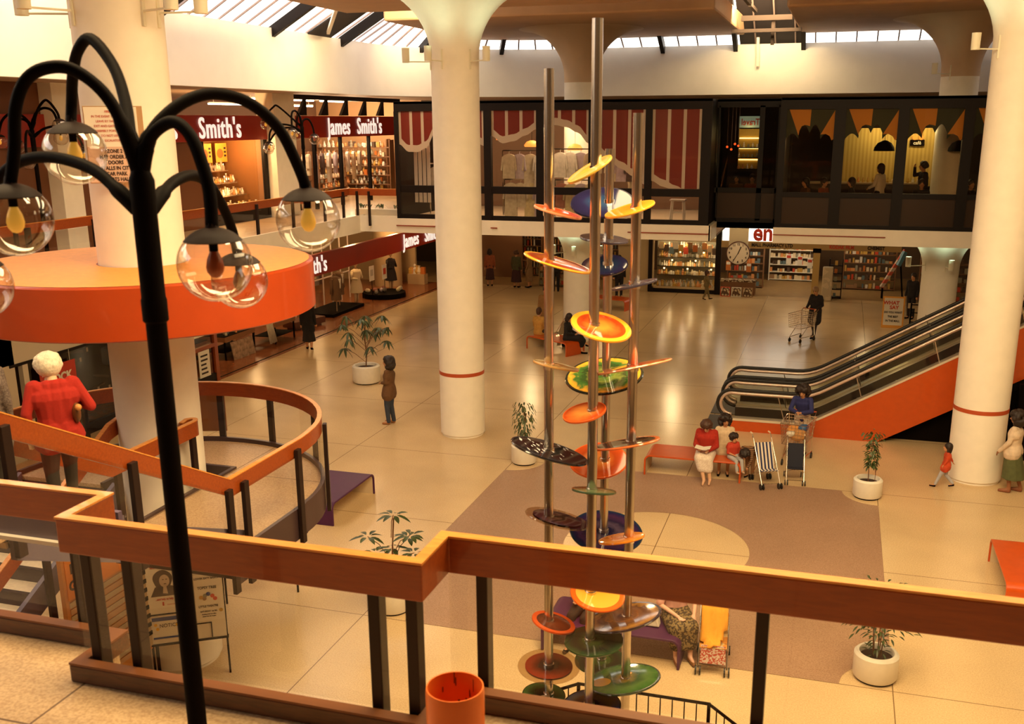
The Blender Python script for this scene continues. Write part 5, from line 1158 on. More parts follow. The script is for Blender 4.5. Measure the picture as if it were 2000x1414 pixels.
# pharmacy
LBX = mat('lightbox_white', (1, .95, .85), .5, emit=(1, .93, .76), es=1.6)
t = thing('illuminated_sign', 'white light box with large red letters above the pharmacy', 'sign', (0, YS-.1, 0)); MB().box(-4.55, -.6, 0, .2, 2.25, 3.655).build('light_box', LBX, t)
text('en', .95, 'lettering', mat('sign_red', (.55, .03, .012), .5), t, (-2.93, -.02, 2.58), (1, 0, 0), (0, 0, 1), .02, .03, .85)
t = thing('sign_board', 'tan pharmacy fascia with black and red wording under the gallery', 'sign', (0, YS-.12, 0)); MB().box(-4.58, 2.4, 0, .2, 1.97, 2.24).build('fascia_board', mat('tan_fascia', (.40, .26, .10), .6), t)
for s_, x, m in (('MALL PHARMACY LTD', -2.55, INK), ('KODAK FILM', .15, REDI), ('CHEMIST', 1.45, INK)): text(s_, .19, 'lettering', m, t, (x, -.012, 2.10), (1, 0, 0), (0, 0, 1), .01, .008, .85)
t = thing('clock_board', 'pale grey panel carrying the round clock', 'panel', (-3.82, 41.6, 2.3)); MB().box(-.38, .38, 0, .08, -.5, 1.4).build('panel', mat('pale_panel', (.60, .52, .38), .6), t)
t = thing('clock', 'round white wall clock with black hands hanging below the gallery', 'clock', (-3.80, 41.5, 1.86))
MB().cone((0, 0, 0), (0, -.04, 0), .45, .45, 40).build('face', mat('clock_face', (.82, .74, .66), .5), t)
MB().lathe([(.44, -.03), (.47, -.02), (.47, .06), (.44, .08), (.44, -.03)], n=40).build('rim', mat('clock_rim', (.10, .03, .02), .4), t, smooth=True).rotation_euler = (R(90), 0, 0)
for h in range(12):
    a = R(30*(h+1)); text(str(h+1), .12, 'numeral', INK, t, (.35*math.sin(a), -.046, .35*math.cos(a)), (1, 0, 0), (0, 0, 1), .006, .004)
a = R(22); MB().bar((-.05*math.sin(a), -.05, -.05*math.cos(a)), (.28*math.sin(a), -.05, .28*math.cos(a)), .035, .01, (0, 1, 0)).build('hour_hand', INK, t)
a = R(210); MB().bar((-.06*math.sin(a), -.055, -.06*math.cos(a)), (.38*math.sin(a), -.055, .38*math.cos(a)), .022, .01, (0, 1, 0)).build('minute_hand', INK, t)
PSH = mat('pharmacy_shelf', (.46, .36, .22), .5)
PL, PG = 'small box or bottle on the pharmacy shelves', 'packets on the pharmacy shelves'
shelf_unit('tall shelves of packets at the left of the pharmacy', -4.5, -3.0, 44.6, 45.0, 0, 6, .33, WSH, BOXES, 'x', PL, PG, 'packet', 'packet', .11)
shelf_unit('white shelves of bright packets at the back of the pharmacy', -2.9, -.9, 47.0, 47.4, 0, 7, .33, PAPER, BOXES[:10]+[BOXES[0]]*6, 'x', 'pale packet on the bright white pharmacy shelves', 'pale packets at the back of the pharmacy', 'packet', 'packet', .11)
shelf_unit('dark shelves across the middle of the pharmacy', .3, 2.4, 45.2, 45.6, 0, 5, .36, WSH, BOXES, 'x', 'dim box on the dark middle shelves of the pharmacy', 'dim boxes in the middle of the pharmacy', 'box', 'carton', .15)
shelf_unit('narrow rack of magazines beside the pharmacy pillar', -.25, .25, 42.6, 42.9, 0, 5, .32, DARK, BOXES[:10], 'x', 'magazine on the narrow rack', 'magazines on the narrow rack', 'magazine', 'magazine', .17)
t = thing('pillar', 'narrow tan pillar in the middle of the pharmacy entrance', 'pillar', (-.78, YS, 0)); MB().box(-.13, .13, -.1, .1, 0, 1.85).build('shaft', mat('yellow_tan_pillar', (.50, .34, .12), .5), t); MB().box(-.16, .16, -.12, .12, 1.85, 2.03).build('cap_block', BLACK, t)
for k, x in enumerate((-4.3, -3.85, -3.4)):
    t = thing('newspaper_rack', ['left newspaper rack outside the pharmacy', 'middle newspaper rack outside the pharmacy', 'right newspaper rack outside the pharmacy'][k], 'rack', (x, 42.1, 0), 0); MB().box(-.2, .2, -.05, .05, 0, .38).build('rack_body', GC[(5, 9, 8)[k]], t); MB().box(-.17, .17, -.07, -.05, .03, .36).build('front_page', checker('newsprint_%d' % k, (.55, .45, .30), (.10, .05, .03), 14), t)
t = thing('shop_counter', 'pharmacy counter covered with newspapers behind the racks', 'counter', (-3.85, 42.7, 0)); MB().box(-.7, .7, -.2, .25, 0, .55).build('counter_body', WSH, t); MB().box(-.72, .72, -.25, .2, .55, .62).build('newspapers', checker('newsprint_1', (.55, .45, .30), (.10, .05, .03), 14), t)
for k, (x, z) in enumerate(((-1.9, 1.45), (-1.45, 1.4), (-1.05, 1.3), (-4.35, 1.1), (-3.5, 1.05))):
    t = thing('price_card', ['white card with a red heading hanging in the pharmacy, left', 'white card with a red heading hanging in the pharmacy, middle', 'white card with a red heading hanging in the pharmacy, right', 'orange card at the left pharmacy counter', 'orange card at the right of the pharmacy counter'][k], 'card', (x, 43.3, z)); MB().box(-.1, .1, 0, .01, -.2, .2).build('card', PAPER if k < 3 else GC[1], t); MB().box(-.08, .08, -.01, 0, .05, .16).build('heading', REDI if k < 3 else PAPER, t)
    MB().cone((0, 0, .2), (0, 0, ZB-.07-z), .004, .004, 5).build('string', VWH, t)
t = thing('stack_of_goods', 'wrapped white stack beside the pharmacy pillar', 'stack', (-.3, 42.1, 0)); MB().box(-.2, .2, -.15, .15, 0, 1.35).build('wrapped_stack', checker('spotted_wrap', (.62, .52, .38), (.50, .42, .30), 6), t, bevel=.04)
t = thing('display_tower', 'leaning blue and red advertising tower at the right of the pharmacy', 'display', (2.35, 43.2, 0)); MB().bar((-.55, 0, .45), (.25, .2, 1.95), .16, .12).build('tower', stripes('ad_stripes', (.55, .10, .06), (.62, .50, .42), 2, 3.2), t); MB().bar((.02, .0, 1.35), (.24, .1, 1.9), .18, .14).build('blue_end', mat('ad_blue', (.10, .28, .42), .5), t); MB().bar((-.5, .05, .5), (-.5, .05, 0), .08, .08).bar((.1, .3, 1.6), (.3, .3, 0), .06, .06).build('prop', BLACK, t)
for k in range(3): tubes_of_light('strip_light', 'fluorescent strip in the pharmacy ceiling', (-2.2+k*.7, 46.2, 2.9), .7, 'x', 8)
for x, y, p in ((-3.5, 43.6, 22), (-1.8, 45, 45), (-1.8, 46.3, 30), (1.3, 44.2, 30), (3.5, 44, 10)): plight((x, y, 3.0), p, (1, .72, .38), .2)
t = thing('sandwich_board', 'orange framed advertising board with red headline near the escalator', 'sign', (2.0, 36.9, 0)); MB().box(-.36, .36, 0, .04, 0, 1.1).build('frame', mat('board_orange', (.78, .36, .05), .5), t); MB().box(-.31, .31, -.01, 0, .1, 1.05).build('paper', PAPER, t)
text('WHAT', .17, 'lettering', REDI, t, (-.08, -.02, .88), (1, 0, 0), (0, 0, 1), .01, .006); text('SAY', .17, 'lettering', REDI, t, (.02, -.02, .72), (1, 0, 0), (0, 0, 1), .01, .006)
for k, s_ in enumerate(('DO YOU WANT', 'THE BEST', 'IN THE MALL')): text(s_, .10, 'lettering', INK, t, (0, -.02, .55-.15*k), (1, 0, 0), (0, 0, 1), .01, .003, .8)
t = thing('fence_panel', 'low dark frame fence beside the advertising board', 'fence', (2.95, 36.6, 0)); mb = MB()
for x in (-.4, 0, .45): mb.bar((x, 0, 0), (x, 0, .95), .05, .05)
for z in (.3, .62, .9): mb.bar((-.4, 0, z), (.45, 0, z), .03, .03)
mb.build('frame', BLACK, t); MB().box(-.5, 1.2, .1, .15, .75, .92).build('top_board', WB, t)
shelf_unit('brown display shelves behind the escalator column', 3.2, 5.4, 42.8, 43.2, 0, 5, .36, WSH, BOXES[3:6], 'x', 'dark box on the shelves behind the escalator', 'dark boxes behind the escalator', 'box', 'carton', .2)

for x, y, p in ((-11, 36.5, 60), (-5.5, 36.5, 70), (-.5, 37, 60), (-3.7, 40.2, 22), (5, 37, 40), (-14, 38, 40)): plight((x, y, 3.45), p, (1, .72, .36), .25)  # added lamps without fittings, brightening floor and clock under the gallery
# ================================================================== PEOPLE
SKIN = mat('skin', (.56, .27, .13), .55); SKIN_P = mat('skin_pale', (.68, .40, .24), .55); SKIN_D = mat('skin_dark', (.30, .12, .05), .55)
def cloth(n, c, r=.9): return mat('cloth_'+n, c, r, noise=.12, nscale=14)
HB = mat('hair_dark', (.018, .008, .005), .6, noise=.4, nscale=40); HBR = mat('hair_brown', (.06, .022, .010), .6, noise=.4, nscale=40); HW = mat('hair_white', (.78, .68, .52), .7, noise=.16, nscale=45, bump=.4)
EYE_ = mat('eye_dark', (.01, .008, .006), .2); LIP = mat('lips', (.36, .09, .05), .5)
V = Vector
STAND = dict(pel=(0, 0, .90), chest=(0, -.01, 1.22), neck=(0, -.01, 1.38), head=(0, .015, 1.535), look=(0, 1, 0),
             shL=(-.17, 0, 1.33), shR=(.17, 0, 1.33), elL=(-.21, -.02, 1.06), elR=(.21, -.02, 1.06), wrL=(-.22, .06, .83), wrR=(.22, .06, .83),
             hiL=(-.085, 0, .87), hiR=(.085, 0, .87), knL=(-.09, .02, .47), knR=(.09, .02, .47), anL=(-.09, -.02, .075), anR=(.09, -.02, .075), toL=(-.11, .15, .025), toR=(.11, .15, .025))
def sit(seat=.43, **kw):
    d = dict(STAND); dz = seat+.11-.90
    for k in ('pel', 'chest', 'neck', 'head', 'shL', 'shR', 'hiL', 'hiR'): d[k] = (STAND[k][0], STAND[k][1], STAND[k][2]+dz)
    d.update(hiL=(-.09, .02, seat+.10), hiR=(.09, .02, seat+.10), knL=(-.10, .42, seat+.06), knR=(.10, .42, seat+.06), anL=(-.10, .46, .075), anR=(.10, .46, .075), toL=(-.11, .62, .025), toR=(.11, .62, .025),
             elL=(-.22, .05, seat+.26), elR=(.22, .05, seat+.26), wrL=(-.10, .26, seat+.22), wrR=(.10, .26, seat+.22))
    d.update(kw); return d
def walk(st=.28, **kw):
    d = dict(STAND); d.update(knL=(-.09, st*.55, .49), anL=(-.09, st, .085), toL=(-.10, st+.17, .05), knR=(.09, -.02, .46), anR=(.09, -st*.9, .12), toR=(.10, -st*.9+.15, .03)); d.update(kw); return d
def remesh(o, v, sm=3):
    m = o.modifiers.new('remesh', 'REMESH'); m.mode = 'VOXEL'; m.voxel_size = v; m.use_smooth_shade = True
    s = o.modifiers.new('smooth', 'SMOOTH'); s.factor = .5; s.iterations = sm
def person(label, loc, rz, h=1.65, J=STAND, top=None, sleeve=1., bottom=None, kind='trousers', hem=.42, shoes=None, hair=HB, style='short', skin=SKIN, vox=.012, fat=1., long_top=0., group=None, grip=.5, child=False, name='person', extra=None, pants_len=1.):
    s = h/1.65; t = thing(name, label, 'person', loc, rz, group); hs = 1.42 if child else 1.04
    if child: fat = max(fat, 1.3)
    q = {k: V(v)*s if k != 'look' else V(v).normalized() for k, v in J.items()}
    right = (q['shR']-q['shL']).normalized(); F = fat
    hd, look = q['head'], q['look']; upv = (hd-q['neck']).normalized(); side = look.cross(upv).normalized(); upv = side.cross(look).normalized()
    rot = Matrix((side, look, upv)).transposed()
    hk = s*hs
    mb = MB()
    mb.ball(hd+upv*.015*hk, .1*hk, 18, 12, (.76, .95, 1.08), rot).ball(hd+look*.03*hk-upv*.055*hk, .062*hk, 12, 8, (.9, 1, 1), rot)
    mb.caps(hd+look*.088*hk+upv*.012*hk, hd+look*.108*hk-upv*.018*hk, .009*hk, .016*hk, 8)
    for e in (-1, 1): mb.ball(hd+side*.076*hk*e-upv*.005*hk, .026*hk, 8, 6, (.35, .7, 1.1), rot)
    mb.caps(q['neck']-upv*.02*s, hd-upv*.06*hk, .052*s, .050*s, 12)
    def torso(m, g):
        m.caps(q['pel']+V((0, 0, .02*s)), q['chest'], (.088*F+g)*s, (.10*F+g)*s, 14); m.caps(q['chest'], q['neck']-upv*.05*s, (.10*F+g)*s, (.062+g)*s, 14); m.caps(q['chest']-right*.1*s*F+V((0, 0, .0)), q['chest']+right*.1*s*F, (.088*F+g)*s, (.088*F+g)*s, 12)
        for e, hi, sh in ((-1, 'hiL', 'shL'), (1, 'hiR', 'shR')):
            a = q['pel']+right*.055*e*s; c = q['chest']+right*.075*e*s; mid = a.lerp(c, .45)
            m.caps(a, mid, (.098*F+g)*s, (.082*F+g)*s, 12); m.caps(mid, c, (.082*F+g)*s, (.098*F+g)*s, 12)
            m.caps(c, q['neck']+right*.06*e*s-upv*.05*s, (.09*F+g)*s, (.055+g)*s, 12); m.caps(q['chest']+right*.10*e*s+V((0, 0, .06*s)), q[sh]-right*.02*e*s, (.07+g)*s, (.055+g)*s, 12)
    def arm(m, sd, g, frac, r0=.046, r1=.036, r2=.026):
        a, b, c = q['sh'+sd], q['el'+sd], q['wr'+sd]
        if frac <= .5: m.caps(a, a.lerp(b, frac*2), (r0+g)*s, (r0+g)*s, 10)
        else: m.caps(a, b, (r0+g)*s, (r1+g)*s, 10); m.caps(b, b.lerp(c, (frac-.5)*2), (r1+g)*s, (r2+g)*s, 10)
    def leg(m, sd, g, frac=1.):
        a, b, c = q['hi'+sd], q['kn'+sd], q['an'+sd]
        if frac <= .5: m.caps(a, a.lerp(b, frac*2), (.082*F+g)*s, (.07*F+g)*s, 12)
        else: m.caps(a, b, (.082*F+g)*s, (.054+g)*s, 12); m.caps(b, b.lerp(c, (frac-.5)*2), (.052+g)*s, (.036+g)*s, 12)
    torso(mb, -.012); 
    for sd, e in (('L', -1), ('R', 1)):
        arm(mb, sd, 0, 1); leg(mb, sd, 0)
        mb.caps(q['an'+sd], q['to'+sd]+V((0, 0, .012)), .034*s, .024*s, 10); mb.ball(q['an'+sd]-V((0, 0, .03*s)), .034*s, 8, 6)
        # hand: palm, four unequal fingers bent at the knuckle, thumb from the side
        d = (q['wr'+sd]-q['el'+sd]).normalized(); w = q['wr'+sd]; pn = d.cross(right*e); pn = pn.normalized() if pn.length > .1 else look.copy()
        if pn.dot(V((0, 1, 0))) < 0 and pn.dot(V((0, 0, -1))) < 0: pn = -pn
        wd = d.cross(pn).normalized(); hh = s*(1.1 if child else 1)
        mb.caps(w, w+d*.05*hh, .022*hh, .026*hh, 8)
        for k, L in enumerate((.068, .078, .073, .058)):
            o = wd*(k-1.5)*.0175*hh; k0 = w+d*.072*hh+o; k1 = k0+(d*(1-grip*.6)-pn*grip*.9)*L*.5*hh; k2 = k1+(d*(1-grip*1.2)-pn*grip)*L*.5*hh
            mb.caps(w+d*.03*hh+o*.7, k0, .012*hh, .0095*hh, 6); mb.caps(k0, k1, .0095*hh, .0085*hh, 6); mb.caps(k1, k2, .0085*hh, .0075*hh, 6)
        o = -wd*.024*hh*e if True else 0; mb.caps(w+d*.018*hh+o, w+d*.055*hh+o*2.0-pn*.012*hh, .012*hh, .0095*hh, 6)
    b = mb.build('body', skin, t); remesh(b, vox)
    if vox < .02:
        mb = MB()
        for e in (-1, 1): mb.ball(hd+look*.089*hk+side*.031*hk*e+upv*.017*hk, .0085*hk, 8, 6)
        for e in (-1, 1): mb.caps(hd+look*.088*hk+side*.018*hk*e+upv*.034*hk, hd+look*.082*hk+side*.042*hk*e+upv*.033*hk, .004*hk, .003*hk, 5)
        mb.build('eyes', EYE_, b, smooth='all')
        MB().ball(hd+look*.091*hk-upv*.042*hk, .019*hk, 10, 6, (1, .35, .35), rot).build('mouth', LIP, b, smooth='all')
    if top:
        mb = MB(); torso(mb, .012); mb.caps(q['pel']-right*.05*s-V((0, 0, .05*s)), q['pel']+right*.05*s-V((0, 0, .05*s)), .126*F*s, .126*F*s, 12)
        for sd in 'LR': arm(mb, sd, .014, sleeve)
        if long_top:
            for e in (-1, 1):
                c = q['hi'+('L' if e < 0 else 'R')]; k = q['kn'+('L' if e < 0 else 'R')]
                mb.caps(q['pel']+right*.05*e*s, c.lerp(k, long_top), (.126*F)*s, (.130*F)*s, 12)
            mb.caps(q['hiL'].lerp(q['knL'], long_top), q['hiR'].lerp(q['knR'], long_top), .125*F*s, .125*F*s, 12)
        o = mb.build('top', top, t); remesh(o, vox)
    if bottom:
        mb = MB(); mb.caps(q['hiL'], q['hiR'], .102*F*s, .102*F*s, 12); mb.caps(q['pel']-right*.05*s, q['pel']+right*.05*s, .104*F*s, .104*F*s, 12)
        if kind == 'trousers':
            for sd in 'LR': leg(mb, sd, .016, pants_len)
        else:
            seated = abs(q['knL'].y-q['hiL'].y) > .25*s
            if seated:
                for sd in 'LR':
                    a, k, an = q['hi'+sd], q['kn'+sd], q['an'+sd]; mb.caps(a, k, .105*F*s, .10*F*s, 12); mb.caps(k, k.lerp(an, hem), .098*F*s, .082*F*s, 12)
                for f in (0, .25, .5, .75, 1): mb.caps(q['hiL'].lerp(q['knL'], f), q['hiR'].lerp(q['knR'], f), .10*F*s, .10*F*s, 10)
                for f in (.2, .4, .6, .8, 1): mb.caps(q['knL'].lerp(q['anL'], hem*f), q['knR'].lerp(q['anR'], hem*f), (.096-.016*f)*F*s, (.096-.016*f)*F*s, 10)
            else:
                c0 = (q['hiL']+q['hiR'])/2; c1 = (q['knL']+q['knR'])/2; c1 = c1.lerp((q['anL']+q['anR'])/2, hem); n = 28; rings = []
                for i, f in enumerate((-.08, .0, .15, .4, .7, 1.)):
                    c = c0.lerp(c1, max(0, f)) + V((0, 0, .10*s if i == 0 else 0)); rx = (.145+.065*max(0, f)+(.0 if i else -.02))*F*s; ry = rx*.80
                    rings.append([c+right*rx*(1+.035*f*math.cos(9*a_))*math.cos(a_)+V((0, 1, 0))*ry*(1+.035*f*math.cos(9*a_))*math.sin(a_) for a_ in [2*PI*j/n for j in range(n)]])
                mb.add([p for r_ in rings for p in r_], [(i*n+j, i*n+(j+1) % n, (i+1)*n+(j+1) % n, (i+1)*n+j) for i in range(5) for j in range(n)]+[tuple(range(n-1, -1, -1)), tuple(range(5*n, 6*n))])
        o = mb.build('trousers' if kind == 'trousers' else 'skirt', bottom, t); remesh(o, vox)
    if shoes:
        for sd in 'LR':
            mb = MB(); a, to = q['an'+sd], q['to'+sd]; mb.caps(a-V((0, 0, .035*s)), to+V((0, 0, .006)), .043*s, .032*s, 10); mb.ball(a-V((0, 0, .02*s)), .044*s, 8, 6)
            o = mb.build('shoe', shoes, t); remesh(o, max(.01, vox), 2)
    if hair:
        mb = MB(); back = -look
        mb.ball(hd+upv*.032*hk+back*.014*hk, .108*hk, 18, 12, (.84, .98, 1.02), rot)
        rnd = random.Random(len(label))
        if style == 'short': mb.ball(hd+back*.04*hk-upv*.02*hk, .085*hk, 14, 8, (.95, .8, 1), rot)
        if style == 'white': mb.ball(hd+upv*.02*hk+back*.015*hk, .122*hk, 18, 12, (.98, .98, 1.02), rot)
        if style in ('curly', 'white'):
            for i in range(60):
                a = rnd.uniform(0, 2*PI); e = rnd.uniform(-.25 if style == 'white' else -.5, 1)
                p = (side*math.cos(a)+look*math.sin(a))*math.sqrt(max(0, 1-e*e*.8)); 
                if p.dot(look) > .45 and e < .55: continue
                mb.ball(hd+p*.094*hk+upv*(.02+.09*e)*hk+back*.01*hk, rnd.uniform(.028, .040)*hk, 8, 6)
        if style == 'bigcurly':
            for i in range(150):
                a = rnd.uniform(0, 2*PI); e = rnd.uniform(-1.7, 1.1); p = side*math.cos(a)+look*math.sin(a)
                if p.dot(look) > .3 and e < .6: continue
                rr_ = .128*math.sqrt(max(.05, 1-((e+.3)/1.5)**2)); mb.ball(hd+p*rr_*hk+upv*(.02+.095*e)*hk+back*.03*hk, rnd.uniform(.04, .055)*hk, 8, 6)
        if style == 'bob':
            for e in (-1, 1): mb.caps(hd+side*.072*hk*e+back*.015*hk+upv*.02*hk, hd+side*.078*hk*e+back*.02*hk-upv*.09*hk, .036*hk, .032*hk, 8)
            mb.caps(hd+back*.05*hk, hd+back*.06*hk-upv*.10*hk, .075*hk, .06*hk, 12)
        if style == 'long':
            for e in (-1, 1): mb.caps(hd+side*.074*hk*e+back*.01*hk+upv*.02*hk, hd+side*.095*hk*e+back*.03*hk-upv*.20*hk, .038*hk, .036*hk, 8)
            mb.caps(hd+back*.05*hk, hd+back*.09*hk-upv*.22*hk, .08*hk, .075*hk, 12)
        # keep the face clear
        o = mb.build('hair', hair, t); remesh(o, max(.008, vox), 1)
    if extra: extra(t, q, s)
    return t
# ---- the people
CARD = mat('red_cardigan', (.36, .014, .005), .9, noise=.08, nscale=60); CHAR = cloth('charcoal', (.03, .022, .016)); CUFF = mat('white_cuff', (.75, .66, .50), .8)
def redx(t, q, s):
    w, e = q['wrL'], q['elL']; d = (w-e).normalized(); o = MB().cone(w-d*.03, w+d*.012, .040, .036, 16).build('cuff', CUFF, t, smooth=True)
    BAGM = mat('brown_leather', (.16, .055, .015), .45); o = MB(); a = q['elR']; c = a+V((-.14, -.02, -.02))
    o.ball(c+V((.0, .05, -.02)), .13, 12, 8, (.35, .95, .85)); b = o.build('handbag', BAGM, t, smooth='all')
def mk_umb():
    t = thing('umbrella', 'folded umbrella with a round knob handle tucked under the arm of the red cardigan', 'umbrella', (0, 0, 0)); MB().ball((0, 0, 0), .032, 12, 8).build('knob_handle', mat('tan_knob', (.62, .25, .06), .4), t, smooth='all')
    MB().cone((0, 0, 0), (.04, .5, -.18), .022, .008, 10).build('rolled_canopy', mat('brown_canopy', (.10, .035, .015), .6), t); return t
J = dict(STAND); J.update(look=(-.1, 1, -.25), head=(-.01, .07, 1.505), elL=(-.27, -.05, 1.10), wrL=(-.25, .02, .86), elR=(.30, -.08, 1.10), wrR=(.16, .16, 1.12), knL=(-.10, .06, .48), anL=(-.10, .0, .09), knR=(.09, .15, .52), anR=(.09, .20, .20), toR=(.10, .36, .14), toL=(-.11, .16, .04), shL=(-.185, 0, 1.34), shR=(.185, 0, 1.34))
person('white haired person in a red cardigan seen from behind, going down the stairs', (-7.0, 7.58, 3.29), R(52), 1.64, J, CARD, .97, CHAR, 'trousers', shoes=cloth('black_shoe', (.015, .01, .008)), hair=HW, style='white', skin=SKIN_P, vox=.0075, fat=1.22, long_top=.16, grip=.25, extra=redx)
u = mk_umb(); u.location = (-6.74, 7.58, 4.42); u.rotation_euler = (0, 0, R(52))
HERR = checker('herringbone', (.10, .07, .06), (.16, .12, .10), 90)
J = dict(STAND); J.update(look=(-.3, 1, -.2))
person('brown haired person in a herringbone coat cut off by the left edge, beside the stairs', (-7.25, 6.95, 3.5), R(50), 1.68, J, HERR, 1., CHAR, 'trousers', shoes=BLACK, hair=HBR, style='curly', vox=.01, fat=1.15, long_top=.45)
SK1 = cloth('black_dress2', (.012, .009, .009)); DENIM = cloth('denim', (.035, .045, .07)); BRJ = cloth('brown_jacket', (.13, .06, .022)); TANS = cloth('sandal_tan', (.35, .14, .05))
J = dict(STAND); J.update(look=(-.05, 1, .0), elL=(-.19, .0, 1.08), wrL=(-.10, .14, 1.05), elR=(.19, .0, 1.08), wrR=(.10, .14, 1.03), knL=(-.07, .05, .48), knR=(.07, .0, .47), anL=(-.08, .02, .075), anR=(.08, -.06, .075))
person('woman with bushy dark hair in a brown jacket and jeans, standing beside the wide planter', (-9.98, 21.42, 0), R(95), 1.62, J, BRJ, 1., DENIM, 'trousers', shoes=TANS, hair=HB, style='bigcurly', fat=1.2, long_top=.32)
MUST = cloth('mustard', (.50, .26, .05)); TANJ = cloth('tan_jacket', (.28, .14, .045)); DKT = cloth('dark_trousers', (.03, .018, .012))
J = dict(STAND); J.update(look=(.2, 1, -.2))
person('man in a tan jacket standing behind the seated woman in mustard', (-9.15, 32.1, 0), R(190), 1.72, J, TANJ, 1., DKT, 'trousers', shoes=BLACK, hair=HB, style='short', fat=1.15, long_top=.2)
person('seated person in a mustard jumper seen from behind on the far orange bench', (-8.95, 30.62, 0), R(-20), 1.62, sit(.43), MUST, 1., DKT, 'trousers', shoes=BLACK, hair=HBR, style='short', fat=1.2)
person('seated woman in black with crossed legs on the far orange bench', (-7.85, 30.0, 0), R(-95), 1.62, sit(.43, chest=(0, .03, .86), head=(0, .06, 1.16), neck=(0, .03, 1.02), look=(-.4, 1, -.3), knR=(.02, .44, .54), anR=(-.12, .60, .32), toR=(-.12, .74, .25)), SK1, 1., SK1, 'skirt', hem=.5, shoes=BLACK, hair=HB, style='bob', fat=1.1)
NAVYC = cloth('dark_coat', (.014, .010, .012)); GREY = cloth('grey_trousers', (.05, .035, .03))
J = walk(.18, look=(-.1, 1, -.45), head=(0, .07, 1.52), elL=(-.24, .02, 1.08), wrL=(-.18, .24, .98), elR=(.24, .02, 1.08), wrR=(.18, .24, .98))
person('balding man in a dark coat pushing a wire shopping trolley across the far floor', (-.55, 34.45, 0), R(150), 1.72, J, NAVYC, 1., GREY, 'trousers', shoes=BLACK, hair=mat('hair_thin', (.35, .2, .1), .6), style='none', fat=1.25, long_top=.75)
OLV = cloth('olive', (.16, .12, .05))
J = walk(.2, look=(0, 1, 0), elL=(-.2, -.1, 1.08), wrL=(-.2, .02, .87), elR=(.2, .1, 1.08), wrR=(.2, .2, .9))
person('small child in olive walking past the gift shop window', (-4.95, 41.0, 0), R(-75), 1.15, J, OLV, 1., OLV, 'trousers', shoes=BLACK, hair=HBR, style='short', child=True, vox=.014)
person('figure in a dark dress and coat walking on the brown tiles at the left', (-15.85, 28.2, 0), R(20), 1.66, walk(.15), SK1, 1., SK1, 'skirt', hem=.5, shoes=BLACK, hair=HB, style='short', long_top=.5)
RUST = cloth('rust_top', (.30, .08, .03)); MAUV = cloth('dark_skirt', (.05, .018, .022)); GRNT = cloth('green_cardigan', (.07, .07, .03))
person('woman in a rust top and dark skirt at the bookshop, half behind the central column', (-14.55, 42.1, 0), R(20), 1.62, STAND, RUST, .9, MAUV, 'skirt', hem=.45, shoes=BLACK, hair=HB, style='bob', vox=.016)
person('woman in a green cardigan and plum skirt browsing the bookshop entrance', (-13.3, 42.0, 0), R(-10), 1.60, STAND, GRNT, 1., MAUV, 'skirt', hem=.55, shoes=BLACK, hair=HBR, style='curly', vox=.016, fat=1.2)
J = dict(STAND); J.update(look=(-.6, 1, -.5), elR=(.26, .1, 1.15), wrR=(.12, .3, 1.2))
person('woman with short brown hair in a tan coat beside the low pale book rack', (-12.75, 42.15, 0), R(80), 1.58, J, cloth('tan_coat', (.26, .15, .07)), 1., cloth('tan_coat', (.26, .15, .07)), 'skirt', hem=.5, shoes=BLACK, hair=HBR, style='short', vox=.016, long_top=.7)
person('person in dark trousers standing behind the left sculpture pole', (-11.35, 41.4, 0), R(20), 1.75, STAND, NAVYC, 1., NAVYC, 'trousers', shoes=BLACK, hair=HB, style='short', vox=.016)
person('person in black standing right of the far column behind the discs', (-8.45, 40.6, 0), R(200), 1.72, STAND, NAVYC, 1., NAVYC, 'trousers', shoes=BLACK, hair=HB, style='bob', vox=.016)
person('dark clothed person seen in shadow beside the far right lower column', (2.7, 38.9, 0), R(150), 1.65, STAND, NAVYC, 1., NAVYC, 'trousers', shoes=BLACK, hair=HB, style='short', vox=.016)
# by the orange bench
REDS = mat('red_sweater', (.38, .02, .008), .9, noise=.1, nscale=30); LACE = checker('white_lace', (.80, .70, .60), (.70, .58, .48), 60)
def book_on(t, q, s): pass
person('woman in a red sweater and white lace skirt sitting on the orange bench reading', (-2.25, 19.75, 0), R(178), 1.62,
       sit(.43, look=(.05, .8, -.9), head=(0, .12, 1.13), neck=(0, .06, 1.01), chest=(0, .02, .86), wrL=(-.10, .34, .68), wrR=(.10, .34, .68), knL=(-.09, .38, .49), anL=(-.16, .42, .075), toL=(-.17, .58, .03), knR=(.07, .40, .52), anR=(-.05, .48, .085), toR=(-.05, .64, .03)), REDS, 1., LACE, 'skirt', hem=.45, shoes=None, hair=HBR, style='curly', fat=1.15, skin=SKIN_P)
t = thing('book', 'open pale magazine in the lap of the woman in the red sweater', 'book', (-2.27, 19.36, .72), R(178)); MB().prism([(-.15, -.09, .03), (0, -.09, 0), (0, .12, 0), (-.15, .12, .03)], (0, 0, .008)).prism([(.15, -.09, .03), (0, -.09, 0), (0, .12, 0), (.15, .12, .03)], (0, 0, .008)).build('pages', PAPER, t)
SCRM = mat('motif_white', (.75, .7, .65), .7)
CRMB = cloth('cream_blouse', (.66, .50, .32)); WHB = cloth('pale_blue_dungarees', (.42, .42, .42)); STR = stripes('brown_stripes', (.06, .025, .015), (.26, .13, .05), 2, 28)
person('girl with dark curls in a cream blouse sitting behind the woman in the red sweater', (-1.95, 20.35, 0), R(185), 1.42, sit(.46, look=(-.35, 1, -.3), elR=(.26, .1, .80), wrR=(.30, .24, .92)), CRMB, 1., cloth('tan_skirt', (.50, .36, .22)), 'skirt', hem=.3, shoes=BLACK, hair=HB, style='bigcurly', vox=.011)
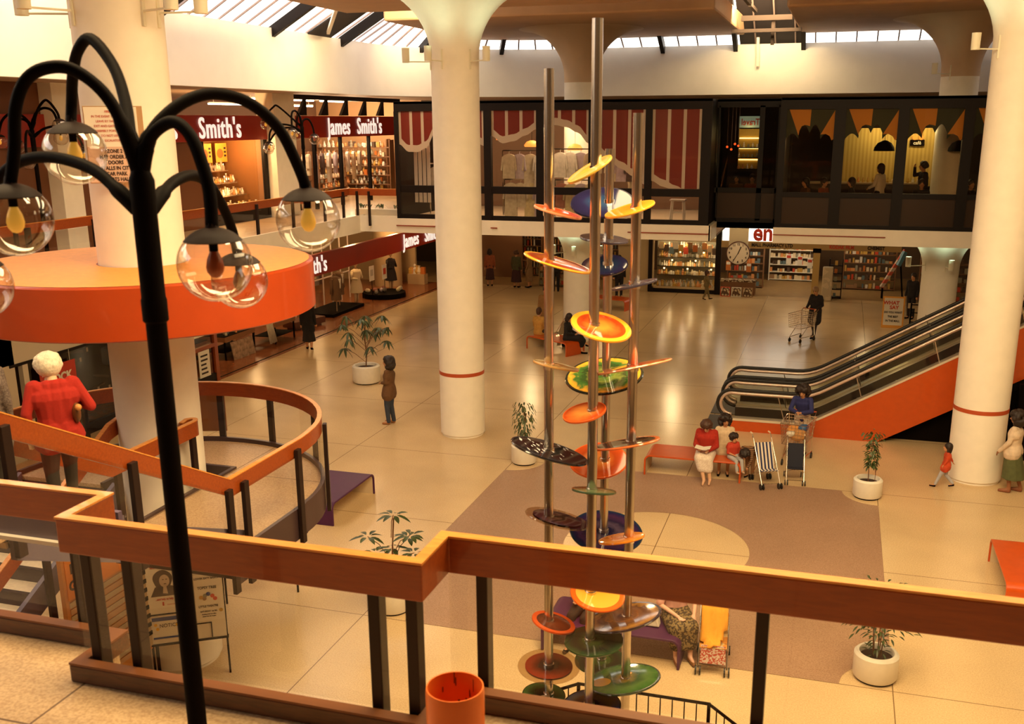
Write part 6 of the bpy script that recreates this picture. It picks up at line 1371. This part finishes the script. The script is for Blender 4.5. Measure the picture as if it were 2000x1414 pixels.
person('small child in a red shirt and pale blue dungarees perched on the bench end', (-1.72, 19.78, 0), R(215), .98, sit(.70, look=(-.2, 1, -.2), anL=(-.10, .50, .42), anR=(.10, .50, .42), toL=(-.10, .62, .38), toR=(.10, .62, .38), wrL=(-.2, .1, .82)), mat('red_shirt', (.48, .04, .015), .8), .6, WHB, 'trousers', shoes=mat('pale_shoe', (.62, .5, .38), .6), hair=HB, style='curly', child=True, vox=.009)
person('child in a brown striped top bending down beside the bench end', (-1.38, 19.95, 0), R(165), 1.05, dict(STAND, chest=(0, .28, .98), neck=(0, .40, .98), head=(0, .52, .92), look=(0, .5, -1), shL=(-.17, .38, .98), shR=(.17, .38, .98), elL=(-.2, .48, .75), elR=(.2, .48, .75), wrL=(-.12, .55, .52), wrR=(.12, .55, .52), pel=(0, 0, .90)), STR, 1., cloth('tan_shorts', (.36, .2, .09)), 'trousers', shoes=BLACK, hair=HB, style='curly', child=True, vox=.010)
BLUEJ = mat('blue_jacket', (.018, .022, .12), .8); CREAMT = cloth('pale_trousers', (.52, .42, .32))
person('woman with long dark hair in a blue jacket leaning on a loaded shopping trolley', (-.46, 21.78, 0), R(170), 1.60, dict(STAND, chest=(0, .06, 1.20), neck=(0, .12, 1.34), head=(0, .17, 1.48), look=(0, .9, -.45), shL=(-.17, .1, 1.29), shR=(.17, .1, 1.29), elL=(-.23, .22, 1.07), elR=(.23, .22, 1.07), wrL=(-.06, .38, 1.06), wrR=(.06, .38, 1.06), pel=(0, -.03, .90)), BLUEJ, 1., CREAMT, 'trousers', shoes=BLACK, hair=HB, style='bigcurly', vox=.010, skin=SKIN)
PBL = cloth('pale_blue_trousers', (.42, .42, .46)); ORJ = mat('red_orange_jacket', (.55, .06, .012), .8, noise=.2, nscale=12)
person('toddler in a red jacket striding past the foot of the right column', (2.35, 20.42, 0), R(88), .88, walk(.34, look=(0, 1, .15), elL=(-.22, .02, 1.08), wrL=(-.2, .12, .9), elR=(.22, -.12, 1.1), wrR=(.24, -.22, .92)), ORJ, .9, PBL, 'trousers', shoes=BLACK, hair=HB, style='bob', child=True, vox=.009, long_top=.3, pants_len=.95)
GRSK = cloth('green_skirt', (.09, .10, .035)); WCAR = cloth('white_cardigan', (.66, .52, .38))
person('woman with bushy dark hair in a white cardigan and green skirt at the right edge', (3.52, 20.52, 0), R(72), 1.60, dict(STAND, look=(.1, 1, -.15), elL=(-.22, .06, 1.06), wrL=(-.17, .22, .86), elR=(.22, .06, 1.06), wrR=(.15, .2, .86), anR=(.10, -.2, .075), toR=(.12, -.03, .025), knR=(.1, -.07, .47)), WCAR, 1., GRSK, 'skirt', hem=.42, shoes=mat('brown_sandal', (.25, .08, .03), .6), hair=HB, style='bigcurly', skin=SKIN_D, fat=1.3, vox=.010, long_top=.12)
PINK = mat('pink_blouse', (.62, .32, .26), .8); PAT = checker('dark_patterned_skirt', (.05, .03, .015), (.22, .15, .06), 45)
person('woman in a pink blouse and dark patterned skirt sitting on the near purple bench', (-1.78, 12.68, 0), R(205), 1.62, sit(.43, look=(.2, 1, -.6), head=(0, .08, 1.14), elL=(-.26, .1, .72), wrL=(-.18, .32, .62), elR=(.24, .1, .70), wrR=(.05, .36, .62)), PINK, .45, PAT, 'skirt', hem=.55, shoes=mat('brown_boot', (.22, .08, .02), .5), hair=HB, style='bob', skin=mat('skin_pink', (.72, .42, .30), .55), fat=1.2)
person('seated figure in cream beyond the discs on the left of the near purple bench', (-2.95, 12.6, 0), R(170), 1.62, sit(.43, look=(0, 1, -.4)), cloth('cream_top', (.60, .48, .34)), 1., DKT, 'trousers', shoes=BLACK, hair=HB, style='short', fat=1.2)
t = thing('shopping_bag', 'crumpled white bag standing on the near purple bench', 'bag', (-2.08, 12.35, .44)); o = MB().prism([(-.16, -.06, 0), (.16, -.06, 0), (.12, -.05, .17), (0, -.03, .23), (-.1, -.04, .12)], (0, .14, 0)).build('bag_body', cloth('white_bag', (.72, .62, .48)), t, bevel=.02)
# cafe and recess
WV = mat('white_sleeves', (.70, .60, .48), .8)
person('waitress in white sleeves and a dark waistcoat in the second cafe window', (1.0, 30.6, ZU), R(60), 1.65, dict(STAND, elL=(-.22, .05, 1.08), wrL=(-.14, .24, 1.0)), WV, 1., NAVYC, 'trousers', shoes=BLACK, hair=HB, style='bob', vox=.014, long_top=0)
person('man standing with a raised hand in the third cafe window', (2.15, 31.1, ZU), R(110), 1.70, dict(STAND, elR=(.28, .12, 1.28), wrR=(.12, .2, 1.50), look=(.2, 1, 0)), NAVYC, 1., NAVYC, 'trousers', shoes=BLACK, hair=HB, style='curly', vox=.014)
for k, (x, y, rz, lb) in enumerate(((2.05, 29.85, 180, 'dark suited customer seated low at the bottom of the third cafe window'), (-.98, 30.0, 120, 'shadowy customer seated at the left of the first cafe window'), (-.5, 30.1, 240, 'shadowy customer facing left in the first cafe window'), (.25, 30.4, 90, 'dark haired customer seated at the left of the second cafe window'), (1.55+1.75, 30.0, 200, 'customer seated at the far right cafe window'), (-3.05, 31.6, 180, 'seated figure in the dark recess, left of two'), (-2.6, 31.7, 180, 'seated figure in the dark recess, right of two'))):
    c_ = thing('cafe_chair', ('dark cafe chair under the suited customer', 'dark cafe chair at the far left of the cafe', 'dark cafe chair at the right of the first cafe window', 'dark cafe chair at the left of the second cafe window', 'dark cafe chair at the far right cafe window', 'dark chair under the left figure in the recess', 'dark chair under the right figure in the recess')[k], 'chair', (x, y, ZU), R(rz))
    MB().box(-.2, .2, -.2, .2, .40, .43).build('seat', NIGHT, c_); MB().box(-.2, .2, -.22, -.19, .43, .85).build('backrest', NIGHT, c_)
    for sx in (-.17, .17):
        for sy in (-.17, .17): MB().bar((sx, sy, 0), (sx, sy, .4), .03, .03).build('leg', NIGHT, c_)
    person(lb, (x, y, ZU), R(rz), 1.62, sit(.44), (NAVYC, BRJ, RUST, CHAR)[k % 4], 1., NAVYC, 'trousers', shoes=BLACK, hair=HB, style=('short', 'bob')[k % 2], vox=.016)
# ================================================================== TROLLEYS AND PUSHCHAIRS
TYR = RUBBER
def wheel(mb, c, r, w=.03, axis=(1, 0, 0)):
    a = V(axis)*w/2; c = V(c); mb.cone(c-a, c+a, r, r, 14)
def trolley(label, loc, rz, goods=True):
    t = thing('shopping_trolley', label, 'trolley', loc, rz)   # handle towards -y
    W0, W1, L, z0, z1 = .22, .27, .78, .48, .92
    mb = MB(); f = lambda u, v, zz: V(((-1+2*u)*(W0+(W1-W0)*(zz-z0)/(z1-z0)+.04*(1-v)), -L/2+v*L - .06*(zz-z0)/(z1-z0)*0, zz))
    for k in range(7):
        z = z0+(z1-z0)*k/6
        mb.tube([f(0, 0, z), f(1, 0, z), f(1, 1, z), f(0, 1, z)], .004 if 0 < k < 6 else .009, 5, closed=True)
    for i in range(11):
        v = i/10
        mb.bar(f(0, v, z0), f(0, v, z1), .006, .006); mb.bar(f(1, v, z0), f(1, v, z1), .006, .006); mb.bar(f(0, v, z0), f(1, v, z0), .006, .006)
    for i in range(8):
        u = i/7; mb.bar(f(u, 0, z0), f(u, 0, z1), .006, .006); mb.bar(f(u, 1, z0), f(u, 1, z1), .006, .006); mb.bar(f(u, 0, z0), f(u, 1, z0), .006, .006)
    mb.build('wire_basket', CHROME, t)
    mb = MB()
    for e in (-1, 1):
        mb.tube([(e*.27, -L/2-.12, 1.0), (e*.27, -L/2, .94), (e*.24, -L/2+.02, .5), (e*.25, -L/2-.02, .14)], .012, 6); mb.tube([(e*.25, -L/2-.02, .16), (e*.20, L/2-.02, .16)], .012, 6); mb.tube([(e*.20, L/2-.05, .16), (e*.20, -.05, .48)], .01, 6)
    mb.build('frame', CHROME, t); MB().tube([(-.28, -L/2-.12, 1.0), (.28, -L/2-.12, 1.0)], .017, 8).build('handle', mat('handle_red', (.4, .06, .02), .4), t)
    for x, y in ((-.25, -L/2), (.25, -L/2), (-.20, L/2-.05), (.20, L/2-.05)): mb = MB(); wheel(mb, (x, y, .062), .062); mb.bar((x, y, .06), (x, y, .16), .03, .02).build('wheel', TYR, t)
    return t
trolley('wire shopping trolley pushed by the man in the dark coat', (-.95, 33.85, 0), R(150))
tr = trolley('shopping trolley loaded with bags, under the woman in blue', (-.54, 21.20, 0), R(170))
for k, (dx, dy, z, w, m, lb) in enumerate(((-.02, .1, .49, .17, cloth('tan_bag', (.55, .27, .09)), 'tan bag lying in the front of the loaded trolley'), (.05, -.15, .50, .18, cloth('orange_bag', (.62, .26, .06)), 'orange brown bag in the loaded trolley nearest the handle'), (-.12, .02, .68, .11, mat('blue_packet', (.03, .10, .25), .5), 'blue packet between the bags in the loaded trolley'), (.13, .2, .60, .09, PAPER, 'white packet at the front of the loaded trolley'))):
    t = thing('shopping_bag', lb, 'bag', (-.54-dx, 21.20-dy, z)); o = MB().ball((0, 0, w*.75), w, 12, 8, (1, .8, .75)).ball((w*.5, .02, w*.9), w*.6, 10, 7).build('bag_body', m, t); remesh(o, .02, 2)
def buggy(label, loc, rz, m, lean=.0, extra=None, seatw=.2, back=None, sc=.93):
    t = thing('pushchair', label, 'pushchair', loc, rz)      # handles towards -y
    mb = MB()
    for e in (-1, 1):
        mb.tube([(e*.20, .34, .10), (e*.20, .05, .50), (e*.20, -.30, .95), (e*.20, -.36, 1.02), (e*.20, -.43, 1.03)], .010, 6); mb.tube([(e*.20, -.30, .10), (e*.20, .02, .46)], .010, 6)
    mb.tube([(-.2, -.2, .16), (.2, .1, .38)], .008, 6).tube([(.2, -.2, .16), (-.2, .1, .38)], .008, 6).tube([(-.2, .32, .12), (.2, .32, .12)], .008, 6)
    mb.build('frame', CHROME, t)
    for e in (-1, 1): MB().cone((e*.20, -.38, 1.03), (e*.20, -.47, 1.03), .017, .017, 10).build('handle', mat('cream_grip', (.75, .60, .40), .5), t)
    for x in (-.2, .2):
        for y in (.34, -.30):
            for o_ in (-.03, .03): mb = MB(); wheel(mb, (x+o_, y, .065), .065, .022); mb.build('wheel', TYR, t)
    sw = seatw; P = [(-.20, .88), (-.03, .50), (.03, .36), (.20, .36), (.28, .40)]; mb = MB(); v = []
    for y, z in P: v += [(-sw+.02, y, z), (sw-.02, y, z)]
    mb.add(v, [(2*i, 2*i+1, 2*i+3, 2*i+2) for i in range(len(P)-1)]); o = mb.build('fabric_seat', m, t); o.modifiers.new('solid', 'SOLIDIFY').thickness = .012
    if extra: extra(t)
    t.scale = (sc, sc, sc)
    return t
BST = stripes('blue_white_stripes', (.02, .025, .09), (.70, .62, .52), 0, 13)
buggy('folding pushchair with blue and white striped seat beside the orange bench', (-1.05, 19.62, 0), R(205), BST)
NV = mat('navy_fabric', (.008, .009, .022), .8)
def sack(t): o = MB().ball((0, -.16, .42), .18, 12, 8, (1, .7, 1.15)).build('hanging_bag', NV, t); remesh(o, .02, 2)
buggy('navy pushchair with a dark bag hanging on it, between the striped pushchair and the trolley', (-.50, 19.98, 0), R(185), NV, extra=sack, sc=.84)
CHK = checker('orange_checks', (.62, .26, .04), (.66, .48, .22), 9); FLO = checker('floral_hem', (.62, .5, .42), (.45, .08, .05), 55)
def blanket(t):
    mb = MB(); mb.prism([(-.17, .26, .42), (.17, .26, .42), (.18, .30, .16), (-.18, .30, .16)], (0, .012, 0)); mb.build('footrest_cloth', FLO, t)
buggy('pushchair with an orange checked seat beside the near purple bench', (-1.2, 12.35, 0), R(185), CHK, extra=blanket, seatw=.21)
t = thing('blanket', 'bright orange blanket draped in the checked pushchair', 'blanket', (-1.2, 12.35, 0), R(185)); mb = MB(); n = 9
vs = [V((-.17+.34*i/(n-1), -.12+.40*j/(n-1), (.80-.42*min(1, j/4.5) if j < 5 else .40)+.03*math.sin(i*1.7+j))) for j in range(n) for i in range(n)]
mb.add(vs, [(j*n+i, j*n+i+1, (j+1)*n+i+1, (j+1)*n+i) for j in range(n-1) for i in range(n-1) if abs(i-4) < 5-j*.45]); o = mb.build('cloth', mat('orange_blanket', (.78, .34, .03), .9, bump=.5, nscale=20), t, smooth='all'); o.modifiers.new('solid', 'SOLIDIFY').thickness = .02
buggy('white folding pushchair behind the seated woman in black', (-8.35, 31.2, 0), R(60), mat('pale_seat', (.55, .45, .3), .7))
# ================================================================== NOTICE BOARDS
OW = mat('board_wood', (.55, .22, .05), .5)
t = thing('notice_board', 'white notice board with posters standing by the foot of the nearest column', 'notice board', (-7.66, 10.05, 0), R(32))
# local x along the board, faces -y ; board height 0.55..2.0
Bw = .95
MB().box(-Bw/2, Bw/2, 0, .03, .55, 1.75).build('panel', PAPER, t)
MB().box(-Bw/2-.02, Bw/2+.02, -.01, .04, .52, .55).box(-Bw/2-.02, Bw/2+.02, -.01, .04, 1.75, 1.78).build('frame', BLACK, t)
for x in (-Bw/2+.03, Bw/2-.0): MB().bar((x, .02, 0), (x, .02, 1.78), .025, .025).build('leg', BLACK, t)
def sheet(x0, x1, z0, z1, m=PAPER): return MB().box(x0, x1, -.008, 0, z0, z1).build('poster', m, t)
PW = mat('poster_white', (.86, .80, .68), .7); s1 = sheet(-.44, -.04, 1.05, 1.72, PW); s2 = sheet(.10, .46, .80, 1.45, PW); s3 = sheet(-.42, -.02, .62, .92, mat('poster_cream', (.80, .74, .60), .7))
FF = (1, 0, 0)
text('Please save the children', .042, 'lettering', REDI, s1, (-.24, -.012, 1.66), FF, (0, 0, 1), .002, .001, .75); text('Saturday September', .042, 'lettering', REDI, s1, (-.25, -.012, 1.61), FF, (0, 0, 1), .002, .001, .75)
text('...and help us help', .04, 'lettering', REDI, s1, (-.24, -.012, 1.17), FF, (0, 0, 1), .002, .001, .75); MB().box(-.27, -.25, -.012, -.008, 1.08, 1.13).build('mark', REDI, s1); text('Fund for children', .022, 'lettering', REDI, s1, (-.15, -.012, 1.09), FF, (0, 0, 1), .002, 0, .8)
GRY = mat('photo_grey', (.10, .065, .045), .7); GR2 = mat('photo_light', (.60, .48, .36), .7)
MB().add([(-.24+.115*math.cos(a)*(1+.08*math.sin(3*a)), -.010, 1.43+.14*math.sin(a)) for a in [2*PI*i/28 for i in range(28)]], [tuple(range(28))]).add([(-.40, -.010, 1.21), (-.08, -.010, 1.21), (-.12, -.010, 1.34), (-.22, -.010, 1.37), (-.34, -.010, 1.34)], [(0, 1, 2, 3, 4)]).build('portrait_hair', GRY, s1)
MB().add([(-.22+.062*math.cos(a), -.012, 1.42+.085*math.sin(a)) for a in [2*PI*i/20 for i in range(20)]], [tuple(range(20))]).add([(-.25, -.012, 1.25), (-.19, -.012, 1.24), (-.205, -.012, 1.37), (-.235, -.012, 1.37)], [(0, 1, 2, 3)]).build('portrait_face', GR2, s1)
MB().box(-.245, -.225, -.014, -.012, 1.435, 1.445).box(-.205, -.185, -.014, -.012, 1.435, 1.445).box(-.23, -.20, -.014, -.012, 1.375, 1.385).build('portrait_features', GRY, s1)
for s_, z, sz in (('LOWER SIXTY BASICS', 1.39, .036), ('TOPSY TREE', 1.26, .05), ('LITTLE THEATRE', 1.00, .038), ('SATURDAY 1st 8th', .93, .03), ('Booking at the box office', .89, .02), ('tickets from the theatre', .86, .02)): text(s_, sz, 'lettering', INK, s2, (.28, -.012, z), FF, (0, 0, 1), .002, .001, .85)
for x, z, c in ((.20, 1.13, 2), (.25, 1.15, 4), (.29, 1.17, 6), (.34, 1.14, 5), (.37, 1.10, 5), (.24, 1.11, 8)): MB().cone((x, -.008, z), (x, -.012, z), .028, .028, 7).build('splash', (GC+[mat('splash_blue', (.02, .04, .25), .5)])[c if c != 6 else 10], s2)
MB().cone((.43, -.008, .93), (.43, -.012, .93), .025, .025, 14).build('seal', mat('gold_seal', (.60, .38, .06), .5), s2)
text('YOUNG', .07, 'lettering', INK, t, (.0, -.006, 1.56), FF, (0, 0, 1), .002, .004, .8); text('CHALLENGE', .07, 'lettering', INK, t, (.0, -.006, 1.48), FF, (0, 0, 1), .002, .004, .6)
MB().box(-.42, -.02, -.012, -.008, .87, .92).box(-.42, -.02, -.012, -.008, .62, .645).build('blue_band', mat('poster_blue', (.02, .05, .25), .6), s3); text('NOTICE', .07, 'lettering', INK, s3, (-.22, -.012, .80), FF, (0, 0, 1), .002, 0, .9)
for x, z in ((-.38, .82), (-.36, .76), (-.08, .83), (-.06, .75), (-.12, .80), (-.10, .70)): MB().cone((x, -.008, z), (x, -.014, z), .022, .022, 6).build('flower', mat('daffodil', (.85, .50, .04), .6), s3)
MB().box(-.46, .0, -.012, 0, .95, .965).box(-.46, -.445, -.012, 0, .56, .95).box(.05, .30, -.012, 0, .76, .772).box(.29, .302, -.012, 0, .56, .77).build('divider', BLACK, t)
t = thing('directory_board', 'tall orange headed directory board with rows of shop names, left of the notice board', 'directory board', (-8.02, 8.95, 0), R(90))
MB().box(-.5, .5, 0, .06, .45, 2.33).build('frame', OW, t); MB().box(-.46, .46, -.012, 0, 1.80, 2.28).build('header', mat('header_orange', (.70, .22, .02), .5), t)
text('MALL', .16, 'lettering', INK, t, (-.2, -.016, 2.15), FF, (0, 0, 1), .004, .006); text('GUIDE', .16, 'lettering', INK, t, (-.2, -.016, 1.95), FF, (0, 0, 1), .004, .006)
for k in range(14):
    MB().box(-.45, -.03, -.012, 0, 1.70-k*.083, 1.765-k*.083).build('name_strip', mat('strip_%d' % (k % 2), ((.45, .36, .25), (.52, .30, .15))[k % 2], .5), t); MB().box(.03, .45, -.012, 0, 1.70-k*.083, 1.765-k*.083).build('name_strip', mat('strip_%d' % (k % 2), ((.45, .36, .25), (.52, .30, .15))[k % 2], .5), t)
for x in (-.47, .47): MB().bar((x, .03, 0), (x, .03, .5), .04, .04).build('leg', BLACK, t)
t = thing('list_board', 'narrow wood framed board of dark rows joined to the left of the notice board', 'notice board', (-8.05, 9.72, 0), R(84))
MB().box(-.22, .22, 0, .05, .5, 2.1).build('frame', OW, t); MB().box(-.19, .19, -.01, 0, .55, 2.05).build('sheet', mat('list_tan', (.50, .36, .2), .6), t)
for k in range(11): MB().box(-.16, .12, -.018, -.008, 1.9-k*.12, 1.955-k*.12).build('dark_row', BLACK, t)
for x in (-.2, .2): MB().bar((x, .03, 0), (x, .03, .52), .03, .03).build('leg', BLACK, t)
t = thing('poster_stand', 'thin legged wooden poster stand behind the notice board', 'stand', (-8.0, 12.35, 0), R(38)); MB().box(-.55, .55, 0, .04, .6, 1.7).build('board', OW, t); MB().box(-.5, .5, -.01, 0, .65, 1.65).build('sheet', PAPER, t)
for x in (-.53, .53): MB().bar((x, .02, 0), (x, .02, 1.7), .03, .03).build('leg', BLACK, t)
# sign board hung on the nearest column, upper level
t = thing('notice', 'paper notice with red and black lettering on a wooden board fixed to the nearest column', 'notice', (-7.86, 9.93, 6.765), R(35))
MB().box(-.31, .31, 0, .03, -.42, .42).build('backing_board', mat('board_tan', (.50, .30, .14), .6), t); MB().box(-.30, .25, -.008, 0, -.02, .41).build('upper_sheet', PW, t); MB().box(-.30, .25, -.008, 0, -.41, -.02).build('lower_sheet', mat('pink_sheet', (.74, .50, .38), .7), t)
for k, s_ in enumerate(('FIRE EXIT', 'IN THE EVENT OF FIRE PLEASE', 'LEAVE BY THE NEAREST', 'EXIT AND GATHER AT THE', 'ASSEMBLY POINT SHOWN', 'DO NOT USE THE', 'ESCALATORS')): text(s_, .036, 'lettering', REDI, t, (-.02, -.012, .36-.052*k), FF, (0, 0, 1), .002, 0, .85)
for k, s_ in enumerate(('ZONE 2', 'MAP ORDER AT', 'DOORS', 'STALLS IN CITY', 'CAR PARK', 'SPORTS HALL')): text(s_, .058, 'lettering', INK, t, (-.02, -.012, -.07-.062*k), FF, (0, 0, 1), .002, .0015, .8)
